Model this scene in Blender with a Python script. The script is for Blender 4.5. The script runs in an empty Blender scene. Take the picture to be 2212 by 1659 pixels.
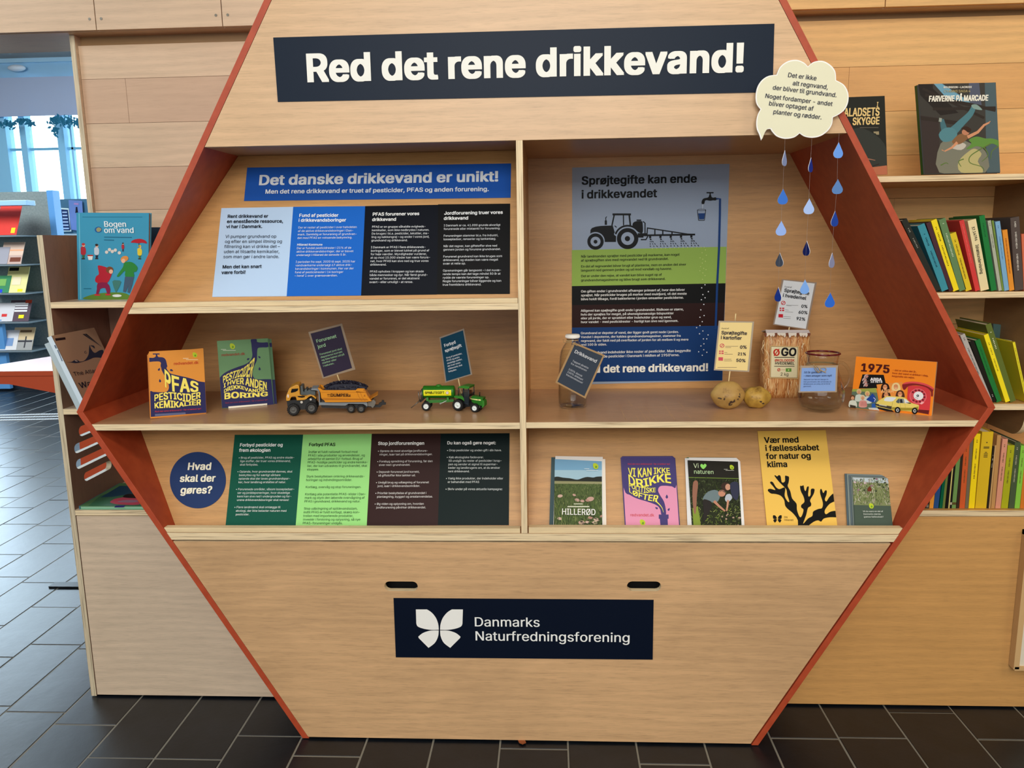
import bpy, bmesh, math, random
from mathutils import Vector as V, Matrix
from mathutils.geometry import tessellate_polygon
SC = bpy.context.scene
COL = SC.collection
random.seed(7)

# ---------------------------------------------------------------- camera
CAM = V((0.06779887, -1.82064096, 1.24697291)); F = 1727.2611
CR = V((0.99874256, 0.04772682, -0.01534443)); CU = V((0.00660378, 0.17816238, 0.98397894)); CF = V((-0.04969599, 0.98284298, -0.17762317))
cd = bpy.data.cameras.new('camera'); cam = bpy.data.objects.new('camera', cd); COL.objects.link(cam)
cd.sensor_fit = 'HORIZONTAL'; cd.sensor_width = 36; cd.lens = F / 2212 * 36; cd.clip_start = .02; cd.clip_end = 100
m = Matrix.Identity(4)
for i in range(3):
    m[i][0] = CR[i]; m[i][1] = CU[i]; m[i][2] = -CF[i]; m[i][3] = CAM[i]
cam.matrix_world = m
SC.camera = cam
# ---------------------------------------------------------------- light and exposure
w = bpy.data.worlds.new('sky'); SC.world = w; w.use_nodes = True
bg = w.node_tree.nodes['Background']; bg.inputs[0].default_value = (.72, .90, 1, 1); bg.inputs[1].default_value = 6
def area(name, loc, size, energy, col, target):
    l = bpy.data.lights.new(name, 'AREA'); l.shape = 'RECTANGLE'; l.size, l.size_y = size; l.energy = energy; l.color = col
    o = bpy.data.objects.new(name, l); COL.objects.link(o); o.location = loc
    o.rotation_euler = (V(target) - V(loc)).to_track_quat('-Z', 'Y').to_euler(); return o
area('ceiling_lamp', (-.1, -4.5, 2.7), (2.4, 1.2), 128, (1, .965, .91), (-.1, 0, .9))
area('front_fill_light', (-.4, -5.7, 1.5), (5, 2.0), 84, (.96, .98, 1), (0, 0, 1.0))  # added broad low fill from behind the camera; no window is built there
area('ceiling_lamp', (.2, -2.2, 3.2), (2.4, .8), 36, (1, .95, .86), (.2, -.6, 0))
area('ceiling_lamp', (2.9, -1.8, 3.1), (1.4, 1.4), 55, (1, .86, .64), (1.8, .2, .8))
area('ceiling_lamp', (-2.9, -1.2, 3.1), (1.4, 1.4), 58, (.88, .94, 1), (-1.4, .3, .8))
area('window_light', (-5.2, 6.7, 2.0), (6, 2.4), 600, (.66, .85, 1), (-2.5, 0, .6))
area('reading_room_lamp', (-4.8, 3.2, 3.2), (2, 2), 260, (.92, .97, 1), (-4.6, 4.8, .6))
SC.view_settings.view_transform = 'Standard'; SC.view_settings.look = 'None'; SC.view_settings.gamma = 1
SC.view_settings.use_curve_mapping = False; SC.view_settings.exposure = -0.28

# ---------------------------------------------------------------- calibration helpers: a pixel of the 2212x1659 photo becomes a point on a real plane
def ray(x, y): return CF * F + CR * (x - 1106) - CU * (y - 829.5)
def at(x, y, ax, val):
    d = ray(x, y); return CAM + d * ((val - CAM[ax]) / d[ax])
def aY(x, y, v): return at(x, y, 1, v)
def aZ(x, y, v): return at(x, y, 2, v)
def crop(x0, y0, s): return lambda x, y: (x0 + x / s, y0 + y / s)
cA = crop(0, 0, 3.318); cB = crop(0, 400, 2.765); cC = crop(0, 900, 2.185); cD = crop(440, 330, 3.16); cE = crop(280, 660, 5.027)
cF = crop(590, 680, 4.022); cG = crop(340, 920, 5.267); cH = crop(760, 920, 5.821); cI = crop(1200, 330, 5.267); cJ = crop(1200, 600, 5.267)
cK = crop(1600, 290, 4.255); cL = crop(1180, 680, 4.254); cM = crop(1600, 660, 4.424); cN = crop(1160, 920, 4.608); cO = crop(1580, 900, 5.267)
cP = crop(1600, 100, 3.614); cQ = crop(1880, 400, 5.925); cR = crop(1960, 660, 6.381); cS = crop(1960, 880, 6.381); cT = crop(1600, 1100, 2.967)
cU = crop(560, 1160, 2.048); cW = crop(560, 30, 1.940); cAB = crop(0, 380, 6.91); cAC = crop(0, 600, 6.38); cAD = crop(90, 700, 7.54)
cAE = crop(120, 900, 7.2125); cAF = crop(600, 800, 8.848); cAG = crop(880, 810, 11.642); cAH = crop(1830, 760, 10.533)
def px(c, *pts): return [c(*p) for p in pts]
class Plane:
    """a real plane in the scene: origin, u (right), v (up), n (towards the viewer)"""
    def __init__(s, o, u, v):
        s.o = V(o); s.u = V(u).normalized(); v = V(v); s.v = (v - s.u * v.dot(s.u)).normalized(); s.n = s.u.cross(s.v)
    def loc(s, p):
        d = ray(*p); t = s.n.dot(s.o - CAM) / s.n.dot(d); q = CAM + d * t - s.o; return (q.dot(s.u), q.dot(s.v))
    def w(s, a, b, c=0): return s.o + s.u * a + s.v * b + s.n * c
    def p(s, p, c=0): a, b = s.loc(p); return s.w(a, b, c)
    def shift(s, c): return Plane(s.o + s.n * c, s.u, s.v)
def vplane(Y, X=0, Z=0): return Plane((X, Y, Z), (1, 0, 0), (0, 0, 1))
def gplane(p0, p1, z):
    a, b = aZ(*p0, z), aZ(*p1, z); return Plane(a, b - a, (0, 0, 1))

# ---------------------------------------------------------------- materials
def lin(c):
    c = c / 255; return c / 12.92 if c <= .04045 else ((c + .055) / 1.055) ** 2.4
def rgb(*c): return (lin(c[0]), lin(c[1]), lin(c[2]), 1)
MATS = {}
def mat(name, col, rough=.5, metal=0, trans=0, ior=1.45, spec=.5, emit=None, alpha=1):
    if name in MATS: return MATS[name]
    M = bpy.data.materials.new(name); M.use_nodes = True; b = M.node_tree.nodes['Principled BSDF']
    b.inputs['Base Color'].default_value = rgb(*col); b.inputs['Roughness'].default_value = rough; b.inputs['Metallic'].default_value = metal
    b.inputs['Transmission Weight'].default_value = trans; b.inputs['IOR'].default_value = ior; b.inputs['Specular IOR Level'].default_value = spec
    b.inputs['Alpha'].default_value = alpha
    MATS[name] = M; return M
def nodes(M): return M.node_tree.nodes, M.node_tree.links
def noise_col(M, stops, scale, detail=4, rough=.6, mapping=(1, 1, 1), bump=0, dist=0, rot=(0, 0, 0)):
    N, L = nodes(M); b = N['Principled BSDF']
    tc = N.new('ShaderNodeTexCoord'); mp = N.new('ShaderNodeMapping'); mp.inputs['Scale'].default_value = mapping; mp.inputs['Rotation'].default_value = rot
    n = N.new('ShaderNodeTexNoise'); n.inputs['Scale'].default_value = scale; n.inputs['Detail'].default_value = detail; n.inputs['Roughness'].default_value = rough
    n.inputs['Distortion'].default_value = dist
    r = N.new('ShaderNodeValToRGB'); L.new(tc.outputs['Object'], mp.inputs[0]); L.new(mp.outputs[0], n.inputs[0]); L.new(n.outputs[0], r.inputs[0])
    cr = r.color_ramp
    while len(cr.elements) < len(stops): cr.elements.new(.5)
    for e, (p, c) in zip(cr.elements, stops): e.position = p; e.color = rgb(*c)
    L.new(r.outputs[0], b.inputs['Base Color'])
    if bump:
        bm = N.new('ShaderNodeBump'); bm.inputs['Strength'].default_value = bump; bm.inputs['Distance'].default_value = .002
        L.new(n.outputs[0], bm.inputs['Height']); L.new(bm.outputs[0], b.inputs['Normal'])
    return r, n, mp, tc
def wood(name, col, rough=.42, amp=1.0, seed=0, cath=.5, vertical=False, blotch=.5):
    """veneer: stretched grain, fine pores, faint cathedral figure and soft blotches"""
    if name in MATS: return MATS[name]
    M = mat(name, col, rough); N, L = nodes(M); b = N['Principled BSDF']
    tc = N.new('ShaderNodeTexCoord'); mp = N.new('ShaderNodeMapping'); mp.inputs['Location'].default_value = (seed * 3.1, seed * 1.7, seed * .9)
    if vertical: mp.inputs['Rotation'].default_value = (0, math.pi / 2, 0)
    L.new(tc.outputs['Object'], mp.inputs[0])
    def tex(scale, sc, detail, dist=0):
        m2 = N.new('ShaderNodeMapping'); m2.inputs['Scale'].default_value = sc; L.new(mp.outputs[0], m2.inputs[0])
        n = N.new('ShaderNodeTexNoise'); n.inputs['Scale'].default_value = scale; n.inputs['Detail'].default_value = detail; n.inputs['Distortion'].default_value = dist
        n.inputs['Roughness'].default_value = .65
        L.new(m2.outputs[0], n.inputs[0]); return n.outputs[0]
    def rng(v, a, b_, lo, hi):
        r = N.new('ShaderNodeMapRange'); r.inputs[1].default_value = a; r.inputs[2].default_value = b_; r.inputs[3].default_value = lo; r.inputs[4].default_value = hi
        L.new(v, r.inputs[0]); return r.outputs[0]
    def mul(x, y):
        q = N.new('ShaderNodeMath'); q.operation = 'MULTIPLY'; L.new(x, q.inputs[0]); L.new(y, q.inputs[1]); return q.outputs[0]
    grain = rng(tex(3.2, (1.5, 4, 26), 8, .7), .3, .7, 1 - .075 * amp, 1 + .06 * amp)
    pores = rng(tex(12, (2.0, 6, 34), 4), .50, .74, 1 + .015 * amp, 1 - .17 * amp)
    bl = rng(tex(2.1, (1, 1, 2.2), 3, .8), .3, .7, 1 - .14 * blotch, 1 + .08 * blotch)
    # cathedral figure: rings cut along a slow noise field
    wv = N.new('ShaderNodeTexWave'); wv.wave_type = 'BANDS'; wv.bands_direction = 'Z'; wv.inputs['Scale'].default_value = 5.5
    wv.inputs['Distortion'].default_value = 9; wv.inputs['Detail'].default_value = 1.5; wv.inputs['Detail Scale'].default_value = .55; wv.inputs['Detail Roughness'].default_value = .4
    m3 = N.new('ShaderNodeMapping'); m3.inputs['Scale'].default_value = (.55, .6, 2.4); L.new(mp.outputs[0], m3.inputs[0]); L.new(m3.outputs[0], wv.inputs[0])
    wf = rng(wv.outputs['Fac'], 0, 1, 1 - .10 * cath, 1 + .05 * cath)
    f = mul(mul(grain, pores), mul(bl, wf))
    mx = N.new('ShaderNodeVectorMath'); mx.operation = 'SCALE'; mx.inputs[0].default_value = rgb(*col)[:3]; L.new(f, mx.inputs['Scale'])
    L.new(mx.outputs[0], b.inputs['Base Color'])
    return M
def ply(name, axis, light=(230, 208, 168), dark=(150, 112, 70)):
    """plywood edge: thin veneers stacked along one axis, with the odd dark void"""
    if name in MATS: return MATS[name]
    M = mat(name, light, .55); k = {'x': (420, 9, 9), 'y': (9, 420, 9), 'z': (7, 9, 420)}[axis]
    if axis == 'x': k = (420, 9, 7)
    noise_col(M, [(.28, dark), (.40, tuple(int(a * .86) for a in light)), (.5, light), (.7, tuple(min(255, int(a * 1.04)) for a in light))], 1, 3, .6, k, .12)
    return M
def W(*c): return wood(*c)
wd_front = wood('birch_front', (210, 174, 134), .38, 1.0, 1)
wd_drawer = wood('birch_drawer', (206, 166, 122), .38, 1.25, 4, .5, False, 1.0)
wd_in = wood('beech_inner', (198, 150, 94), .42, 1.1, 2)
wd_shelf = wood('beech_shelf', (186, 144, 104), .30, .9, 3, .3)
wd_left = wood('left_case_wood', (210, 188, 162), .42, 1.0, 5)
wd_leftwall = wood('left_wall_wood', (206, 178, 148), .42, .7, 6, .6)
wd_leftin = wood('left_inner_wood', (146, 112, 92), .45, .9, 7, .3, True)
wd_right = wood('right_case_wood', (206, 156, 94), .42, 1.0, 8)
wd_rightwall = wood('right_wall_wood', (220, 174, 112), .42, .8, 9, .8)
wd_rightin = wood('right_inner_wood', (150, 116, 76), .45, .8, 10, .3)
px_, py_, pz_ = ply('ply_edge_x', 'x'), ply('ply_edge_y', 'y'), ply('ply_edge_z', 'z')
pgrey = ply('grey_ply_edge', 'x', (205, 190, 160), (140, 120, 95))
solid = wood('pine_strip', (230, 206, 162), .45, .9, 11, .6)
red = mat('rust_red_paint', (176, 66, 36), .5); noise_col(red, [(.3, (164, 64, 35)), (.7, (178, 74, 41))], 40, 2, .5, (1, 1, 1), .03)
black = mat('black_plastic', (16, 16, 17), .45); white = mat('white_paper', (238, 238, 232), .6); cream = mat('book_pages', (214, 198, 168), .75)
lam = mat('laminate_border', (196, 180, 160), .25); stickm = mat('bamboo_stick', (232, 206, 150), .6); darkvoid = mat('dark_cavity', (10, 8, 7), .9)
glass = mat('clear_glass', (250, 252, 250), .01, 0, 1, 1.45); water = mat('clear_water', (245, 250, 252), .0, 0, 1, 1.33)
def sheer(name, tint, f0=1.5, rough=.01):
    M = bpy.data.materials.new(name); M.use_nodes = True; N, L = nodes(M); N.remove(N['Principled BSDF'])
    t = N.new('ShaderNodeBsdfTransparent'); t.inputs[0].default_value = tint; g = N.new('ShaderNodeBsdfGlossy'); g.inputs['Roughness'].default_value = rough
    lw = N.new('ShaderNodeLayerWeight'); lw.inputs[0].default_value = .5; pw = N.new('ShaderNodeMath'); pw.operation = 'POWER'; pw.inputs[1].default_value = 3.2; L.new(lw.outputs['Facing'], pw.inputs[0])
    ml = N.new('ShaderNodeMath'); ml.operation = 'MULTIPLY_ADD'; ml.inputs[1].default_value = f0; ml.inputs[2].default_value = .02; L.new(pw.outputs[0], ml.inputs[0])
    m_ = N.new('ShaderNodeMixShader'); L.new(ml.outputs[0], m_.inputs[0]); L.new(t.outputs[0], m_.inputs[1]); L.new(g.outputs[0], m_.inputs[2])
    L.new(m_.outputs[0], N['Material Output'].inputs[0]); return M
glass = sheer('clear_glass', (.97, .978, .968, 1), .95); water = sheer('clear_water', (.965, .975, .97, 1), .35, .0)
twine = mat('jute_twine', (176, 150, 108), .85)
def flat(c, rough=.5, spec=.13): return mat('paint_%d_%d_%d' % tuple(c), c, rough, spec=spec)
vc = bpy.data.materials.new('printed_ink'); vc.use_nodes = True
_n = vc.node_tree.nodes.new('ShaderNodeVertexColor'); _n.layer_name = 'Col'
vc.node_tree.links.new(_n.outputs[0], vc.node_tree.nodes['Principled BSDF'].inputs['Base Color']); vc.node_tree.nodes['Principled BSDF'].inputs['Roughness'].default_value = .42
vc.node_tree.nodes['Principled BSDF'].inputs['Specular IOR Level'].default_value = .10

# ---------------------------------------------------------------- things and parts
def tag(o, label=None, cat=None, group=None, kind=None):
    if label: o['label'] = label
    if cat: o['category'] = cat
    if group: o['group'] = group
    if kind: o['kind'] = kind
    return o
def thing(name, label, cat, loc=(0, 0, 0), group=None, kind=None):
    o = bpy.data.objects.new(name, None); COL.objects.link(o); o.location = loc; o.empty_display_size = .05
    return tag(o, label, cat, group, kind)
class MB:
    def __init__(s): s.v = []; s.f = []; s.m = []; s.mats = []; s.sm = []
    def mi(s, M):
        if M not in s.mats: s.mats.append(M)
        return s.mats.index(M)
    def add(s, vs, fs, M, smooth=False):
        o = len(s.v); s.v += [V(v) for v in vs]; k = s.mi(M)
        for f in fs: s.f.append([i + o for i in f]); s.m.append(k); s.sm.append(smooth)
        return s
    def box(s, x0, x1, y0, y1, z0, z1, M, edges=None):
        vs = [(x, y, z) for x in (x0, x1) for y in (y0, y1) for z in (z0, z1)]
        fs = {'-x': (0, 1, 3, 2), '+x': (4, 6, 7, 5), '-y': (0, 4, 5, 1), '+y': (2, 3, 7, 6), '-z': (0, 2, 6, 4), '+z': (1, 5, 7, 3)}
        o = len(s.v); s.v += [V(v) for v in vs]
        for k, f in fs.items():
            mm = (edges or {}).get(k[1], M); s.f.append([i + o for i in f]); s.m.append(s.mi(mm)); s.sm.append(False)
        return s
    def prism(s, pts, vec, M, side=None, smooth=False):
        """closed polygon of 3D points extruded by vec; side = material of the rim"""
        pts = [V(p) for p in pts]; vec = V(vec); n = len(pts)
        tris = tessellate_polygon([pts])
        nrm = V((0, 0, 0))
        for i in range(n): nrm += pts[i].cross(pts[(i + 1) % n])
        flip = nrm.dot(vec) > 0
        if flip: pts = pts[::-1]; tris = tessellate_polygon([pts])
        s.add(pts, [t if (pts[t[1]] - pts[t[0]]).cross(pts[t[2]] - pts[t[0]]).dot(vec) < 0 else t[::-1] for t in tris], M)
        b = [p + vec for p in pts]
        s.add(b, [t if (b[t[1]] - b[t[0]]).cross(b[t[2]] - b[t[0]]).dot(vec) > 0 else t[::-1] for t in tris], M)
        s.add(pts + b, [(i, i + n, (i + 1) % n + n, (i + 1) % n) for i in range(n)], side or M, smooth)
        return s
    def pprism(s, P, pts, depth, M, side=None, front=0, smooth=False):
        """pixel outline on plane P, front face lifted by front, extruded back by depth"""
        return s.prism([P.p(p, front) for p in pts], P.n * -depth, M, side, smooth)
    def tube(s, pts, r, M, n=8, caps=True):
        pts = [V(p) for p in pts]; R = r if isinstance(r, (list, tuple)) else [r] * len(pts); rings = []; up = None
        for i, p in enumerate(pts):
            d = (pts[min(i + 1, len(pts) - 1)] - pts[max(i - 1, 0)]).normalized()
            if up is None: up = d.orthogonal().normalized()
            up = (up - d * up.dot(d)).normalized(); sd = d.cross(up)
            rings.append([p + (up * math.cos(2 * math.pi * k / n) + sd * math.sin(2 * math.pi * k / n)) * R[i] for k in range(n)])
        fs = [(a * n + k, a * n + (k + 1) % n, (a + 1) * n + (k + 1) % n, (a + 1) * n + k) for a in range(len(pts) - 1) for k in range(n)]
        s.add([v for g in rings for v in g], fs, M, True)
        if caps: s.add(rings[0], [tuple(range(n))[::-1]], M); s.add(rings[-1], [tuple(range(n))], M)
        return s
    def lathe(s, c, prof, M, n=32, axis=(0, 0, 1), close=False):
        c = V(c); ax = V(axis).normalized(); e1 = ax.orthogonal().normalized(); e2 = ax.cross(e1); vs = []
        for r, h in prof:
            for k in range(n):
                a = 2 * math.pi * k / n; vs.append(c + ax * h + (e1 * math.cos(a) + e2 * math.sin(a)) * r)
        fs = [(a * n + k, a * n + (k + 1) % n, (a + 1) * n + (k + 1) % n, (a + 1) * n + k) for a in range(len(prof) - 1) for k in range(n)]
        if close: a = len(prof) - 1; fs += [(a * n + k, a * n + (k + 1) % n, (k + 1) % n, k) for k in range(n)]
        return s.add(vs, fs, M, True)
    def cyl(s, c, r, axis, h, M, n=24, M2=None):
        ax = V(axis).normalized(); s.lathe(c, [(r, 0), (r, h)], M, n, axis)
        s.lathe(c, [(r, h), (1e-5, h)], M2 or M, n, axis); s.lathe(c, [(1e-5, 0), (r, 0)], M, n, axis)
        for i in range(-4 * 0 - 2 * n, 0): s.sm[i] = False
        return s
    def ball(s, c, r, M, n=16, m=10, fn=None):
        vs = [];
        for j in range(m + 1):
            t = math.pi * j / m
            for k in range(n):
                a = 2 * math.pi * k / n; d = V((math.sin(t) * math.cos(a), math.sin(t) * math.sin(a), math.cos(t)))
                q = 1 if fn is None else fn(d); vs.append(V(c) + V((d.x * r[0], d.y * r[1], d.z * r[2])) * q)
        return s.add(vs, [(j * n + k, (j + 1) * n + k, (j + 1) * n + (k + 1) % n, j * n + (k + 1) % n) for j in range(m) for k in range(n)], M, True)
    def build(s, name, parent=None, bevel=0, own=None, weld=False):
        if parent is None:
            c = V([(min(v[i] for v in s.v) + max(v[i] for v in s.v)) / 2 for i in (0, 1)] + [min(v.z for v in s.v)])
        me = bpy.data.meshes.new(name)
        # materials use object coordinates: keep world coordinates in the mesh of parts, recentre through the location
        me.from_pydata([tuple(v) for v in s.v], [], s.f)
        for M in s.mats: me.materials.append(M)
        me.polygons.foreach_set('material_index', s.m); me.polygons.foreach_set('use_smooth', s.sm)
        if weld or any(s.sm):
            bm = bmesh.new(); bm.from_mesh(me); bmesh.ops.remove_doubles(bm, verts=bm.verts, dist=1e-6)
            if weld: bmesh.ops.recalc_face_normals(bm, faces=bm.faces)
            bm.to_mesh(me); bm.free()
        if bevel:
            bm = bmesh.new(); bm.from_mesh(me); bmesh.ops.remove_doubles(bm, verts=bm.verts, dist=1e-6)
            bm.normal_update()
            es = [e for e in bm.edges if len(e.link_faces) == 2 and e.calc_face_angle(0) > .5]
            bmesh.ops.bevel(bm, geom=es, offset=bevel, segments=2, affect='EDGES', profile=.7, clamp_overlap=True)
            bm.to_mesh(me); bm.free()
        me.update()
        o = bpy.data.objects.new(name, me); COL.objects.link(o)
        if parent is None:
            me.transform(Matrix.Translation(-c)); o.location = c
        else:
            o.parent = parent; o.location = -getloc(parent)
        return o
def getloc(o):
    c = V((0, 0, 0))
    while o: c += V(o.location); o = o.parent
    return c

# ---------------------------------------------------------------- prints (flat ink on real sheets) and lettering
def smooth(pts, k=6, closed=True):
    n = len(pts); out = []
    for i in range(n if closed else n - 1):
        p = [pts[(i + j) % n] if closed else pts[max(0, min(n - 1, i + j))] for j in (-1, 0, 1, 2)]
        for q in range(k):
            t = q / k
            out.append(tuple(.5 * (2 * p[1][a] + (p[2][a] - p[0][a]) * t + (2 * p[0][a] - 5 * p[1][a] + 4 * p[2][a] - p[3][a]) * t * t + (3 * p[1][a] - p[0][a] - 3 * p[2][a] + p[3][a]) * t ** 3) for a in (0, 1)))
    if not closed: out.append(pts[-1])
    return out
def ell(cx, cy, rx, ry=None, rot=0, n=20, a0=0, a1=360):
    ry = ry or rx; c, s_ = math.cos(math.radians(rot)), math.sin(math.radians(rot)); out = []
    full = abs(a1 - a0) >= 360
    for k in range(n if full else n + 1):
        t = math.radians(a0 + (a1 - a0) * k / n); x, y = rx * math.cos(t), ry * math.sin(t); out.append((cx + x * c - y * s_, cy + x * s_ + y * c))
    return out
def strk(pts, w0, w1=None):
    w1 = w0 if w1 is None else w1; L_, R_ = [], []; n = len(pts)
    for i, p in enumerate(pts):
        a = pts[max(0, i - 1)]; b = pts[min(n - 1, i + 1)]; dx, dy = b[0] - a[0], b[1] - a[1]; l = math.hypot(dx, dy) or 1
        ww = (w0 + (w1 - w0) * i / max(1, n - 1)) / 2; L_.append((p[0] - dy / l * ww, p[1] + dx / l * ww)); R_.append((p[0] + dy / l * ww, p[1] - dx / l * ww))
    return L_ + R_[::-1]
def rect(x0, y0, x1, y1): return [(x0, y0), (x1, y0), (x1, y1), (x0, y1)]
class Print:
    """ink shapes in pixel coordinates of crop c on plane P, stacked in hair-thin layers, one mesh"""
    def __init__(s, P, c=None, base=.0004): s.P = P; s.c = c or (lambda x, y: (x, y)); s.v = []; s.f = []; s.col = []; s.e = base; s.clip = None
    def add(s, pts, col, step=True):
        if s.clip: pts = clip(pts, s.clip)
        if len(pts) < 3: return s
        s.e += .00002 if step else .000003
        q = [s.P.loc(s.c(*p)) for p in pts]; tr = tessellate_polygon([[V((a, b, 0)) for a, b in q]]); o = len(s.v)
        s.v += [s.P.w(a, b, s.e) for a, b in q]; c = rgb(*col)
        for t in tr:
            a, b, d = [q[i] for i in t]
            if (b[0] - a[0]) * (d[1] - a[1]) - (b[1] - a[1]) * (d[0] - a[0]) < 0: t = (t[0], t[2], t[1])
            s.f.append([i + o for i in t]); s.col.append(c)
        return s
    def done(s, parent, name='print'):
        me = bpy.data.meshes.new(name); me.from_pydata([tuple(v) for v in s.v], [], s.f); me.materials.append(vc)
        ca = me.color_attributes.new('Col', 'FLOAT_COLOR', 'CORNER'); buf = []
        for p, c in zip(me.polygons, s.col): buf += list(c) * p.loop_total
        ca.data.foreach_set('color', buf)
        o = bpy.data.objects.new(name, me); COL.objects.link(o); o.parent = parent; o.location = -getloc(parent); return o
def clip(poly, cp):
    """Sutherland-Hodgman against a convex polygon (pixel space, clockwise on screen)"""
    out = list(poly)
    for i in range(len(cp)):
        a, b = cp[i], cp[(i + 1) % len(cp)]; inp = out; out = []
        f = lambda p: (b[0] - a[0]) * (p[1] - a[1]) - (b[1] - a[1]) * (p[0] - a[0])
        for j in range(len(inp)):
            p, q = inp[j - 1], inp[j]; fp, fq = f(p), f(q)
            if fq >= 0:
                if fp < 0: t = fp / (fp - fq); out.append((p[0] + (q[0] - p[0]) * t, p[1] + (q[1] - p[1]) * t))
                out.append(q)
            elif fp >= 0: t = fp / (fp - fq); out.append((p[0] + (q[0] - p[0]) * t, p[1] + (q[1] - p[1]) * t))
        if len(out) < 3: return []
    return out
try:
    import os
    _fp = os.path.join(bpy.utils.system_resource('DATAFILES'), 'fonts', 'Inter.woff2'); FONT = bpy.data.fonts.load(_fp)
except Exception: FONT = None
JOBS = []
def text(par, P, c, lines, p0, pl, pe, col, ref=0, bold=.018, hs=1.0, eps=.0016, name='lettering', it=0):
    """lines of lettering: p0/pl = left end of the first/last baseline, pe = right end of baseline number ref"""
    if isinstance(lines, str): lines = [lines]
    JOBS.append(dict(k='b', par=par, P=P, c=c, lines=lines, p0=p0, pl=pl, pe=pe, col=col, ref=ref, bold=bold, hs=hs, eps=eps, name=name, it=it))
def warp(par, P, c, s, bot, top, col, bold=.02, eps=.0016, name='lettering'):
    JOBS.append(dict(k='w', par=par, P=P, c=c, lines=[s], bot=bot, top=top, col=col, bold=bold, eps=eps, name=name, it=0, hs=1))
def bolds(b):
    if b >= .02: return [(0, 0)] + [(b * x, b * .55 * y) for x in (-1, 0, 1) for y in (-1, 0, 1) if x or y]
    if b >= .008: return [(-b, 0), (0, 0), (b, 0)]
    return [(0, 0)]
import numpy as np
from mathutils.geometry import delaunay_2d_cdt
class Co:
    def __init__(s, x, y): s.co = V((x, y, 0))
class Poly:
    def __init__(s, v): s.vertices = v
class Filled: pass
def fill(me):
    """fill glyph outlines by the non-zero winding rule, so overlapping strokes of the font merge"""
    vs = np.array([v.co[:2] for v in me.vertices]); es = np.array([e.vertices[:] for e in me.edges]); nx = {}
    adj = {}
    for a, b in es: adj.setdefault(a, []).append(b); adj.setdefault(b, []).append(a)
    seen = set(); loops = []
    for a in range(len(vs)):      # walk every contour in its stored order
        if a in seen or a not in adj: continue
        lp = [a]; seen.add(a); cur = a + 1 if (a + 1) in adj[a] else adj[a][0]
        while cur not in seen:
            lp.append(cur); seen.add(cur); n_ = [q for q in adj[cur] if q not in seen]
            if not n_: break
            cur = n_[0]
        loops.append(lp)
    A = np.concatenate([vs[l] for l in loops]); B = np.concatenate([vs[l[1:] + l[:1]] for l in loops])
    out = delaunay_2d_cdt([V(p) for p in vs], [(int(l[i]), int(l[(i + 1) % len(l)])) for l in loops for i in range(len(l))], [], 0, 1e-6)
    P = np.array([p[:] for p in out[0]]); T = np.array([f for f in out[2] if len(f) == 3]); C = P[T].mean(1)
    cy = C[:, 1][:, None]; up = (A[:, 1] <= cy) & (B[:, 1] > cy); dn = (A[:, 1] > cy) & (B[:, 1] <= cy)
    dy = np.where(np.abs(B[:, 1] - A[:, 1]) < 1e-12, 1, B[:, 1] - A[:, 1]); xi_ = A[:, 0] + (cy - A[:, 1]) / dy * (B[:, 0] - A[:, 0]); rt = xi_ > C[:, 0][:, None]
    wn = (up & rt).sum(1) - (dn & rt).sum(1); T = T[wn != 0]; bpy.data.meshes.remove(me)
    r = Filled(); r.vertices = [Co(*p) for p in P]; r.polygons = [Poly([int(i) for i in t]) for t in T]; return r
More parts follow.
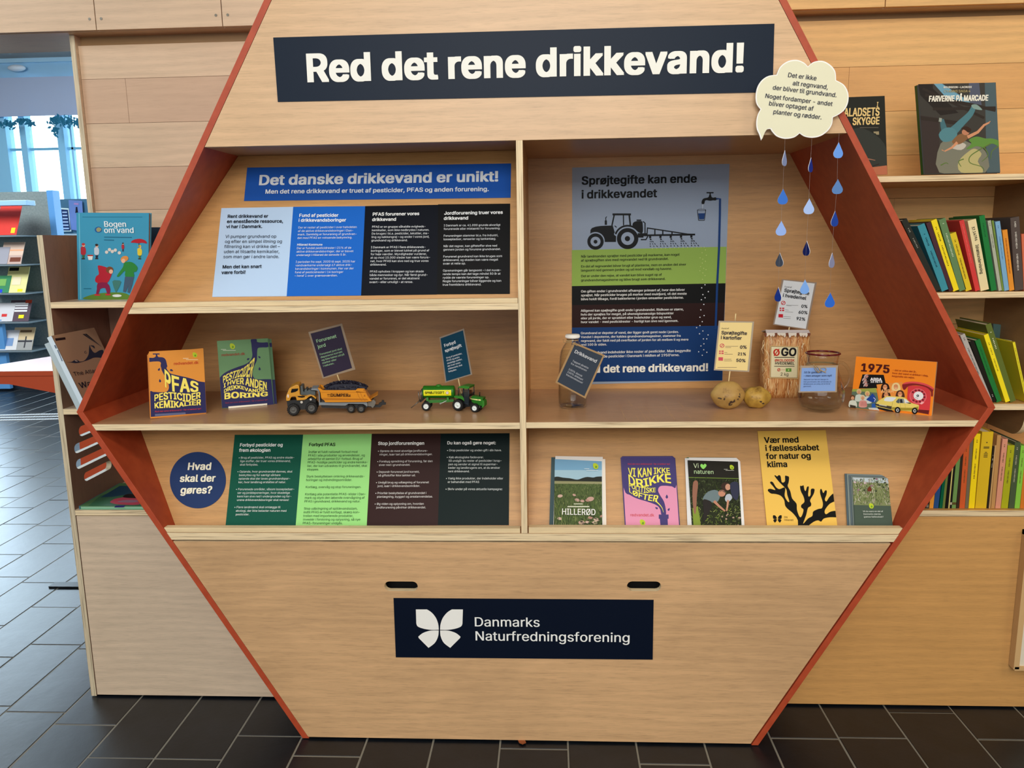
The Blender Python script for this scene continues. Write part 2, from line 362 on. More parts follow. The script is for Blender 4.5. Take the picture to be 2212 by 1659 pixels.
def run_text():
    obs = []
    for j in JOBS:
        j['o'] = []
        for s in j['lines']:
            if not s.strip(): j['o'].append(None); continue
            cu = bpy.data.curves.new('t', 'FONT'); cu.body = s; cu.size = 1; cu.space_character = 1 + j['bold'] * 1.0
            cu.space_word = .86; cu.fill_mode = 'NONE'; cu.resolution_u = 3 if j['k'] == 'w' or len(s) < 26 else 2; cu.shear = j['it']
            if FONT: cu.font = FONT
            o = bpy.data.objects.new('t', cu); COL.objects.link(o); j['o'].append(o)
    bpy.context.view_layer.update(); dg = bpy.context.evaluated_depsgraph_get()
    for j in JOBS:
        P, c = j['P'], j['c']; vs, fs = [], []; ms = []
        for o in j['o']: ms.append(fill(bpy.data.meshes.new_from_object(o.evaluated_get(dg))) if o else None)
        if j['k'] == 'b':
            A = V(P.loc(c(*j['p0']))); B = V(P.loc(c(*j['pl']))); E = V(P.loc(c(*j['pe']))); n = len(ms); r = j['ref']
            st = A + (B - A) * (r / max(1, n - 1)); d = E - st; wd = max(v.co.x for v in ms[r].vertices); sc = d.length / wd; u = d.normalized(); vv = V((-u.y, u.x))
            for i, me in enumerate(ms):
                if not me: continue
                a = A + (B - A) * (i / max(1, n - 1)); k = len(vs)
                for bi, (ox, oy) in enumerate(bolds(j['bold'])):
                    k = len(vs)
                    for v in me.vertices: q = a + u * (v.co.x + ox) * sc + vv * (v.co.y + oy) * sc * j['hs']; vs.append(P.w(q.x, q.y, j['eps'] + bi * .00002))
                    fs += [[x + k for x in p.vertices] for p in me.polygons]
        else:
            me = ms[0]; x0 = min(v.co.x for v in me.vertices); x1 = max(v.co.x for v in me.vertices)
            y0 = min(v.co.y for v in me.vertices); y1 = max(v.co.y for v in me.vertices)
            def ev(pl, t):
                L_ = [math.dist(pl[i], pl[i + 1]) for i in range(len(pl) - 1)]; T = t * sum(L_)
                for i, l in enumerate(L_):
                    if T <= l or i == len(L_) - 1: q = T / l; return (pl[i][0] + (pl[i + 1][0] - pl[i][0]) * q, pl[i][1] + (pl[i + 1][1] - pl[i][1]) * q)
                    T -= l
            bt = smooth(j['bot'], 8, False); tp = smooth(j['top'], 8, False)
            for bi, (ox, oy) in enumerate(bolds(j['bold'])):
                k = len(vs)
                for v in me.vertices:
                    t = (v.co.x + ox - x0) / (x1 - x0); h = (v.co.y + oy - y0) / (y1 - y0); a, b = ev(bt, min(1, max(0, t))), ev(tp, min(1, max(0, t)))
                    q = P.loc(c(a[0] + (b[0] - a[0]) * h, a[1] + (b[1] - a[1]) * h)); vs.append(P.w(q[0], q[1], j['eps'] + bi * .00002))
                fs += [[x + k for x in p.vertices] for p in me.polygons]
        me = bpy.data.meshes.new(j['name']); me.from_pydata([tuple(v) for v in vs], [], fs); me.materials.append(flat(j['col'], .5)); me.update()
        if me.polygons and me.polygons[0].normal.dot(P.n) < 0: me.flip_normals()
        o = bpy.data.objects.new(j['name'], me); COL.objects.link(o); o.parent = j['par']; o.location = -getloc(j['par'])
        for o in j['o']:
            if o: cu = o.data; bpy.data.objects.remove(o); bpy.data.curves.remove(cu)
def sheet(name, label, cat, P, quad, col, thick=.001, group=None, edge=None, rough=.42):
    """a thin board or paper: its own mesh is the sheet, prints and lettering are its parts"""
    mb = MB(); M = flat(col, rough); mb.pprism(P, quad, thick, M, edge or M, 0)
    o = mb.build(name); return tag(o, label, cat, group)

# ================================================================ dimensions of the furniture (metres)
W_, ZV, WB, WT, TS = 1.070, .8564, .5727, .4131, .0165
ZH, ZM, D_ = 1.4615, .8261, .4216
ZT = 1.768
def xo(z): return WB + (W_ - WB) * z / ZV if z < ZV else W_ - (W_ - WT) * (z - ZV) / (2 - ZV)
def xi(z): return xo(z) - TS
def xz(pts, y): return [(x, y, z) for x, z in pts]
PF = vplane(-.0012); PB = vplane(D_ - .0012)
UB0, USL = .052, .425
UB = Plane((0, UB0, 1.12), (1, 0, 0), (0, USL, 1)); LB0, LSL = .05, .53; LB = Plane((0, LB0, .56), (1, 0, 0), (0, LSL, 1))
UBs, LBs = UB.shift(.0012), LB.shift(.0012)

# ================================================================ floor of slate tiles
tilem = mat('slate_tile', (16, 20, 26), .34, spec=.42, ior=1.5); r_, n_, mp_, tc_ = noise_col(tilem, [(.35, (10, 14, 19)), (.65, (19, 24, 31))], 9, 6, .65, (1, 1, 1), .5)
grout = mat('grout', (124, 122, 112), .8)
fl = MB().box(-12, 6, -6, 14, -.03, -.0012, grout).build('floor'); tag(fl, kind='structure')
PXT, PYT = .17017, .34
offs = {0: .04, 1: .153 - .0, 2: .04, -1: .034, -5: -.026, -3: -.076, -8: -.067, -9: .010, -10: -.0875, -11: -.0875, -12: .047, -13: .10, -14: .465, -15: .725 - .34, -4: .12, -6: .1, -7: .03, -2: .115}
tm = bpy.data.meshes.new('tile'); g = .0022; tb = bmesh.new()
bmesh.ops.create_cube(tb, size=1); bmesh.ops.scale(tb, vec=(PXT - 2 * g, PYT - 2 * g, .01), verts=tb.verts); bmesh.ops.translate(tb, vec=(0, 0, -.005), verts=tb.verts)
bmesh.ops.bevel(tb, geom=[e for e in tb.edges if e.verts[0].co.z > -.001 and e.verts[1].co.z > -.001], offset=.0012, segments=1, affect='EDGES')
tb.to_mesh(tm); tb.free(); tm.materials.append(tilem)
tiles = []
for k in range(-64, 18):
    xc = .783 + (k + .5) * PXT; yo = offs.get(k, random.random() * PYT)
    for q in range(-14, 26 if k < -11 else 3):
        yc = yo + (q + .5) * PYT
        if yc > 8.4: continue
        d = V((xc, yc, 0)) - CAM; z = d.dot(CF)
        vis = z > .1 and abs(F * d.dot(CR) / z) < 1230 and -F * d.dot(CU) / z < 960 and -F * d.dot(CU) / z > -200 and (yc < .3 or xc < -1.1)
        if vis or d.length < 3 or xc < -1.1: tiles.append((0 if vis else 1, d.length, xc, yc))
tiles.sort(); rest = MB()
for i, (v_, d, x, y) in enumerate(tiles):
    if i < 300:
        o = bpy.data.objects.new('tile', tm); COL.objects.link(o); o.location = (x, y, random.uniform(-.0006, .0006)); o.parent = fl; o.location -= getloc(fl)
    else: rest.box(x - PXT / 2 + g, x + PXT / 2 - g, y - PYT / 2 + g, y + PYT / 2 - g, -.01, 0, tilem)
tag(rest.build('tile_field', fl), kind='stuff')
# specks of plaster and a dropped leaf on the tiles
dl = MB(); dl.prism([aZ(*cU(*p), .003) for p in ((1145, 903), (1175, 903), (1180, 912), (1165, 918), (1150, 912))], (0, 0, .003), flat((150, 84, 50))); tag(dl.build('dry_leaf'), 'small dry brown leaf lying under the drawer front on the slate', 'leaf')

# ================================================================ shell of the room
wallpaint = mat('room_wall_paint', (205, 205, 200), .8); ceilm = mat('ceiling_paint', (150, 146, 142), .85)
tag(MB().box(-12, 6, -6, 8, 3.28, 3.4, ceilm).build('ceiling'), kind='structure')
tag(MB().box(4.2, 4.3, -6, .45, 0, 3.28, mat('warm_wall', (214, 186, 140), .8)).build('wall_right'), kind='structure')
tag(MB().box(-12, 6, -6, -5.9, 0, 3.28, wallpaint).build('wall_front'), kind='structure')
# ---- veneered back wall, planks on both sides of the cabinet
wb = MB().box(-1.2289, 4.2, .466, .52, 0, 3.28, wd_rightin).build('wall_back'); tag(wb, kind='structure')
def planks(x0, x1, M, zs, cuts, name='plank'):
    for i in range(len(zs) - 1):
        xs = [x0] + [c for c in cuts[i % len(cuts)] if x0 < c < x1] + [x1]
        for a, b in zip(xs, xs[1:]):
            MB().box(a + .0003, b - .0003, .45 + random.uniform(0, .0006), .4655, zs[i + 1] + .0004, zs[i] - .0004, M).build(name, wb, .0004)
X_ = aY(276, 230, .45).x
wd_lw2 = wood('left_wall_wood_plain', (196, 164, 136), .42, .5, 13, .2); wd_rw2 = wood('right_wall_wood_plain', (216, 164, 102), .42, .7, 14, .3)
zl = [1.790, 1.7018, 1.5835, 1.4643, 1.3467, 1.229, 1.111, .99]
for i in range(7):
    M1 = (wd_leftwall, wd_lw2, wd_leftwall, wd_lw2, wd_leftwall, wd_lw2, wd_leftwall)[i]
    cuts = [[], [X_], [], [-.93], [], [], []][i]
    planks(-1.2285, -.45, M1, zl[i:i + 2], [cuts])
zr = [1.800, 1.6823, 1.5681, 1.4545, 1.341, 1.2265, 1.112, .998, .884, .77, .655, .54]
for i in range(11):
    planks(.45, 2.2, wd_rightwall if i % 2 == 0 else wd_rw2, zr[i:i + 2], [[[1.6], [.86, 1.9], [.885], [1.5], [1.0], [1.7], [1.1], [1.4], [.9], [1.3], [1.2]][i]])
tag(MB().box(-1.2427, -1.2289, .438, .52, 0, 1.815, wd_left, {'y': pgrey}).build('trim_1'), kind='structure')
# ---- overhanging cladding above, in screwed panels
uw = MB().box(-4.2, 4.2, .4135, .62, 1.83, 3.28, mat('soffit_brown', (84, 74, 72), .7)).box(-4.2, 4.2, .4135, .62, 1.8155, 1.83, wd_leftwall).build('wall_upper'); tag(uw, kind='structure')
xa, xb = aY(205, 30, .4).x, aY(479, 30, .4).x; pw = xb - xa; screw = mat('screw_steel', (130, 124, 112), .35, 1)
for k in range(-5, 9):
    a, b = xa + pw * k, xa + pw * (k + 1)
    M = wd_leftwall if k < 3 else wd_rightwall
    p = MB().box(a + .0012, b - .0012, .400, .413, 1.8165, 3.2, M).build('panel', uw, .0006)
    for sx in (a + .016, b - .016):
        MB().cyl((sx, .4002, 1.8445), .0036, (0, -1, 0), .0012, screw, 12).build('screw', p)
tag(MB().box(-12, -11.9, -6, 8, 0, 3.28, wallpaint).build('wall_left'), kind='structure')

# ================================================================ the hexagonal display cabinet
hc = thing('display_cabinet', 'large hexagonal plywood display cabinet with rust red sides, divider and shelves', 'cabinet', (0, .2, 0))
def rim(s, z0, z1, name='side_panel'):
    pts = [(s * xo(z0), z0), (s * xo(z1), z1), (s * xi(z1), z1), (s * xi(z0), z0)]
    return MB().prism(xz(pts, 0), (0, D_ + .012, 0), red).build(name, hc, .0008)
for s in (-1, 1): rim(s, .002, ZV); rim(s, ZV, ZT + TS)
MB().prism(xz([(-xi(ZT) + .0004, ZT + .0005), (xi(ZT) - .0004, ZT + .0005), (xi(ZT + TS) - .0004, ZT + TS), (-xi(ZT + TS) + .0004, ZT + TS)], 0), (0, D_, 0), red).build('top_panel', hc)
MB().prism(xz([(-xi(ZH) + .0008, ZH), (xi(ZH) - .0008, ZH), (xi(ZT) - .0008, ZT), (-xi(ZT) + .0008, ZT)], .0006), (0, .015, 0), wd_front, pz_).build('header_board', hc, .0004)
MB().prism(xz([(-xi(ZH), ZH), (xi(ZH), ZH), (xi(ZH + .015), ZH + .015), (-xi(ZH + .015), ZH + .015)], .016), (0, D_ - .016, 0), wd_shelf).build('compartment_ceiling', hc)
MB().prism(xz([(-WB + TS, .01), (WB - TS, .01), (W_ - TS, ZV), (xi(ZT), ZT), (-xi(ZT), ZT), (-W_ + TS, ZV)], D_), (0, .012, 0), wd_in).build('back_board', hc)
MB().box(-.0072, .0072, 0, D_ - .0005, .5545, ZH - .0002, wd_in, {'y': px_}).build('divider', hc)
def slab(name, z0, z1, x0, x1, y0, y1, M, side, gap=.0006):
    a = lambda z: -xi(z) + gap if x0 is None else x0
    b = lambda z: xi(z) - gap if x1 is None else x1
    return MB().prism(xz([(a(z0), z0), (b(z0), z0), (b(z1), z1), (a(z1), z1)], y0), (0, y1 - y0, 0), side, None)
def shelf(name, z0, z1, x0, x1, y0=0, y1=D_ - .0008, M=wd_shelf):
    mb = slab(name, z0, z1, x0, x1, y0, y1, M, pz_); k = mb.mi(M)
    o = mb.build(name, hc); me = o.data
    for p in me.polygons:
        if abs(p.normal.z) > .7: p.material_index = k
    return o
sh = shelf('shelf', .8112, ZM, None, -.0076); shelf('shelf', .8128, ZM + .0006, .0076, None)
shelf('shelf', 1.0902, 1.1045, None, -.0076)
shelf('shelf', .5352, .5535, None, None)
def strip(z0, z1, x0, x1):
    mb = slab('s', z0, z1, x0, x1, .0012, .0205, solid, solid); return mb.build('edge_strip', hc, .001)
strip(1.1048, 1.1160, None, -.0082); strip(.5539, .5655, None, -.0102); strip(.5539, .5685, .0102, None)
# tilted display boards
def tboard(P, za, zb, x0, x1, inset=.0006):
    ya = lambda z: P.o.y + (z - P.o.z) * (P.v.y / P.v.z)
    pts = []
    for z, sg in ((za, 0), (zb, 1)):
        a = (-xi(z) + inset) if x0 is None else x0; b = (xi(z) - inset) if x1 is None else x1
        pts += [(a, ya(z), z), (b, ya(z), z)] if sg == 0 else [(b, ya(z), z), (a, ya(z), z)]
    return MB().prism(pts, P.n * -.009, wd_in, pz_).build('display_board', hc)
tboard(UB, 1.1052, 1.4610, None, -.0076); tboard(LB, .5545, .8104, None, -.0076); tboard(LB, .5545, .8122, .0076, None)
# scratches on the right middle shelf
scr = flat((222, 186, 142), .6); mb = MB()
for a, b in (((665, 820), (730, 960)), ((690, 885), (735, 970)), ((820, 910), (850, 970)), ((845, 845), (915, 970)), ((885, 905), (960, 975)), ((905, 850), (1015, 975)), ((1050, 785), (1155, 940)), ((1085, 820), (1190, 975)), ((1170, 940), (1190, 975)), ((1195, 780), (1260, 850)), ((1265, 880), (1330, 950)), ((745, 780), (790, 840))):
    p, q = aZ(*cL(*a), ZM + .0006), aZ(*cL(*b), ZM + .0006); d = (q - p).normalized(); n = V((-d.y, d.x, 0)) * .00045; e = V((0, 0, .0004))
    mb.add([p - n * .3 + e, q - n + e, q + n + e, p + n * .3 + e], [(0, 1, 2, 3)], scr)
mb.build('scratch_marks', hc)
# drawer front with two slot handles
def plate_holes(outer, holes, P, thick, M, name, parent, Mr=None):
    """plate with real holes: outline and holes in local (a, b) of plane P, front at P"""
    cu = bpy.data.curves.new('c', 'CURVE'); cu.dimensions = '2D'; cu.fill_mode = 'BOTH'; cu.extrude = thick / 2
    for pl in [outer] + holes:
        sp = cu.splines.new('POLY'); sp.points.add(len(pl) - 1); sp.use_cyclic_u = True
        for i, (a, b) in enumerate(pl): sp.points[i].co = (a, b, 0, 1)
    o = bpy.data.objects.new('c', cu); COL.objects.link(o); bpy.context.view_layer.update()
    me = bpy.data.meshes.new_from_object(o.evaluated_get(bpy.context.evaluated_depsgraph_get())); bpy.data.objects.remove(o)
    mb = MB(); vs = [P.w(v.co.x, v.co.y, v.co.z - thick / 2) for v in me.vertices]
    for p in me.polygons: pass
    fs = [list(p.vertices) for p in me.polygons]; fr = [f for f, p in zip(fs, me.polygons) if abs(p.normal.z) > .5]; sd = [f for f, p in zip(fs, me.polygons) if abs(p.normal.z) <= .5]
    mb.add(vs, fr, M); mb.add(vs, sd, Mr or M); return mb.build(name, parent, weld=True)
def stad(x0, x1, z0, z1, n=8):
    r = (z1 - z0) / 2; zc = (z0 + z1) / 2; return [(x0 + r + r * math.cos(math.pi / 2 + math.pi * k / n), zc + r * math.sin(math.pi / 2 + math.pi * k / n)) for k in range(n + 1)] + \
        [(x1 - r + r * math.cos(-math.pi / 2 + math.pi * k / n), zc + r * math.sin(-math.pi / 2 + math.pi * k / n)) for k in range(n + 1)]
zt, gp = .5308, .0045
DP = Plane((0, .0004, 0), (1, 0, 0), (0, 0, 1))
plate_holes([(-xi(.006) + .0006, .006), (xi(.006) - gp, .006), (xi(zt) - gp, zt), (-xi(zt) + .0012, zt)], [stad(-.3446, -.2625, .4047, .4295), stad(.2455, .3273, .4083, .4332)], DP, .016, wd_drawer, 'drawer_front', hc, pz_)
MB().prism(xz([(-xi(.03), .03), (xi(.03), .03), (xi(.5), .5), (-xi(.5), .5)], .05), (0, .01, 0), darkvoid).build('drawer_shade_sheet', hc)  # near-black sheet: the shade behind the handle slots is put into its colour
for s in (-1, 1):
    MB().box(s * .4 - .03, s * .4 + .03, .06, .3, 0, .012, black).build('foot', hc)

# ================================================================ big signs
navy = (22, 34, 50); warmwhite = (240, 240, 232)
s = sheet('header_sign', 'dark navy banner with large white lettering Red det rene drikkevand! on the header board', 'sign', PF, [(590, 81), (1673, 51), (1669, 199), (600, 220)], navy, .0011)
text(s, PF, cW, 'Red det rene drikkevand!', (197, 284), (197, 284), (2022, 241), warmwhite, bold=.032, hs=.98)
s = sheet('logo_sign', 'navy plate with white butterfly emblem and Danmarks Naturfredningsforening on the drawer front', 'sign', PF, [(850, 1292), (1412, 1296), (1410, 1425), (855, 1420)], (6, 16, 34), .0011)
def butterfly(pr, c0, sc, col, flipy=False):
    up = [(-104, -88)] + smooth([(-55, -88), (-34, -74), (-15, -50), (-5, -22), (-3, 2)], 5, False) + smooth([(-3, 2), (-42, 2), (-75, -4), (-96, -13), (-102, -25)], 5, False)
    lo = smooth([(-3, 5), (-6, 32), (-20, 60), (-48, 82)], 5, False) + [(-92, 38)] + smooth([(-93, 32), (-72, 16), (-40, 6), (-3, 5)], 5, False)
    for f in (1, -1):
        for g_ in (up, lo): pr.add([(c0[0] + f * x * sc, c0[1] + y * sc) for x, y in g_], col)
pr = Print(PF, cU); butterfly(pr, (797, 408), 1.0, (240, 240, 235)); pr.done(s)
text(s, PF, cU, 'Danmarks', (950, 394), (950, 394), (1240, 396), (238, 240, 238), bold=.009, hs=.97)
text(s, PF, cU, 'Naturfredningsforening', (953, 456), (953, 456), (1637, 464), (238, 240, 238), bold=.009, hs=.97)
s = sheet('banner', 'wide blue banner lettered Det danske drikkevand er unikt! on the upper left board', 'sign', UBs, [(534, 362), (1104, 353), (1103, 427), (527, 434)], (32, 84, 170), .0011)
text(s, UBs, cD, 'Det danske drikkevand er unikt!', (374, 222), (374, 222), (2006, 196), (214, 220, 226), bold=.030, hs=.92)
text(s, UBs, cD, 'Men det rene drikkevand er truet af pesticider, PFAS og anden forurening.', (420, 281), (420, 281), (1945, 263), (225, 230, 236), bold=.024, hs=.96)

def tsheet(label, P, quad, col, group): return sheet('info_sheet', label, 'poster', P, quad, col, .001, group)
G = 'info sheets on the upper left board'
s1 = tsheet('pale blue info sheet headed Rent drikkevand er en enestående ressource', UBs, px(cD, (121, 378), (611, 369), (566, 979), (58, 984)), (182, 208, 238), G)
text(s1, UBs, cD, ['Rent drikkevand er', 'en enestående ressource,', 'vi har i Danmark.'], (163, 446), (155, 516), (541, 478), (14, 20, 30), 1, .02)
text(s1, UBs, cD, ['Vi pumper grundvand op', 'og efter en simpel iltning og', 'filtrering kan vi drikke det –', 'uden at tilsætte kemikalier,', 'som man gør i andre lande.'], (148, 583), (134, 721), (534, 616), (30, 36, 48), 1, .002)
text(s1, UBs, cD, ['Men det kan snart', 'være forbi!'], (128, 791), (122, 829), (395, 787), (14, 20, 30), 0, .02)
s2 = tsheet('bright blue info sheet headed Fund af pesticider i drikkevandsboringer', UBs, px(cD, (611, 369), (1102, 364), (1074, 974), (566, 979)), (26, 100, 196), G)
text(s2, UBs, cD, ['Fund af pesticider', 'i drikkevandsboringer'], (652, 440), (648, 473), (972, 471), (236, 240, 245), 1, .022)
WB2 = (220, 228, 240)
text(s2, UBs, cD, ['Der er rester af pesticider i over halvdelen', 'af de aktive drikkevandsboringer i Dan-', 'mark. Samtidig er forurening af grundvan-', 'det med PFAS en voksende bekymring.'], (646, 519), (640, 590), (1045, 515), WB2, 0, .006)
text(s2, UBs, cD, ['Hillerød Kommune'], (638, 636), (638, 636), (811, 635), WB2, 0, .022)
text(s2, UBs, cD, ['Der er fundet pesticidrester i 21% af de', 'aktive drikkevandsboringer, der er blevet', 'undersøgt i Hillerød de seneste 5 år.', '', 'I perioden fra sept. 2020 til sept. 2025 har', 'vandværkerne undersøgt 67 aktive drik-', 'kevandsboringer i kommunen. Her var der', 'fund af pesticidrester i 14 boringer', '– heraf 1 over grænseværdien.'], (636, 660), (622, 848), (1035, 750), WB2, 4, .006)
s3 = tsheet('midnight blue info sheet headed PFAS forurener vores drikkevand', UBs, px(cD, (1102, 364), (1600, 355), (1592, 967), (1074, 974)), (6, 12, 24), G)
text(s3, UBs, cD, ['PFAS forurener vores', 'drikkevand'], (1153, 432), (1150, 468), (1471, 427), (238, 240, 240), 0, .022)
text(s3, UBs, cD, ['PFAS er en gruppe såkaldte evigheds-', 'kemikalier, som ikke nedbrydes i naturen.', 'De bruges i bl.a. pesticider, tekstiler, ma-', 'ling og køkkengrej – og ender i vores jord,', 'grundvand og drikkevand.', '', 'I Danmark er PFAS i flere drikkevands-', 'boringer, som er blevet lukket på grund af', 'for høje værdier. Myndigheder vurderer,', 'at op mod 15.000 steder kan være forure-', 'net, hvor PFAS kan sive ned og true vores', 'drikkevand.', '', 'PFAS ophobes i kroppen og kan skade', 'både mennesker og dyr. Når først grund-', 'vandet er forurenet, er det ekstremt', 'svært – eller umuligt – at rense.'], (1149, 514), (1131, 891), (1540, 581), (222, 226, 230), 3, .006)
s4 = tsheet('black info sheet headed Jordforurening truer vores drikkevand', UBs, px(cD, (1600, 352), (2092, 347), (2090, 963), (1592, 966)), (8, 9, 12), G)
text(s4, UBs, cD, ['Jordforurening truer vores', 'drikkevand'], (1642, 425), (1639, 460), (2041, 418), (238, 240, 240), 0, .022)
text(s4, UBs, cD, ['I Danmark er ca. 41.000 grunde alvorligt', 'forurenede eller mistænkt for forurening.', '', 'Forureningen stammer bl.a. fra industri,', 'lossepladser, renserier og tankanlæg.', '', 'Når det regner, kan giftstoffer sive ned', 'gennem jorden og forurene grundvandet.', '', 'Forurenet grundvand kan ikke bruges som', 'drikkevand, og skaden kan være meget', 'svær at rette op.', '', 'Oprensningen går langsomt – i det nuvæ-', 'rende tempo kan det tage mindst 50 år at', 'rydde de værste forureninger op.', 'Nogle forureninger bliver liggende og kan', 'true fremtidens drikkevand.'], (1639, 505), (1631, 909), (2037, 713), (222, 226, 230), 9, .006)

# ---- lower left board
s = sheet('round_sign', 'round navy sticker asking Hvad skal der gøres? on the lower left board', 'sign', LBs, px(cG, *[(x, y) for x, y in ell(460, 617, 319, 321, 0, 64)]), (38, 58, 102), .001)
for t, a, b in (('Hvad', (342, 501), (606, 499)), ('skal der', (255, 637), (656, 633)), ('gøres?', (262, 771), (616, 768))):
    text(s, LBs, cG, t, a, a, b, (240, 236, 214), bold=.03, hs=1.0)
G = 'info sheets on the lower left board'
g1 = tsheet('dark green info sheet headed Forbyd pesticider og frem økologien', LBs, px(cG, (880, 101), (1658, 99), (1573, 1138), (775, 1137)), (16, 84, 66), G)
text(g1, LBs, cG, ['Forbyd pesticider og', 'frem økologien'], (938, 236), (931, 296), (1425, 234), (240, 244, 240), 0, .024)
text(g1, LBs, cG, ['• Brug af pesticider, PFAS og andre skade-', '   lige stoffer, der truer vores drikkevand,', '   skal forbydes.', '', '• Oplande, hvor grundvandet dannes, skal', '   beskyttes og for særligt sårbare', '   oplande skal der laves grundvandspar-', '   ker, hvor landbrug erstattes af natur.', '', '• Forurenede områder, såsom lossepladser-', '   ser og jorddeponeringer, hvor skadelige', '   kemi kan sive ned i undergrunden og for-', '   urene drikkevandsboringer skal renses!', '', '• Flere landmænd skal omlægge til', '   økologi, der ikke belaster naturen med', '   pesticider.'], (924, 374), (868, 1019), (1558, 372), (226, 236, 230), 0, .006)
g2 = tsheet('light green info sheet headed Forbyd PFAS', LBs, [cG(1658, 99), cH(250, 99), cH(187, 1258), cG(1573, 1138)], (158, 226, 134), G)
text(g2, LBs, cG, 'Forbyd PFAS', (1724, 231), (1724, 231), (2023, 230), (14, 26, 16), 0, .022)
text(g2, LBs, cG, ['Indfør et fuldt nationalt forbud mod', 'PFAS i alle produkter og anvendelser, og', 'arbejd for et samlet EU-forbud. Brug af', 'PFAS-holdige pesticider og andre kemika-', 'lier, der kan udvaskes til grundvandet, skal', 'stoppes.', '', 'Styrk beskyttelsen omkring drikkevands-', 'boringer og indvindingsområder.', '', 'Kortlæg, overvåg og stop forureningen.', '', 'Kortlæg alle potentielle PFAS-kilder i Dan-', 'mark og styrk den løbende overvågning af', 'PFAS i grundvand, drikkevand og natur.', '', 'Stop udbringning af spildevandsslam,', 'indtil PFAS er fuldt kortlagt, skærp kon-', 'trollen med importerede produkter,', 'investér i forskning og oplysning, så nye', 'PFAS-forureninger undgås.'], (1718, 310), (1653, 1119), (2386, 466), (34, 70, 44), 4, .002)
g3 = tsheet('dark brown info sheet headed Stop jordforureningen', LBs, px(cH, (252, 99), (1118, 96), (1082, 1250), (188, 1258)), (50, 28, 26), G)
text(g3, LBs, cH, 'Stop jordforureningen', (330, 241), (330, 241), (909, 238), (240, 238, 234), 0, .024)
text(g3, LBs, cH, ['• Oprens de mest alvorlige jordforure-', '   ninger, især tæt på drikkevandsboringer.', '', '• Forebyg spredning af forurening, før den', '   siver ned i grundvandet.', '', '• Deponér forurenet jord korrekt,', '   så giftstoffer ikke lækker ud.', '', '• Undgå brug og udlægning af forurenet', '   jord, især i drikkevandsområder.', '', '• Prioritér beskyttelse af grundvandet i', '   planlægning, byggeri og arealanvendelse.', '', '• Øg viden og oplysning om, hvordan', '   jordforurening påvirker drikkevandet.'], (326, 330), (282, 1040), (1014, 369), (230, 226, 222), 1, .006)
g4 = tsheet('near black green info sheet headed Du kan også gøre noget', LBs, px(cH, (1118, 96), (1984, 92), (1974, 1248), (1082, 1250)), (6, 26, 26), G)
text(g4, LBs, cH, 'Du kan også gøre noget:', (1198, 234), (1198, 234), (1809, 232), (240, 240, 236), 0, .022)
text(g4, LBs, cH, ['• Drop pesticider og anden gift i din have.', '', '• Køb økologiske fødevarer.', '   Så undgår du rester af pesticider i krop-', '   pen og sender et signal til supermar-', '   keder og landbrugere om, at du ønsker', '   rent drikkevand.', '', '• Vælg ikke produkter, der indeholder eller', '   er behandlet med PFAS', '', '• Skriv under på vores aktuelle kampagne:'], (1194, 321), (1176, 808), (1884, 320), (228, 234, 230), 0, .006)

# ---- big poster on the back of the right compartment
ps = sheet('poster', 'tall poster Sprøjtegifte kan ende i drikkevandet with a tractor spraying above ground layers', 'poster', PB, [(1236, 362), (1576, 354), (1560.5, 822), (1236, 831)], (150, 166, 188), .001)
pr = Print(PB, cI)
def band(y0l, y0r, y1l, y1r, xr0, xr1, col, xr=None): pr.add([cJ_I(186, y0l), cJ_I(xr0, y0r), cJ_I(xr1, y1r), cJ_I(186, y1l)], col)
def cJ_I(x, y): return (x, y + 270 * 5.267)
band(-315, -353, 95, 62, 1945, 1934, (146, 180, 84))
band(95, 62, 311, 283, 1934, 1926, (14, 15, 15))
band(311, 283, 567, 545, 1926, 1916, (42, 22, 20))
band(567, 545, 1185, 1167, 1916, 1897, (22, 58, 112))
bk = (16, 18, 20); sk = (150, 166, 188)
# tractor
pr.add(ell(455, 1010, 93, 93, 0, 36), bk).add(ell(455, 1010, 57, 55, 0, 30), sk).add(ell(455, 1012, 22, 22), bk)
pr.add([(395, 925), (398, 878), (415, 856), (460, 840), (520, 832), (630, 828), (662, 880), (668, 935), (690, 950), (688, 1015), (562, 1015), (545, 960), (500, 918), (455, 905)], bk)
pr.add(ell(455, 1010, 106, 108, 0, 30, 185, 355) + ell(455, 1010, 95, 96, 0, 30, 355, 185), sk)
pr.add(ell(820, 976, 122, 120, 0, 40), bk).add(ell(820, 976, 74, 73, 0, 34), sk).add(ell(818, 977, 30, 30), bk)
pr.add(strk(ell(820, 976, 146, 146, 0, 24, 200, 322), 20), bk)
pr.add([(648, 690), (858, 690), (858, 712), (648, 712)], bk); pr.add(strk([(668, 705), (640, 835)], 16), bk).add(strk([(772, 705), (774, 825)], 13), bk).add(strk([(838, 705), (852, 830)], 18), bk)
pr.add(strk([(640, 830), (665, 915)], 22), bk).add(strk([(672, 830), (695, 850)], 10), bk)
pr.add([(560, 820), (560, 775), (568, 765), (566, 738), (582, 722), (586, 728), (576, 742), (577, 765), (585, 775), (585, 820)], bk)
pr.add(smooth([(875, 830), (885, 795), (925, 778), (975, 778), (990, 795), (992, 905), (945, 905), (890, 850)], 4), bk).add(rect(922, 760, 975, 774), bk)
pr.add(strk([(995, 782), (1018, 800), (1018, 915)], 13), bk).add(rect(935, 915, 1040, 938), bk).add(rect(930, 938, 1000, 965), bk)
pr.add(strk([(970, 988), (1028, 988), (1050, 950)], 14), bk)
pr.add(strk([(1040, 855), (1500, 925), (1588, 928)], 13), bk).add(strk([(990, 940), (1588, 930)], 20), bk).add(strk([(1046, 850), (1040, 935)], 13), bk)
for x in (1130, 1220, 1325): pr.add(strk([(x, 870 + (x - 1130) * .12), (x, 935)], 14), bk)
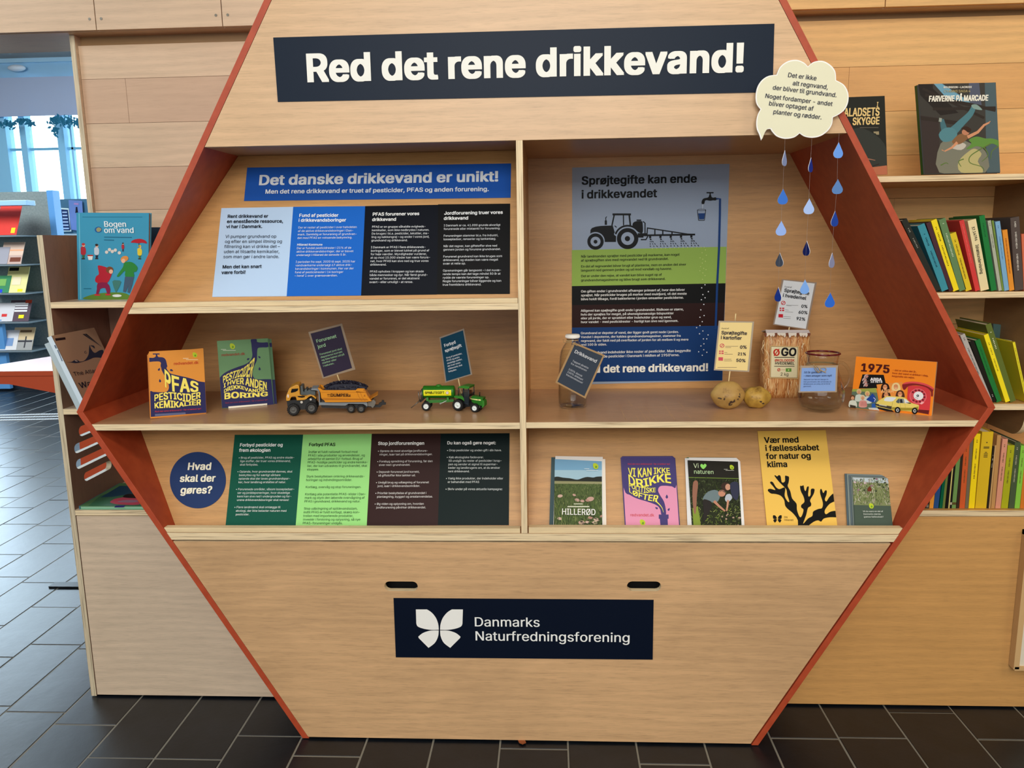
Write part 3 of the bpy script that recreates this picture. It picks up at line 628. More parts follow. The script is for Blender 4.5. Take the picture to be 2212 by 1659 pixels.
for k in range(5):
    x = 1076 + k * 117; y = 962 - k * 2; pr.add(rect(x - 12, y - 22, x + 12, y + 10), bk)
    for dx in (4, 48, 92, 2):
        for q in range(4):
            t0, t1 = q / 4 + .03, q / 4 + .17; pr.add(strk([(x + dx * t0, y + 12 + 105 * t0), (x + dx * t1, y + 12 + 105 * t1)], 7), bk)
# tap, pipe and glass
blu = (24, 62, 122)
pr.add(strk([(1820, 524), (1870, 524), (1868, 700), (1858, 1100), (1836, 1520), (1836, 1560)], 24), blu); pr.add(strk([(1836, 1520), (1830, 1700), (1818, 2010)], 24), blu)
pr.add(smooth([(1662, 580), (1664, 545), (1685, 520), (1725, 512), (1742, 500), (1750, 478), (1765, 478), (1772, 500), (1790, 512), (1822, 508), (1824, 540), (1790, 540), (1755, 545), (1720, 538), (1698, 548), (1690, 580)], 3), bk)
pr.add(rect(1717, 448, 1796, 461), bk).add(rect(1751, 452, 1764, 482), bk).add(strk([(1672, 585), (1670, 640)], 16, 6), (190, 205, 222))
pr.add(strk([(1612, 650), (1625, 768)], 6), bk).add(strk([(1625, 768), (1692, 768)], 6), bk).add(strk([(1692, 768), (1708, 648)], 6), bk).add(strk(ell(1660, 650, 48, 9, 0, 12, 0, 350), 3), bk).add([(1622, 690), (1698, 688), (1688, 755), (1632, 756)], blu)
for x, y in ((1100, 1090), (1150, 1088), (1200, 1086), (1250, 1085), (1300, 1083), (1350, 1082), (1400, 1081), (1450, 1080), (1500, 1079), (1550, 1077), (1600, 1076), (1655, 1074), (1690, 1074), (1703, 1105), (1665, 1137), (1713, 1166), (1643, 1195), (1673, 1211), (1703, 1235), (1668, 1255), (1648, 1296), (1683, 1315), (1710, 1330), (1640, 1342), (1674, 1367), (1698, 1397), (1670, 1440)): pr.add(ell(x, y, 6, 6, 0, 8), (196, 214, 130), False)
for x, y in ((1698, 79), (1661, 114), (1736, 157), (1674, 191), (1699, 227), (1657, 249), (1685, 302), (1651, 364), (1688, 429), (1641, 448), (1667, 498), (1641, 543), (1603, 566), (1674, 604), (1636, 636), (1733, 649), (1680, 694), (1718, 694), (1686, 750), (1652, 774), (1684, 817), (1626, 840), (1719, 846), (1667, 880)): pr.add([cJ_I(*q) for q in ell(x, y, 7, 7, 0, 8)], (225, 230, 238), False)
pr.done(ps)
text(ps, PB, cI, ['Sprøjtegifte kan ende', 'i drikkevandet'], (295, 362), (293, 519), (1601, 337), bk, 0, .026, .96)
text(ps, PB, cI, ['Når landmanden sprøjter med pesticider på markerne, kan noget', 'af sprøjtegiften sive med regnvandet ned til grundvandet.'], (290, 1193), (289, 1238), (1410, 1170), bk, 0, .018)
text(ps, PB, cI, ['En del af regnvandet bliver brugt af planterne, men en anden del siver', 'langsomt ned gennem jorden og ud mod vandløb og havene.'], (290, 1306), (289, 1351), (1484, 1282), bk, 0, .018)
text(ps, PB, cI, ['Det er under den rejse, at vandet kan blive suget op af', 'grundvandsmagasinerne og blive brugt som drikkevand.'], (290, 1415), (289, 1463), (1208, 1398), bk, 0, .018)
ww = (228, 230, 228)
text(ps, PB, cJ, ['Om giften ender i grundvandet afhænger primært af, hvor den bliver', 'sprøjtet. Når pesticider bruges på marker med muldjord, vil det meste', 'blive holdt tilbage, fordi bakterierne i jorden omsætter pesticiderne.'], (289, 168), (289, 256), (1490, 192), ww, 1, .018)
text(ps, PB, cJ, ['Alligevel kan spøjtegifte godt ende i grundvandet. Risikoen er større,', 'hvis der sprøjtes for meget, på uhensigtsmæssige tidspunkter', 'eller på jorde, der er sprækket eller indeholder grus og sand,', 'hvor vandet - med pesticidrester - hurtigt kan sive ned igennem.'], (287, 387), (288, 516), (1455, 370), ww, 0, .018)
text(ps, PB, cJ, ['Grundvand er depoter af vand, der ligger godt gemt nede i jorden.', 'Vandet i depoterne, der kaldes grundvandsmagasiner, stammer fra', 'regnvand, der faldt ned på overfladen af jorden for alt mellem ti og mere', 'end 100 år siden.'], (287, 642), (289, 773), (1510, 713), ww, 2, .018)
text(ps, PB, cJ, ['Rent grundvand indeholder ikke rester af pesticider. Man begyndte', 'først at anvende pesticider i Danmark i midten af 1950’erne.'], (287, 866), (288, 912), (1536, 841), ww, 0, .018)
text(ps, PB, cJ, 'Red det rene drikkevand!', (288, 1080), (288, 1080), (1729, 1058), (238, 238, 228), 0, .032, .98)

# ================================================================ things standing on the middle shelves
def leaning(p0, p1, z, ptop):
    """plane of a board standing on the line p0-p1 (pixels, at height z) and leaning back so that its top passes pixel ptop at the given real height"""
    a, b = aZ(*p0, z), aZ(*p1, z); u = (b - a).normalized(); side = V((u.y, -u.x, 0)); return a, b, u
def card_plane(p0, p1, z, lean):
    a, b = aZ(*p0, z), aZ(*p1, z); u = (b - a).normalized(); back = V((-u.y, u.x, 0)); v = (V((0, 0, 1)) * math.cos(lean) + back * math.sin(lean)); return Plane(a, u, v), (b - a).length
def quadboard(name, P, quad, col, thick, label=None, cat=None, group=None, parent=None, edge=None):
    mb = MB(); mb.pprism(P, quad, thick, flat(col, .4), edge or flat(col, .4)); o = mb.build(name, parent)
    if label: tag(o, label, cat, group)
    return o
leafy = (188, 208, 50)
def leaf_logo(pr, x, y, s):
    pr.add(smooth([(x - s, y - s), (x + .1 * s, y - 1.1 * s), (x + s, y - .1 * s), (x + .6 * s, y + s), (x - .4 * s, y + s), (x - s, y + .3 * s)], 3), leafy)
    pr.add(smooth([(x - .1 * s, y - .2 * s), (x + .5 * s, y), (x + .3 * s, y + .7 * s), (x - .3 * s, y + .5 * s)], 3), (110, 160, 40))
# ---- orange PFAS cards
P1, _ = card_plane((325, 905.5), (446, 893.5), ZM, .16)
oc = (228, 150, 62); nv = (46, 46, 92); yl = (250, 234, 110)
Gc = 'orange campaign cards on the left end of the middle shelf'
c3 = quadboard('campaign_card', P1.shift(-.0035), px(cE, (190, 535), (790, 463), (826, 1180), (222, 1222)), (205, 130, 60), .0012, 'hindmost orange card of the tap card stack, only its edges showing', 'card', Gc)
c2 = quadboard('campaign_card', P1.shift(-.0018), px(cE, (200, 520), (798, 463), (832, 1182), (226, 1228)), (214, 138, 58), .0012, 'middle orange card of the tap card stack, peeking out on the left', 'card', Gc)
c1 = quadboard('campaign_card', P1, px(cE, (210, 500), (800, 468), (835, 1165), (230, 1222)), oc, .0013, 'front orange card lettered PFAS pesticider kemikalier with a dark tap', 'card', Gc)
pr = Print(P1, cE, .0002); pr.clip = [(211, 501), (799, 469), (834, 1164), (231, 1221)]
pr.add(smooth([(228, 1212), (219, 950), (260, 938), (330, 942), (400, 935), (425, 900), (420, 845), (395, 790), (362, 730), (345, 690), (348, 655), (385, 665), (405, 690), (440, 735), (520, 758), (640, 785), (740, 820), (822, 882)], 4)[:-4] + [(834, 1163), (231, 1210)], nv)
pr.add(smooth([(210, 570), (255, 568), (280, 560), (320, 560), (365, 565), (392, 590), (405, 640), (405, 665), (340, 660), (340, 625), (320, 608), (260, 608), (210, 610)], 4), nv)
pr.add(rect(252, 520, 325, 532), nv).add([(283, 528), (297, 528), (305, 552), (322, 565), (272, 565), (285, 550)], nv).add(rect(338, 655, 405, 672), nv).add([(348, 640), (405, 640), (400, 690), (350, 690)], nv)
for x, y, r_, q in ((318, 696, 13, 30), (330, 820, 14, -10), (452, 702, 14, 110)): pr.add(smooth([(x + (r_ * 1.6) * math.sin(math.radians(q)), y - r_ * 1.6 * math.cos(math.radians(q)))] + ell(x, y, r_ * .8, r_, q, 6, -10, 190), 3), nv)
pr.clip = None; leaf_logo(pr, 710, 537, 24); pr.add(rect(580, 570, 640, 577), (240, 214, 170)).add(rect(612, 584, 742, 590), (240, 214, 170))
pr.add([(275, 1178), (605, 1160), (610, 1180), (275, 1202)], (96, 104, 140)); pr.done(c1)
text(c1, P1, cE, 'redvandet.dk', (478, 645), (478, 645), (748, 632), (200, 70, 40), bold=.010)
warp(c1, P1, cE, 'PFAS', [(385, 880), (450, 925), (560, 940), (745, 935)], [(378, 690), (470, 765), (590, 790), (745, 838)], yl, .03)
warp(c1, P1, cE, 'PESTICIDER', [(270, 1038), (400, 1020), (520, 1020), (620, 1045), (768, 1000)], [(270, 970), (400, 942), (540, 950), (640, 958), (768, 938)], yl, .03)
warp(c1, P1, cE, 'KEMIKALIER', [(272, 1115), (400, 1108), (520, 1105), (640, 1085), (772, 1080)], [(270, 1060), (400, 1030), (500, 1040), (620, 1050), (772, 1015)], yl, .03)
text(c1, P1, cE, 'Red det rene drikkevand – før vi lækker tør!', (275, 1160), (275, 1160), (775, 1128), (196, 62, 78), bold=.008)
# ---- green cards in a small holder
P2, _ = card_plane((479, 883), (597, 873), ZM, .18)
gc = (110, 152, 106); Gg = 'green campaign cards beside the orange ones'
d3 = quadboard('campaign_card', P2.shift(-.0048), px(cE, (960, 390), (1540, 363), (1602, 1070), (1010, 1112)), (88, 124, 88), .0012, 'hindmost green tap card, shifted to the right behind the others', 'card', Gg)
d2 = quadboard('campaign_card', P2.shift(-.0024), px(cE, (955, 388), (1512, 358), (1570, 1078), (1006, 1114)), (98, 138, 96), .0012, 'middle green tap card, half hidden behind the front one', 'card', Gg)
pr = Print(P2.shift(-.0048), cE, .0002); pr.add([(1500, 408), (1543, 405), (1546, 450), (1502, 452)], (40, 40, 82)).add([(1530, 806), (1578, 804), (1601, 1068), (1560, 1072)], (44, 44, 84)); pr.done(d3)
d1 = quadboard('campaign_card', P2, px(cE, (948, 385), (1500, 355), (1568, 1078), (1003, 1117)), gc, .0013, 'front green card lettered Pesticider i hver anden drikkevandsboring in the small holder', 'card', Gg)
pr = Print(P2, cE, .0002); pr.clip = [(949, 386), (1499, 356), (1567, 1077), (1004, 1116)]
pr.add([(1003, 1114), (978, 785)] + smooth([(978, 785), (1020, 740), (1090, 700), (1180, 665), (1262, 635), (1310, 598), (1332, 545), (1328, 490), (1322, 420), (1318, 368), (1378, 366), (1385, 395), (1440, 402), (1502, 402), (1505, 450), (1440, 455), (1395, 462), (1385, 500), (1384, 550), (1380, 600), (1352, 660), (1336, 730), (1350, 785), (1400, 802), (1460, 800), (1538, 800)], 4, False) + [(1566, 1076)], nv)
for x, y, r_, q in ((1286, 583, 13, 60), (1410, 562, 12, -45), (1411, 690, 14, -5)): pr.add(smooth([(x + (r_ * 1.5) * math.sin(math.radians(q)), y - r_ * 1.5 * math.cos(math.radians(q)))] + ell(x, y, r_ * .8, r_, q, 6, -10, 190), 3), nv)
pr.clip = None; leaf_logo(pr, 1118, 443, 27); pr.add(rect(992, 474, 1048, 480), (200, 214, 190)).add(rect(1012, 484, 1152, 490), (200, 214, 190)); pr.done(d1)
text(d1, P2, cE, 'redvandet.dk', (998, 552), (998, 552), (1252, 536), (170, 66, 50), bold=.010)
warp(d1, P2, cE, 'PESTICIDER', [(1016, 840), (1100, 805), (1200, 775), (1325, 778)], [(1014, 770), (1100, 725), (1240, 675), (1362, 560)], yl, .03)
warp(d1, P2, cE, 'I HVER ANDEN', [(1022, 896), (1100, 855), (1230, 855), (1350, 890), (1488, 905)], [(1022, 850), (1100, 815), (1230, 785), (1350, 800), (1488, 835)], yl, .03)
warp(d1, P2, cE, 'DRIKKEVANDS-', [(1025, 950), (1100, 920), (1200, 905), (1320, 940), (1495, 928)], [(1025, 915), (1100, 872), (1200, 868), (1330, 905), (1495, 895)], yl, .03)
warp(d1, P2, cE, 'BORING', [(1030, 1018), (1150, 1005), (1300, 998), (1500, 982)], [(1030, 955), (1150, 938), (1300, 950), (1500, 935)], yl, .035)
text(d1, P2, cE, 'Red det rene drikkevand – før vi lækker tør!', (1038, 1066), (1038, 1066), (1500, 1030), (150, 60, 84), bold=.008)
hd = thing('card_holder', 'low metal card holder with a pale front lip under the green cards', 'holder', aZ(538, 878, ZM))
PH = P2.shift(.005); MB().pprism(PH, px(cE, (1073, 1096), (1494, 1062), (1494, 1084), (1073, 1124)), .0012, mat('holder_lip', (236, 226, 206), .3, .2)).build('front_lip', hd)
MB().pprism(PH, px(cE, (1073, 1116), (1494, 1078), (1494, 1084), (1073, 1124)), .03, mat('holder_metal', (150, 140, 128), .35, .6)).build('tray', hd)

# ---- toy dumper truck with trailer
TP = gplane((634, 899), (784, 892), ZM)
def LP(p): return TP.loc(p)
truck = thing('toy_truck', 'yellow toy dumper truck with big black tyres and grey trailer full of dark gravel', 'toy', aZ(700, 894, ZM))
orange = flat((214, 140, 40), .3); orange2 = mat('truck_body_yellow', (206, 146, 40), .28); tgrey = flat((128, 136, 142), .4); dgrey = flat((84, 92, 94), .4); tyre = mat('tyre_rubber', (20, 20, 21), .7); hubm = flat((96, 96, 94), .35); tglass = mat('toy_window', (12, 12, 14), .1)
def tp(pts): return px(cAF, *pts)
wd_t = .052
mb = MB(); mb.pprism(TP, tp([(162, 580), (158, 500), (180, 440), (205, 380), (225, 340), (345, 278), (395, 282), (412, 320), (425, 468), (470, 490), (560, 480), (620, 466), (690, 484), (740, 535), (720, 545), (690, 520), (640, 488), (590, 510), (545, 552), (500, 566), (362, 575), (350, 520), (330, 500), (270, 505), (245, 530), (232, 575), (195, 585)]), wd_t, orange2, front=.0)
mb.build('cab', truck, .0012)
mb = MB(); mb.pprism(TP, tp([(248, 420), (268, 355), (395, 345), (382, 385), (340, 410), (262, 428)]), .0006, tglass, front=.0007); mb.pprism(TP, tp([(380, 490), (515, 490), (520, 510), (460, 522), (390, 512)]), .0006, tglass, front=.0006)
mb.build('side_window', truck)
a0, b0 = LP(cAF(190, 430)), LP(cAF(228, 345)); mb = MB(); e = .004
mb.prism([TP.w(a0[0], a0[1], -e) + TP.u * -.0007, TP.w(b0[0], b0[1], -e) + TP.u * -.0007, TP.w(b0[0], b0[1], -wd_t + e) + TP.u * -.0007, TP.w(a0[0], a0[1], -wd_t + e) + TP.u * -.0007], TP.u * .0012 + TP.v * .0004, tglass); mb.build('windscreen', truck)
MB().pprism(TP, tp([(186, 520), (180, 470), (200, 452), (214, 475), (214, 520)]), .003, flat((228, 206, 190), .2), front=.0012).build('headlight', truck)
mb = MB(); mb.pprism(TP, tp([(430, 468), (428, 310), (470, 310), (482, 405), (500, 430), (510, 380), (550, 372), (556, 405), (590, 385), (628, 390), (632, 402), (715, 410), (715, 480), (440, 482)]), wd_t - .012, dgrey, front=-.006); mb.build('engine_block', truck, .0008)
mb = MB(); mb.pprism(TP, tp([(165, 590), (360, 570), (560, 560), (640, 520), (720, 560), (720, 640), (640, 760), (420, 760), (180, 700)]), wd_t - .012, black, front=-.006); mb.pprism(TP, tp([(815, 660), (1330, 680), (1700, 660), (1700, 740), (1250, 745), (830, 730)]), wd_t - .02, black, front=-.01)
mb.build('chassis', truck)
mb = MB()
for x, y, r in ((455, 608, 26), (630, 555, 22)): a, b = LP(cAF(x, y)); mb.cyl(TP.w(a, b, -.001), r / 8.848 * 1.06e-3, TP.n, .002, flat((200, 196, 186), .3), 14)
mb.build('bolts', truck)
def wheel(P, pxc, r, w_, parent, hub=.55, off=0, hm=None, tread=18, name='wheel'):
    a, b = P.loc(pxc); b = max(b, r + (ZM - P.o.z) + .0001) if name == 'wheel' else b
    for k, o2 in enumerate((off, off - wd_t)):
        c = P.w(a, b, o2 - (0 if k == 0 else 0)); mb = MB(); d = P.n; s0 = c - d * (w_ if k == 0 else 0)
        prof = [(r * .62, 0), (r * .9, 0), (r, w_ * .2), (r, w_ * .8), (r * .9, w_), (r * .62, w_), (r * .60, w_ * .7), (1e-5, w_ * .7)]
        mb.lathe(s0, prof, tyre, 30, d); mb.lathe(s0, [(1e-5, 0), (r * .62, 0)], tyre, 30, d)
        for t in range(tread):
            q = 2 * math.pi * t / tread; e1 = P.u * math.cos(q) + P.v * math.sin(q); e2 = P.v * math.cos(q) - P.u * math.sin(q)
            for sd in (0, 1):
                o_ = s0 + d * (w_ * (.08 + .46 * sd)) + e2 * r * .06 * (sd * 2 - 1)
                vs = [o_ + e1 * r * i + e2 * r * .07 * j + d * w_ * .38 * l for i in (.97, 1.045) for j in (-1, 1) for l in (0, 1)]
                mb.add(vs, [(4, 5, 7, 6), (0, 4, 6, 2), (1, 3, 7, 5), (0, 1, 5, 4), (2, 6, 7, 3)], tyre)
        wo = mb.build(name, parent); H = hm or hubm; hb = MB()
        hb.lathe(s0, [(r * .6, w_ * .72), (r * .58, w_ * .98), (r * .5, w_ * .98), (r * .44, w_ * .78), (r * .2, w_ * .8), (r * .16, w_ * 1.0), (1e-5, w_ * 1.0)], H, 26, d); hb.build('hub', wo)
S = 1.06e-3 / 8.848
wheel(TP, cAF(300, 752), 122 * S, .015, truck, off=.004); wheel(TP, cAF(645, 718), 118 * S, .015, truck, off=.004)
for x in (1400, 1592): wheel(TP, cAF(x, 735), 82 * S * 1.02, .010, truck, off=.002, tread=0)
mb = MB(); mb.pprism(TP, tp([(635, 385), (640, 355), (760, 350), (790, 380), (800, 440), (806, 620), (1330, 618), (1700, 612), (1712, 640), (1712, 700), (1640, 650), (1350, 645), (1290, 680), (806, 670), (786, 680), (780, 450), (770, 400), (740, 390)]), wd_t - .006, tgrey, front=-.003); mb.build('trailer_frame', truck, .0006)
mb = MB(); mb.pprism(TP, tp([(1712, 620), (1760, 610), (1830, 570), (1875, 620), (1850, 690), (1810, 735), (1780, 700), (1712, 695)]), wd_t - .016, flat((116, 114, 108), .4), front=-.008); mb.build('rear_bracket', truck, .0006)
mb = MB(); mb.pprism(TP, tp([(1690, 700), (1920, 695), (1940, 660), (1985, 640), (1985, 608), (2030, 608), (2035, 645), (2070, 655), (2065, 690), (2000, 695), (1960, 740), (1800, 745), (1690, 735)]), .008, black, front=-.022); mb.build('tow_hitch', truck)
# tipper body: an open tub
mb = MB(); side = tp([(762, 338), (815, 342), (862, 378), (1490, 378), (1525, 345), (1640, 345), (1700, 480), (1790, 585), (1700, 600), (905, 606), (890, 570), (850, 545), (830, 520), (815, 400)])
for fr in (0, -wd_t + .0025): mb.pprism(TP, side, .0025, orange, front=fr + .0015)
def cross(p, q, th=.0022):
    a, b = LP(cAF(*p)), LP(cAF(*q)); mb.prism([TP.w(a[0], a[1], -.0005), TP.w(b[0], b[1], -.0005), TP.w(b[0], b[1], -wd_t + .001), TP.w(a[0], a[1], -wd_t + .001)], TP.u * th, orange)
cross((770, 340), (905, 600)); cross((905, 575), (1700, 575)); cross((1700, 590), (1905, 470), .001)
mb.pprism(TP, tp([(905, 580), (1700, 575), (1700, 600), (905, 606)]), wd_t - .003, orange, front=-.001)
gate = [LP(cAF(*p)) for p in ((1790, 590), (1700, 480), (1640, 345))]
mb.build('tipper_body', truck)
mb = MB(); a = [LP(cAF(*p)) for p in ((1645, 350), (1700, 480), (1785, 590))]
mb.prism([TP.w(a[0][0], a[0][1], -wd_t + .003), TP.w(a[1][0], a[1][1], -wd_t + .001), TP.w(a[2][0], a[2][1], -wd_t + .003), TP.w(a[2][0], a[2][1], -.002), TP.w(a[1][0], a[1][1], 0), TP.w(a[0][0], a[0][1], -.002)], TP.u * .0016, orange); mb.build('tailgate', truck)
pr = Print(TP, cAF, .0019); dk = (170, 104, 30)
pr.add([(832, 524), (1700, 540), (1740, 572), (900, 566)], (178, 112, 34)); pr.add(strk([(822, 418), (1500, 416), (1500, 400), (1690, 420)], 5), dk)
for x in (1520, 1580): pr.add(strk([(x, 420), (x + 30, 500), (x + 90, 585)], 6), dk)
pr.add(ell(1648, 378, 16, 16, 0, 16), dk).add(ell(1648, 378, 9, 9), (214, 140, 40)).add([(1640, 495), (1660, 455), (1680, 495)], dk)
pr.add(rect(945, 452, 1000, 462), (60, 30, 14)).add(rect(945, 470, 1000, 475), (60, 30, 14)).add(rect(950, 494, 1395, 500), (110, 62, 22)).add([(1352, 498), (1352, 480), (1370, 486), (1372, 455), (1386, 455), (1388, 498)], (60, 30, 14)); pr.done(truck, 'decal')
text(truck, TP, cAF, 'DUMPER', (1008, 496), (1008, 496), (1350, 498), (52, 24, 12), bold=.03, eps=.0026)
# gravel load
mb = MB(); A, B = LP(cAF(880, 378)), LP(cAF(1700, 360)); rnd = random.Random(3)
gv = mat('gravel', (34, 35, 50), .28); mnd = [(880, 378), (930, 350), (1010, 305), (1090, 280), (1200, 272), (1330, 270), (1480, 275), (1570, 300), (1680, 330), (1690, 370), (1600, 400), (950, 400)]
mb.pprism(TP, tp(mnd), wd_t - .012, gv, front=-.006)
for _ in range(620):
    t = rnd.random(); x = 880 + t * 830; top = 375 - 140 * math.sin(math.pi * min(1, max(0, (t * .96 + .02)))) ** .6
    dz = rnd.random(); a, b = LP(cAF(x, 380)); a2, b2 = LP(cAF(x, top)); hgt = (b2 - b) * (1 - abs(dz * 2 - 1) ** 2.2 * .8); r = rnd.uniform(.0015, .0028)
    c = TP.w(a, b + hgt, -.003 - dz * (wd_t - .008)); n = [V((rnd.gauss(0, 1), rnd.gauss(0, 1), rnd.gauss(0, 1))).normalized() * r * rnd.uniform(.7, 1.2) for _ in range(6)]
    ax = [V((r, 0, 0)), V((-r, 0, 0)), V((0, r, 0)), V((0, -r, 0)), V((0, 0, r)), V((0, 0, -r))]
    mb.add([c + p + q * .4 for p, q in zip(ax, n)], [(0, 2, 4), (2, 1, 4), (1, 3, 4), (3, 0, 4), (2, 0, 5), (1, 2, 5), (3, 1, 5), (0, 3, 5)], gv)
tag(mb.build('gravel_load', truck), kind='stuff')

# ---- sprayer tank trailer
KP = vplane(aZ(921, 888, ZM).y); S2 = 1.09e-3 / 11.642
def kp(pts): return px(cAG, *pts)
tg = mat('toy_green', (36, 112, 28), .3); tg2 = mat('toy_green_light', (52, 128, 40), .35)
tank = thing('toy_tank_trailer', 'green toy tank trailer with yellow Sprøjtegift strip behind the tractor', 'toy', aZ(935, 885, ZM))
cx0, cy0 = KP.loc(cAG(385, 450)); cx1, _ = KP.loc(cAG(1160, 450)); R = 170 * S2; cyc = KP.loc(cAG(400, 455))[1]; yc_ = -.016
mb = MB(); prof = [(1e-5, -.003), (R * .6, -.0025), (R * .93, -.0005), (R, .0015), (R, cx1 - cx0 - .0015), (R * .93, cx1 - cx0 + .0005), (R * .6, cx1 - cx0 + .0025), (1e-5, cx1 - cx0 + .003)]
mb.lathe(KP.w(cx0, cyc, yc_), prof, tg, 40, (1, 0, 0)); mb.build('tank', tank)
mb = MB(); a, b = KP.loc(cAG(765, 320)); mb.ball(KP.w(a, cyc + R * .98, yc_), (.0075, .0075, .0036), tg2, 18, 8); mb.build('hatch', tank)
# label wrapped on the cylinder
mb = MB(); xa_, xb_ = KP.loc(cAG(405, 450))[0], KP.loc(cAG(1100, 450))[0]; vs = []; th0, th1 = math.radians(-26), math.radians(26)
for i in range(9):
    t = th0 + (th1 - th0) * i / 8
    for x in (xa_, xb_): vs.append(KP.w(x, cyc + (R + .0003) * math.sin(t), yc_ + (R + .0003) * math.cos(t)))
mb.add(vs, [(2 * i, 2 * i + 1, 2 * i + 3, 2 * i + 2) for i in range(8)], flat((236, 232, 40), .4)); lb = mb.build('warning_strip', tank)
KL = KP.shift(yc_ + R)
text(lb, KL, cAG, 'SPRØJTEGIFT', (438, 474), (438, 474), (928, 470), (24, 30, 10), bold=.03, eps=.0006, hs=1.15)
pr = Print(KL, cAG, .0005); pr.add([(1003, 398), (1056, 450), (1003, 498), (952, 450)], (170, 60, 40)).add([(1003, 408), (1044, 450), (1003, 488), (964, 450)], (238, 236, 226)).add(ell(1003, 448, 12, 8), (90, 90, 90)); pr.done(lb, 'hazard_mark')
mb = MB(); 
for x in (470, 985): mb.pprism(KP, kp([(x, 575), (x + 50, 575), (x + 55, 665), (x, 660)]), .026, tg2, front=-.003)
mb.pprism(KP, kp([(500, 650), (1160, 628), (1160, 680), (1000, 700), (560, 715)]), .022, tg, front=-.005); mb.build('cradle', tank, .0004)
mb = MB(); mb.tube([KP.p(cAG(835, 712), .001), KP.p(cAG(900, 690), .001), KP.p(cAG(985, 645), .001)], .0009, flat((196, 200, 196), .3)); mb.ball(KP.p(cAG(832, 718), .001), (.0024, .002, .0026), flat((150, 150, 146), .3), 10, 8); mb.build('jockey_stand', tank)
mb = MB(); sp = mat('spray_pipes', (120, 118, 112), .3, .7)
for x0, x1 in ((265, 300), (318, 345), (352, 370)): mb.tube([KP.p(cAG(x0, 425 - (x0 - 265) * .4), -.004), KP.p(cAG(x1, 655), -.004)], .0012, sp)
mb.pprism(KP, kp([(330, 380), (385, 345), (400, 640), (330, 700), (290, 700), (285, 660), (340, 640)]), .016, black, front=-.008)
mb.tube([KP.p(cAG(320, 670), -.006), KP.p(cAG(230, 720), -.002), KP.p(cAG(90, 830), 0)], .0011, mat('arm_metal', (110, 104, 94), .4, .6)); mb.tube([KP.p(cAG(300, 640), -.012), KP.p(cAG(110, 825), -.004)], .0008, mat('arm_metal', (110, 104, 94), .4, .6))
mb.build('spray_boom', tank)
whub = mat('white_hub', (222, 230, 228), .3); wt = wd_t; wd_t = .038
wheel(KP, cAG(472, 787), 121 * S2, .009, tank, off=.004, hm=whub, tread=0); wd_t = wt

# ---- toy tractor, turned a little towards the viewer
a_, b_ = aZ(988, 888.5, ZM), aZ(1026, 892, ZM); QP = Plane(a_, V((b_.x - a_.x, (b_.y - a_.y) * .75, 0)), (0, 0, 1))
tractor = thing('toy_tractor', 'green toy tractor with black cab frame and white wheel hubs', 'toy', aZ(1005, 885, ZM))
def qp(pts): return px(cAG, *pts)
TW = .034
mb = MB(); mb.pprism(QP, qp([(1565, 585), (1600, 540), (1870, 590), (1850, 680), (1845, 800), (1700, 760), (1590, 700)]), TW * .52, tg, front=-TW * .24)
mb.pprism(QP, qp([(1165, 565), (1172, 525), (1380, 535), (1400, 560), (1440, 640), (1450, 700), (1400, 640), (1330, 600), (1240, 590)]), TW * .9, tg2, front=-.001)
mb.build('body', tractor, .0006)
mb = MB(); mb.pprism(QP, qp([(1845, 800), (1850, 650), (1880, 655), (1900, 700), (1900, 790), (1870, 830), (1830, 850)]), TW * .5, tg2, front=-TW * .25); mb.build('grille_guard', tractor, .0005)
mb = MB(); mb.pprism(QP, qp([(1268, 315), (1285, 295), (1400, 270), (1560, 290), (1556, 340), (1500, 350)]), TW * .98, tg2, front=.001); mb.build('roof', tractor, .0008)
dkf = mat('cab_frame', (22, 34, 42), .35); mb = MB()
for fr in (0, -TW + .002):
    for a, b in (((1285, 320), (1285, 520)), ((1400, 345), (1410, 560)), ((1545, 345), (1550, 700)), ((1410, 700), (1550, 740))):
        mb.tube([QP.p(cAG(*a), fr), QP.p(cAG(*b), fr)], .0011, dkf, 6)
mb.pprism(QP, qp([(1410, 540), (1550, 545), (1550, 780), (1440, 720)]), .002, dkf, front=0); mb.pprism(QP, qp([(1330, 480), (1560, 500), (1540, 560), (1400, 560)]), TW * .8, dkf, front=-.003)
mb.pprism(QP, qp([(1400, 640), (1700, 680), (1690, 800), (1420, 830)]), TW * .4, black, front=-TW * .3); mb.build('cab', tractor)
mb = MB(); mb.pprism(QP, qp([(1425, 355), (1540, 355), (1540, 545), (1425, 540)]), .0004, mat('toy_cab_glass', (150, 160, 160), .05, 0, .9, 1.1), front=.0002); mb.build('window', tractor)
mb = MB(); mb.tube([QP.p(cAG(1750, 560), -TW * .5), QP.p(cAG(1752, 465), -TW * .5)], .0014, black, 8); mb.build('exhaust_pipe', tractor)
mb = MB(); mb.tube([QP.p(cAG(1590, 460), -TW * .5 + .004), QP.p(cAG(1610, 470), -TW * .5 - .004), QP.p(cAG(1600, 500), -TW * .5)], .0009, black, 6); mb.pprism(QP, qp([(1470, 500), (1480, 420), (1520, 420), (1530, 500)]), .01, flat((96, 58, 40), .6), front=-TW * .4); mb.build('seat_and_wheel', tractor)
pr = Print(QP.shift(-TW * .24), cAG, .0007); pr.add([(1575, 590), (1700, 600), (1850, 615), (1848, 648), (1745, 638), (1600, 606)], (226, 226, 150)); pr.add([(1770, 612), (1790, 615), (1795, 632), (1765, 628)], (60, 70, 30)); pr.done(tractor, 'stripe')
wt = wd_t; wd_t = TW - .004
wheel(QP, cAG(1265, 760), 150 * S2, .012, tractor, off=.002, hm=whub, tread=20); wheel(QP, cAG(1690, 845), 116 * S2, .010, tractor, off=.002, hm=whub, tread=16); wd_t = wt
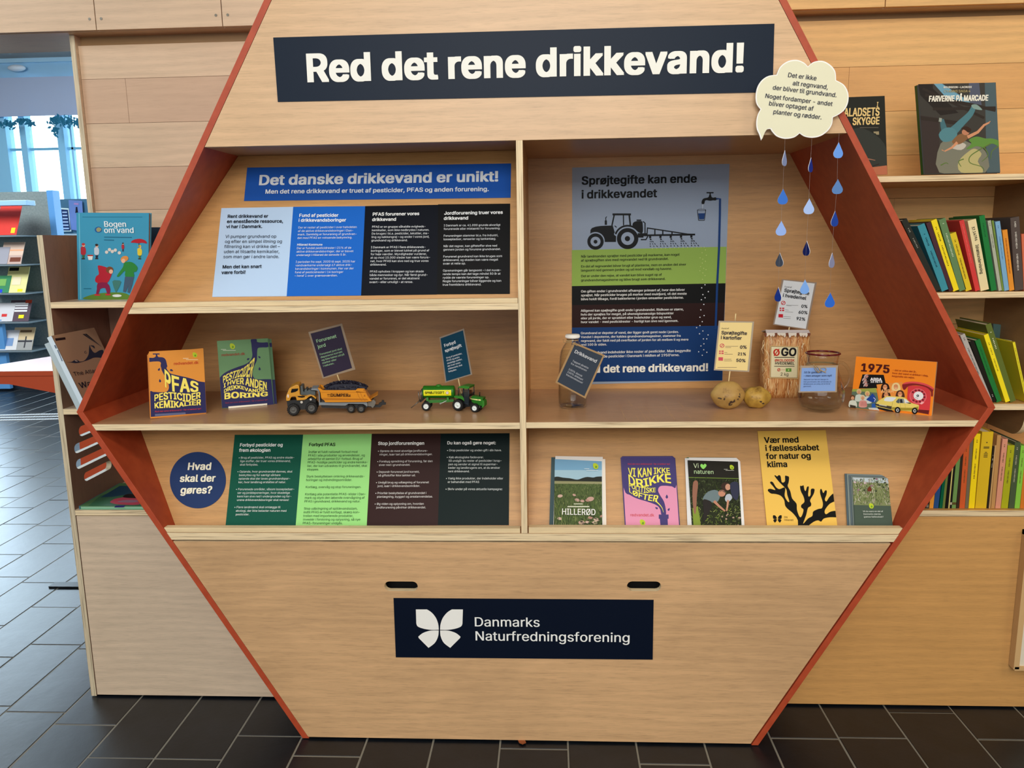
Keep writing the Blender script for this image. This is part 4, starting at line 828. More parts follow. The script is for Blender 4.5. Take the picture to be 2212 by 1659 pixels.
# ---- placards on sticks
def placard(label, P, quad, inner, frame_col, col, sticks, base):
    t = thing('placard', label, 'sign', base); mb = MB(); fm = flat(frame_col, .25); mb.pprism(P, quad, .0009, fm); cd_ = mb.build('card', t)
    pr = Print(P, None, .0003); pr.add(inner, col); pr.done(cd_, 'printed_panel')
    mb = MB(); 
    for a, b in sticks: mb.tube([P.p(a, -.0022), P.p(b, -.0022)], .0015, stickm, 8)
    mb.build('stick', t); return t, cd_
PA = TP.shift(-.026); gpt = (150, 190, 150)
t, c_ = placard('dark purple placard Forurenet jord on a stick in the gravel load', PA, px(cF, (305, 150), (598, 75), (715, 475), (430, 555)), px(cF, (325, 163), (586, 96), (686, 462), (440, 541)), (150, 132, 112), (48, 40, 60), [(cF(520, 420), cF(592, 622))], PA.p(cAF(1190, 250)))
text(c_, PA, cF, ['Forurenet', 'jord'], (378, 243), (392, 291), (552, 196), gpt, 0, .022)
text(c_, PA, cF, ['Forurenet jord skal', 'deponeres korrekt', 'og ikke køres ud på', 'marker eller', 'i naturen.'], (407, 352), (437, 452), (600, 300), gpt, 0, .010)
PT = QP.shift(-.015)
t, c_ = placard('teal placard Forbyd sprøjtegift on a stick in the toy tractor cab', PT, px(cF, (1445, 195), (1658, 118), (1730, 520), (1495, 590)), px(cF, (1455, 205), (1650, 135), (1716, 514), (1505, 577)), (150, 136, 122), (24, 66, 88), [(cF(1580, 440), cF(1634, 690))], PT.p(cAG(1340, 480)))
text(c_, PT, cF, ['Forbyd', 'sprøjtegift'], (1492, 280), (1498, 325), (1642, 276), (236, 240, 244), 1, .022)
text(c_, PT, cF, ['Brug af pesticider,', 'PFAS og andre', 'skadelige stoffer,', 'der truer vores', 'drikkevand, skal', 'forbydes.'], (1508, 381), (1527, 500), (1645, 340), (226, 232, 238), 0, .012)

# ---- glass bottle of water with tag
def vp_at(p, z): return vplane(aZ(*p, z).y)
YB = aZ(1238, 879, ZM + .0006).y; VB = vplane(YB); bx = VB.loc(cL(243, 860))[0]
def bh(y): return VB.loc(cL(243, y))[1]
def br(x0, x1, y): return abs(VB.loc(cL(x1, y))[0] - VB.loc(cL(x0, y))[0]) / 2
zb = ZM + .0008
bot = thing('water_bottle', 'clear faceted glass bottle of water with white screw cap on the right shelf', 'bottle', (bx, YB, zb))
prof = [(.012, zb), (.030, zb), (.034, zb + .003), (.0355, zb + .010), (.0365, zb + .03)]
for y, w_ in ((700, 268), (560, 262), (440, 252), (380, 244), (330, 222), (290, 178), (262, 140), (240, 116), (215, 110), (200, 108)): prof.append((w_ / 2 / 4.254 * (prof[4][0] / (270 / 2 / 4.254)), bh(y)))
inner = [(max(1e-5, r - .0016), z + (.004 if i < 2 else (.003 if i == 2 else 0))) for i, (r, z) in enumerate(prof)]
c0 = V((bx, YB, 0)); mb = MB(); mb.lathe(c0, [(1e-5, prof[0][1])] + prof + inner[::-1] + [(1e-5, inner[0][1])], glass, 8 * 5); g_ = mb.build('glass_body', bot)
me = g_.data
for v in me.vertices:   # diamond facets pressed into the shoulder and belly
    d = v.co - V((bx, YB, 0)); r = math.hypot(d.x, d.y)
    if r > .012 and bh(520) < v.co.z < bh(290): a = math.atan2(d.y, d.x); k = 1 - .030 * abs(math.sin(a * 4 + (v.co.z - zb) * 60)); v.co.x = bx + d.x * k; v.co.y = YB + d.y * k
wp = [(r - .0004, z) for r, z in inner if z < bh(300)]; MB().lathe(c0, [(1e-5, wp[0][1] + .0004)] + wp + [(1e-5, wp[-1][1])], water, 32).build('water', bot)
mb = MB(); rc = br(180, 310, 195); mb.lathe(c0, [(rc, bh(212)), (rc * 1.01, bh(207)), (rc, bh(202)), (rc, bh(184)), (rc * .93, bh(179)), (1e-5, bh(178))], white, 36); mb.lathe(c0, [(1e-5, bh(212)), (rc, bh(212))], white, 36)
for k in range(36):
    a = 2 * math.pi * k / 36; mb.box(bx + rc * math.cos(a) - .0004, bx + rc * math.cos(a) + .0004, YB + rc * math.sin(a) - .0004, YB + rc * math.sin(a) + .0004, bh(206), bh(188), white)
mb.build('screw_cap', bot)
VT = vplane(YB - .0395); tg_ = thing('hang_tag', 'slate grey tag Drikkevand tied round the bottle neck, hanging askew', 'tag', (bx, YB - .04, ZM + .1))
c_ = quadboard('card', VT, px(cL, (250, 250), (538, 370), (360, 770), (83, 622)), (168, 138, 98), .0012, parent=tg_)
pr = Print(VT, cL, .0003); pr.add([(262, 272), (518, 378), (350, 748), (103, 615)], (56, 66, 80)); pr.done(c_, 'printed_panel')
tc2 = (180, 186, 196)
text(c_, VT, cL, 'Drikkevand', (255, 346), (255, 346), (455, 440), (206, 210, 216), bold=.02)
text(c_, VT, cL, ['Tappet direkte', 'fra vandhanen'], (237, 428), (223, 452), (384, 497), tc2, 0, .010)
text(c_, VT, cL, ['100% dansk', '100% drikbart', 'Verdensklasse!'], (201, 504), (177, 552), (329, 632), tc2, 2, .010)
mb = MB(); rn = .0145; mb.lathe((bx, YB, bh(232)), [(rn + .0012 * math.cos(a), .0012 * math.sin(a)) for a in [2 * math.pi * k / 8 for k in range(8)]], twine, 28, close=True)
q0 = VT.p(cL(272, 268), .002)
mb.tube([V((bx - .012, YB - .009, bh(235))), V((bx - .004, YB - .03, bh(245))), q0 + V((0, -.001, .002)), q0 + V((.002, .003, -.002)), V((bx + .004, YB - .016, bh(232)))], .0008, twine, 6)
mb.tube([VT.p(cL(240, 262), .002), VT.p(cL(190, 235), .006), VT.p(cL(152, 225), .004), VT.p(cL(160, 250), .004), VT.p(cL(215, 255), .003)], .0008, twine, 6)
mb.tube([VT.p(cL(235, 255), .003), VT.p(cL(262, 272), .003), VT.p(cL(285, 285), .002)], .0008, twine, 6); mb.build('twine', tg_)

# ---- potatoes
pot = mat('potato_skin', (176, 140, 80), .55); noise_col(pot, [(.3, (112, 84, 48)), (.42, (168, 132, 72)), (.55, (176, 142, 78)), (.72, (190, 158, 92))], 28, 6, .65, (1, 1, 1), .5)
pot2 = mat('potato_skin_yellow', (190, 150, 66), .5); noise_col(pot2, [(.3, (120, 86, 34)), (.45, (178, 140, 58)), (.7, (204, 166, 74))], 26, 6, .65, (1, 1, 1), .5)
def potato(label, pc, p0, hw, hh, M, sd, ydepth):
    c = aZ(*pc, ZM); rnd = random.Random(sd); Pv = vplane(c.y); a0_, b0_ = Pv.loc(p0); k = math.dist(Pv.loc((p0[0] + hw, p0[1])), (a0_, b0_)); kh = math.dist(Pv.loc((p0[0], p0[1] + hh)), (a0_, b0_))
    ph = [(rnd.uniform(1, 4), rnd.uniform(0, 6)) for _ in range(9)]
    fn = lambda d: 1 + .035 * math.sin(d.x * ph[0][0] * 2 + ph[0][1]) + .03 * math.sin(d.z * ph[1][0] * 2 + ph[1][1]) + .03 * math.sin(d.y * ph[2][0] * 2.4 + ph[2][1]) + .012 * math.sin(d.x * 9 + ph[3][1]) * math.sin(d.z * 8 + ph[4][1])
    mb = MB(); mb.ball((a0_, c.y, ZM + kh), (k, ydepth, kh), M, 40, 26, fn); mz = min(v.z for v in mb.v); 
    for v in mb.v: v.z += ZM + .0004 - mz
    eye = mat('potato_blemish', (74, 56, 44), .9); P_ = Pv
    o = mb.build('potato', None); tag(o, label, 'potato', 'potatoes on the right middle shelf')
    # rough blemish scabs sitting on the skin
    from mathutils.bvhtree import BVHTree
    bm = bmesh.new(); bm.from_mesh(o.data); tr = BVHTree.FromBMesh(bm); sc_ = MB()
    for (u, v_, r) in ((-.55, -.05, .12), (.1, -.42, .20), (.25, -.3, .13), (.55, .05, .09), (.62, .22, .08), (.5, -.12, .07), (-.35, -.1, .08), (.02, -.55, .10)) if sd == 1 else ((.15, -.2, .10), (.3, -.4, .14), (.05, .1, .04), (-.5, .2, .04)):
        ctr = V(o.location); 
        for q in range(7):
            cc = V((a0_ + u * k + rnd.gauss(0, r * k * .35), c.y - .2, ZM + kh + v_ * kh + rnd.gauss(0, r * k * .3))) - ctr; rr = r * k * rnd.uniform(.25, .5); pts = []
            for t in range(7):
                q2 = rr * rnd.uniform(.6, 1.2); h = tr.ray_cast(cc + V((q2 * math.cos(t * .9), 0, q2 * math.sin(t * .9))), V((0, 1, 0)))
                if h[0]: pts.append(h[0] + h[1] * .00025 + ctr)
            if len(pts) > 4: sc_.add(pts, [tuple(range(len(pts)))[::-1]], eye)
    sc_.build('blemish', o); bm.free(); return o
potato('round golden potato with dark scabs, pierced by a stick', (1570, 883), (1571, 858), 34.5, 29, pot, 1, .034)
potato('smaller oval potato lying to the right of the pierced one', (1636, 881), (1634, 861), 30, 23, pot2, 2, .026)
VP_ = vplane(aZ(1571, 883, ZM).y)
VC = VP_
def stats(c_, P, c, head, sub, rows, x0, col=(30, 28, 50)):
    pass
t, c_ = placard('cream placard Sprøjtegifte i kartofler on a stick in the round potato', VC, px(cL, (1585, 55), (1910, 62), (1865, 525), (1540, 510)), px(cL, (1598, 70), (1893, 72), (1848, 513), (1553, 497)), (172, 158, 138), (236, 212, 146), [(cL(1743, -10), cL(1737, 60)), (cL(1692, 500), cL(1672, 660))], VC.p(cL(1675, 650)))
text(c_, VC, cL, 'Fund af', (1611, 131), (1611, 131), (1677, 131), (70, 60, 50), bold=.004)
text(c_, VC, cL, ['Sprøjtegifte', 'i kartofler'], (1607, 177), (1602, 222), (1841, 184), (34, 32, 52), 0, .022)
pr = Print(VC, cL, .0005); pk = (206, 84, 96)
def flags(pr, e, dx=0, dy=0, col=pk, s=1, bgc=(236, 212, 146)):
    ox, oy = e[0]; pr.add(ell(ox, oy, 21 * s, 19 * s, 0, 24), col).add(ell(ox, oy, 14 * s, 13 * s, 0, 20), bgc).add(strk([(ox - 14 * s, oy + 14 * s), (ox + 14 * s, oy - 14 * s)], 6 * s), col)
    ox, oy = e[1]; pr.add([(ox - 21 * s, oy - 16 * s), (ox + 21 * s, oy - 15 * s), (ox + 20 * s, oy + 17 * s), (ox - 22 * s, oy + 15 * s)], col).add(rect(ox - 22 * s, oy - 3 * s, ox + 22 * s, oy + 3 * s), bgc).add(rect(ox - 6 * s, oy - 17 * s, ox, oy + 17 * s), bgc)
    ox, oy = e[2]; pr.add([(ox - 21 * s, oy - 16 * s), (ox + 21 * s, oy - 15 * s), (ox + 20 * s, oy + 17 * s), (ox - 22 * s, oy + 15 * s)], col)
flags(pr, [(1615, 283), (1609, 344), (1603, 405)])
for x0, x1, y in ((1645, 1762, 287), (1645, 1698, 299), (1637, 1662, 345), (1637, 1713, 360), (1632, 1700, 406), (1632, 1706, 421), (1573, 1750, 481)): pr.add(rect(x0, y, x1, y + 4), (150, 130, 100))
pr.done(c_, 'symbols')
for t_, a, b in (('0%', (1778, 310), (1838, 310)), ('21%', (1756, 370), (1832, 372)), ('50%', (1742, 430), (1827, 434))): text(c_, VC, cL, t_, a, a, b, (34, 32, 52), bold=.022)

# ---- flour bag
YF = aZ(1700, 857, ZM).y + .012; VF = vplane(YF - .034); 
bag = thing('flour_bag', 'tall paper bag of flour printed with straw and a cream ØGO label', 'food bag', (.66, YF, ZM))
strawm = mat('straw_print', (196, 140, 80), .35); r_, n_, mp_, tc_ = noise_col(strawm, [(.30, (120, 62, 24)), (.42, (186, 116, 56)), (.55, (216, 164, 104)), (.68, (236, 204, 150)), (.8, (168, 96, 44))], 9, 6, .7, (16, 16, 2.0), .35, 1.2)
VFc = vplane(YF - .004); fL = lambda x, y: VFc.loc(cM(x, y)); mb = MB()
prof = [(862, 236, 560), (800, 205, 565), (700, 196, 600), (500, 200, 640), (400, 205, 648), (300, 212, 652), (262, 222, 648)]
rings = []; nseg = 40
for i, (y, x0, x1) in enumerate(prof):
    a0_, b0_ = fL(x0, y); a1_, _ = fL(x1, y); b0_ = max(b0_, ZM + .0006) if i else ZM + .0006; dep = [.066, .070, .072, .068, .062, .056, .050][i]; ring = []
    for k in range(nseg):
        t = 2 * math.pi * k / nseg; ct, st_ = math.cos(t), math.sin(t); sx_ = math.copysign(abs(ct) ** .35, ct); sy_ = math.copysign(abs(st_) ** .45, st_)
        cr_ = .0011 * math.sin(9 * t + i * 1.7) + .0008 * math.sin(17 * t + i * 2.9)
        ring.append(V(((a0_ + a1_) / 2 + sx_ * (abs(a1_ - a0_) / 2 + cr_), YF + sy_ * (dep / 2 + cr_), b0_)))
    rings.append(ring)
fs = [(i * nseg + k, i * nseg + (k + 1) % nseg, (i + 1) * nseg + (k + 1) % nseg, (i + 1) * nseg + k) for i in range(len(rings) - 1) for k in range(nseg)]
mb.add([v for r in rings for v in r], fs, strawm, True); mb.add(rings[0], [tuple(range(nseg))[::-1]], strawm); mb.add(rings[-1], [tuple(range(nseg))], strawm)
mb.build('bag_body', bag)
# folded white top with scalloped print edge
mb = MB(); wf = flat((205, 196, 192), .5); topz = fL(300, 245)[1]; mid = rings[-1]; m0 = min(v.x for v in mid); m1 = max(v.x for v in mid); zz = mid[0].z
pts = [V((m0 + .002, YF - .024, zz)), V((m1 - .002, YF - .024, zz)), V((m1 - .003, YF - .012, topz + .001)), V((m0 + .003, YF - .014, topz + .003))]
mb.prism(pts, (0, .004, 0), wf); mb.prism([V((m0 + .003, YF - .014, topz + .003)), V((m1 - .003, YF - .012, topz + .001)), V((m1 - .002, YF + .024, zz)), V((m0 + .002, YF + .024, zz))], (0, .001, .002), wf); mb.build('folded_top', bag, .0006)
PLB = vplane(YF - .0372); pr = Print(PLB.shift(.0002), cM, .0002); rnd = random.Random(5)
for k in range(17):
    x = 222 + k * 26; c3_ = (226, 216, 200) if k % 4 else (120, 70, 50); pr.add(smooth([(x, 264), (x + 26, 262), (x + 24 + rnd.random() * 8, 275 + rnd.random() * 14), (x + 12 + rnd.gauss(0, 5), 286 + rnd.random() * 22), (x + 1, 276)], 3), c3_)
for k in range(230):
    x = rnd.uniform(214, 640); y = rnd.uniform(280, 830); 
    if 275 < x < 565 and 370 < y < 710: continue
    if x > 600 and y > 700: continue
    ln = rnd.uniform(40, 110); dx = rnd.gauss(0, 12); pr.add(strk([(x, y), (x + dx, y + ln * .5), (x + dx * .3, min(856, y + ln))], rnd.uniform(2, 6), 1), rnd.choice([(240, 216, 164), (230, 188, 128), (140, 80, 36), (206, 140, 76), (244, 226, 184)]), False)
pr.done(bag, 'straw_stalks')
lbq = px(cM, (283, 382), (558, 388), (552, 702), (275, 694)); mb = MB(); mb.pprism(PLB.shift(.0012), lbq, .0008, flat((214, 178, 120), .45)); lb = mb.build('label', bag); PL2 = PLB.shift(.0012)
pr = Print(PL2, cM, .0003); pr.add([(290, 390), (548, 396), (542, 693), (284, 686)], (90, 60, 40)).add([(293, 393), (545, 399), (539, 690), (287, 683)], (226, 216, 176))
pr.add(ell(342, 448, 31, 34, 0, 30), (186, 40, 30)).add(ell(342, 448, 16, 22, 0, 24), (226, 216, 176)).add(strk([(318, 482), (368, 414)], 9), (186, 40, 30))
pr.add(rect(323, 492, 514, 499), (40, 34, 30)).add(rect(320, 577, 513, 583), (40, 34, 30)).add(ell(364, 614, 15, 15), (190, 60, 46)).add(ell(364, 614, 9, 9), (226, 216, 176)).add(strk([(352, 626), (376, 602)], 5), (190, 60, 46)).add([(430, 600), (484, 600), (484, 632), (430, 632)], (96, 150, 60)).add(ell(457, 616, 8, 6), (210, 220, 160)).add(rect(386, 612, 424, 616), (190, 150, 120)); pr.done(lb, 'label_print')
text(lb, PL2, cM, 'GO', (382, 478), (382, 478), (524, 480), (26, 22, 24), bold=.03, hs=1.08); text(lb, PL2, cM, 'ØKOLOGISK', (323, 533), (323, 533), (512, 534), (190, 54, 40), bold=.02); text(lb, PL2, cM, 'HVEDEMEL', (325, 562), (325, 562), (511, 564), (46, 40, 36), bold=.02); text(lb, PL2, cM, '2 kg', (376, 668), (376, 668), (454, 670), (46, 40, 36), bold=.006, hs=1.05)
VH = vplane(YF - .012)
mK = lambda x, y: cM(x, y)
q_ = [cK(380, 1332), cK(700, 1362), cM(635, 232), cM(308, 183)]; qi = [cK(394, 1342), cK(680, 1372), cM(622, 222), cM(322, 176)]
t, c_ = placard('white placard Sprøjtegifte i hvedemel on a stick in the flour bag', VH, q_, qi, (150, 132, 116), (216, 220, 222), [(cM(470, 190), cM(452, 305))], VH.p(cM(452, 300)))
text(c_, VH, cK, 'Fund af', (401, 1407), (401, 1407), (467, 1413), (60, 60, 64), bold=.004); text(c_, VH, cK, ['Sprøjtegifte', 'i hvedemel'], (396, 1446), (384, 1493), (625, 1477), (26, 26, 34), 0, .022)
pr = Print(VH, cK, .0005); flags(pr, [(391, 1550), (379, 1609), (368, 1668)], col=(196, 36, 50), bgc=(216, 220, 222))
for x0, x1, y in ((418, 528, 1568), (418, 466, 1572), (408, 440, 1612), (408, 480, 1630), (392, 460, 1672), (390, 458, 1688)): pr.add([(x0, y), (x1, y + 4), (x1, y + 7), (x0, y + 3)], (130, 130, 130))
pr.done(c_, 'symbols')
for t_, a, b in (('0%', (553, 1592), (609, 1596)), ('60%', (527, 1647), (609, 1653)), ('92%', cc_ if False else (507, 1705), (588, 1713))): text(c_, VH, cK, t_, a, a, b, (26, 26, 34), bold=.022)

# ---- glass jug with tag
YJ = aZ(1766, 886, ZM).y; VJ = vplane(YJ); jx = VJ.loc(cM(762, 900))[0]; Jh = lambda y: VJ.loc(cM(760, y))[1]; s_j = abs(VJ.loc(cM(860, 800))[0] - VJ.loc(cM(760, 800))[0]) / 100
jug = thing('glass_jug', 'round clear glass jug half full of water with a dark red rim and looped handle', 'jug', (jx, YJ, ZM)); zj = ZM + .0008
jp = [(.02, zj), (122 * s_j, zj + .0005), (150 * s_j, zj + .005)] + [(r * s_j, Jh(y)) for y, r in ((960, 185), (900, 212), (850, 222), (800, 218), (740, 200), (680, 175), (620, 152), (580, 142), (540, 140), (490, 146), (455, 152))]
ji = [(r - .0015, z + (.0025 if i < 3 else 0)) for i, (r, z) in enumerate(jp)]
cj = V((jx, YJ, 0)); MB().lathe(cj, [(1e-5, zj)] + jp + ji[::-1] + [(1e-5, ji[0][1])], glass, 48).build('glass_body', jug)
jw = [(r - .0003, z) for r, z in ji if z < Jh(670)]; MB().lathe(cj, [(1e-5, jw[0][1] + .0003)] + jw + [(1e-5, jw[-1][1])], water, 48).build('water', jug)
rimm = mat('jug_rim', (112, 20, 34), .12, 0, .35); zr_ = Jh(455); MB().lathe((jx, YJ, zr_), [(154 * s_j + .0022 * math.cos(a), .0022 * math.sin(a)) for a in [2 * math.pi * k / 10 for k in range(10)]], rimm, 48, close=True).build('rim', jug)
mb = MB(); mb.tube([VJ.p(cM(*p), -.004) for p in smooth([(885, 560), (930, 548), (985, 556), (1030, 600), (1052, 660), (1042, 720), (1010, 775), (965, 815)], 4, False)], .0042, glass, 14); mb.build('handle', jug)
VG = vplane(YJ - 222 * s_j * 1.03); jt = thing('hang_tag', 'light blue tag 50 år gammel tied with twine to the glass jug', 'tag', (jx, YJ - .05, ZM + .05))
c_ = quadboard('card', VG, px(cM, (571, 575), (929, 572), (918, 828), (552, 832)), (170, 150, 128), .0012, parent=jt)
pr = Print(VG, cM, .0003); pr.add([(584, 596), (910, 592), (903, 816), (568, 820)], (132, 164, 220)); pr.done(c_, 'printed_panel')
text(c_, VG, cM, ['50 år gammelt', '– men smager som nyt!'], (604, 646), (600, 678), (867, 676), (48, 62, 100), 1, .014)
text(c_, VG, cM, ['Naturen har ført en længe liv.', 'Det grundvand, der anvendes til', 'drikkevand, er cirka 20 til 50 år', 'gammelt.'], (600, 712), (597, 776), (863, 732), (60, 78, 120), 1, .004)
mb = MB(); mb.lathe((jx, YJ, Jh(560)), [(146 * s_j + .001 * math.cos(a), .001 * math.sin(a)) for a in [2 * math.pi * k / 6 for k in range(6)]], twine, 32, close=True); mb.lathe((jx, YJ, Jh(568)), [(146 * s_j + .001 * math.cos(a), .001 * math.sin(a)) for a in [2 * math.pi * k / 6 for k in range(6)]], twine, 32, close=True)
for pts in (((690, 560), (720, 600), (740, 632), (752, 625), (735, 590), (712, 570)), ((740, 600), (790, 590), (812, 605), (800, 628), (770, 622), (745, 606)), ((720, 575), (700, 590), (716, 622), (740, 640)), ((745, 600), (780, 625), (810, 640))):
    mb.tube([VG.p(cM(*p), .004) for p in smooth(list(pts), 4, False)], .0008, twine, 6)
mb.build('twine', jt)

# ---- 1975 card box
a_, b_ = aZ(*cAH(75, 1285), ZM), aZ(*cAH(1920, 1462), ZM); ln = .17; bk_ = V((-(b_ - a_).y, (b_ - a_).x, 0)).normalized()
XP = Plane(a_, b_ - a_, V((0, 0, 1)) + bk_ * .12)
bx_ = thing('photo_board', 'orange freestanding board headed 1975 with car and red telephone pictures', 'sign', (a_ + b_) / 2)
mb = MB(); mb.pprism(XP, px(cAH, (205, 105), (2042, 232), (1920, 1462), (75, 1285)), .016, flat((240, 134, 30), .35), mat('foam_board_edge', (236, 214, 170), .7)); bo = mb.build('board', bx_)
pr = Print(XP, cAH, .0003)
pr.add([(350, 512), (832, 524), (905, 830), (262, 832)], (16, 12, 12))
for i, (x, y) in enumerate(((450, 560), (410, 635), (425, 700), (440, 765))):
    pr.add(smooth([(x - 70, y + 20), (x - 50, y - 30), (x, y - 48), (x + 60, y - 30), (x + 40, y - 38), (x - 20, y - 25), (x - 50, y + 25)], 3), (190, 170, 168)).add(ell(x, y, 34, 26, -20), (196, 140, 130)).add(rect(x - 15, y - 5, x + 20, y), (60, 30, 28))
pr.add([(118, 850), (662, 824), (715, 1100), (700, 1330), (65, 1272)], (92, 110, 92)).add([(118, 850), (662, 824), (680, 930), (300, 900), (110, 905)], (150, 160, 74))
for x, y, hc_, sc2, sk_ in ((270, 905, (206, 180, 130), (196, 206, 196), 1), (460, 950, (214, 190, 120), (196, 206, 200), 1), (355, 1040, (214, 196, 160), (214, 150, 140), 1), (125, 1040, (96, 56, 30), (206, 210, 196), 1)):
    pr.add(smooth([(x - 80, y + 215), (x - 75, y + 95), (x - 30, y + 65), (x + 40, y + 65), (x + 85, y + 100), (x + 90, y + 215)], 3), sc2).add(ell(x, y - 2, 56, 60), hc_).add(ell(x, y + 14, 36, 42), (206, 150, 112)).add(rect(x - 16, y + 32, x + 16, y + 38), (150, 60, 50))
pr.add(smooth([(530, 1000), (570, 950), (620, 990), (655, 1060), (650, 1130), (590, 1150), (480, 1110), (440, 1080)], 3), (30, 66, 150)).add(strk([(600, 1040), (645, 1080), (620, 1130)], 12), (220, 226, 236)).add([(560, 1180), (640, 1170), (650, 1270), (560, 1275)], (40, 90, 170))
for k in range(6): pr.add(strk([(318 + k * 24, 1130), (310 + k * 27, 1230)], 6), (150, 50, 60))
pr.add([(480, 1270), (690, 1275), (740, 1335), (500, 1308)], (206, 206, 200)).add([(50 + 15, 1200), (200, 1230), (200, 1285), (65, 1272)], (60, 50, 40))
pr.add([(668, 745), (1255, 680), (1330, 1030), (1290, 1060), (740, 1080)], (226, 140, 60))
for x, y, hc_, ln_ in ((865, 800, (40, 18, 12), 90), (1110, 790, (226, 200, 140), 70), (1205, 960, (74, 40, 22), 80), (890, 980, (60, 26, 14), 100)):
    pr.add(smooth([(x - 95, y + 80), (x - 80, y - 40), (x - 20, y - 85), (x + 55, y - 75), (x + 95, y - 10), (x + 100, y + 80), (x + 20, y + 100)], 3), hc_).add(ell(x, y + 5, 50, 62), (214, 144, 96)).add(rect(x - 34, y - 18, x - 8, y - 10), (50, 24, 18)).add(rect(x + 10, y - 18, x + 36, y - 10), (50, 24, 18)).add(smooth([(x - 22, y + 28), (x, y + 34), (x + 24, y + 26), (x, y + 46)], 3), (240, 220, 200))
# telephone
tr_ = (206, 56, 62); pr.add(smooth([(1390, 790), (1500, 770), (1780, 790), (1860, 850), (1900, 960), (1890, 1200), (1865, 1400), (1840, 1420), (1590, 1330), (1480, 1200), (1375, 1080), (1380, 900)], 4), tr_)
pr.add([(1600, 1310), (1870, 1330), (1850, 1420), (1580, 1370)], (96, 26, 24))
pr.add(smooth([(1258, 800), (1262, 735), (1340, 695), (1500, 680), (1680, 700), (1850, 755), (1965, 830), (1955, 900), (1950, 1005), (1915, 1000), (1905, 900), (1800, 810), (1600, 760), (1400, 780), (1330, 850), (1285, 860)], 4), (128, 28, 32)).add(smooth([(1262, 735), (1340, 692), (1500, 676), (1680, 697), (1850, 750), (1968, 826), (1960, 860), (1840, 790), (1660, 735), (1480, 715), (1330, 730)], 4), (216, 74, 76))
pr.add(ell(1615, 1010, 195, 175, 12, 44), (222, 104, 112)).add(ell(1615, 1010, 178, 158, 12, 40), (206, 74, 84))
for k in range(10):
    a = math.radians(-150 + k * 30 if k < 7 else -150 + k * 30); x, y = 1610 + 150 * math.cos(a + .2), 1005 + 132 * math.sin(a + .2)
    if k < 10: pr.add(ell(x, y, 28, 24, 20, 14), (120, 24, 40))
pr.add(ell(1625, 1000, 112, 98, 10, 36), (226, 226, 228)).add(ell(1608, 998, 30, 28), (60, 66, 74)).add(ell(1604, 996, 12, 10), (190, 196, 200)).add(ell(1570, 1045, 8, 12), (70, 70, 80)).add(ell(1604, 1056, 8, 10), (70, 70, 80)).add([(1700, 1130), (1760, 1150), (1700, 1195), (1655, 1180)], (236, 170, 170))
# car
cy = (222, 202, 104); pr.add(smooth([(650, 1195), (700, 1125), (800, 1060), (890, 1012), (960, 1005), (1240, 1025), (1340, 1060), (1440, 1150), (1600, 1200), (1636, 1225), (1610, 1330), (1520, 1360), (1200, 1330), (1000, 1320), (720, 1260), (650, 1215)], 3), cy)
pr.add([(1030, 1255), (1200, 1270), (1500, 1275), (1625, 1240), (1612, 1325), (1520, 1340), (1200, 1330), (1020, 1310)], (152, 138, 44)).add([(640, 1175), (740, 1195), (1015, 1240), (1010, 1310), (760, 1250), (645, 1215)], (60, 54, 46)).add([(700, 1250), (1010, 1320), (1080, 1370), (900, 1350), (700, 1290)], (24, 20, 20))
pr.add(smooth([(840, 1105), (900, 1030), (1110, 1040), (1085, 1080), (1035, 1125), (930, 1125)], 2), (214, 222, 226)).add(smooth([(1115, 1135), (1150, 1085), (1195, 1062), (1190, 1165), (1140, 1160)], 2), (80, 92, 96)).add([(1200, 1062), (1290, 1068), (1305, 1168), (1196, 1164)], (130, 140, 146)).add([(1300, 1070), (1345, 1085), (1425, 1160), (1400, 1172), (1318, 1170)], (216, 220, 222)).add([(1205, 1080), (1250, 1075), (1270, 1160), (1210, 1162)], (34, 36, 40))
pr.add([(730, 1188), (905, 1218), (902, 1240), (728, 1210)], (196, 190, 170)).add([(1320, 1150), (1440, 1155), (1465, 1175), (1420, 1178)], (30, 24, 20)).add(strk([(1040, 1130), (1020, 1240), (1015, 1320)], 5), (120, 108, 40)).add(strk([(1205, 1170), (1215, 1320)], 4), (150, 136, 52)).add(strk([(1318, 1175), (1330, 1325)], 4), (150, 136, 52))
for x, y in ((1150, 1325), (1540, 1342)): pr.add(ell(x, y, 66, 74, 0, 28), (14, 12, 12)).add(ell(x, y, 32, 38, 0, 20), (200, 200, 200)).add(ell(x + 4, y, 17, 22, 0, 16), (30, 30, 30))
pr.done(bo, 'printed_pictures')
mar = (74, 14, 12)
text(bo, XP, cAH, '1975', (300, 435), (300, 435), (948, 480), mar, bold=.034, hs=1.02)
text(bo, XP, cAH, ['– det er cirka det år,', 'hvor det vand vi drikker i dag,', 'begyndte sin rejse.'], (1036, 432), (1018, 566), (1843, 562), (150, 40, 10), 1, .018)
text(bo, XP, cAH, 'ABBA', (530, 652), (530, 652), (785, 660), (236, 232, 232), bold=.034); text(bo, XP, cAH, '16 HITS', (530, 700), (530, 700), (800, 702), (236, 232, 232), bold=.034); text(bo, XP, cAH, 'ABBA', (770, 930), (770, 930), (1060, 925), (240, 180, 120), bold=.02)

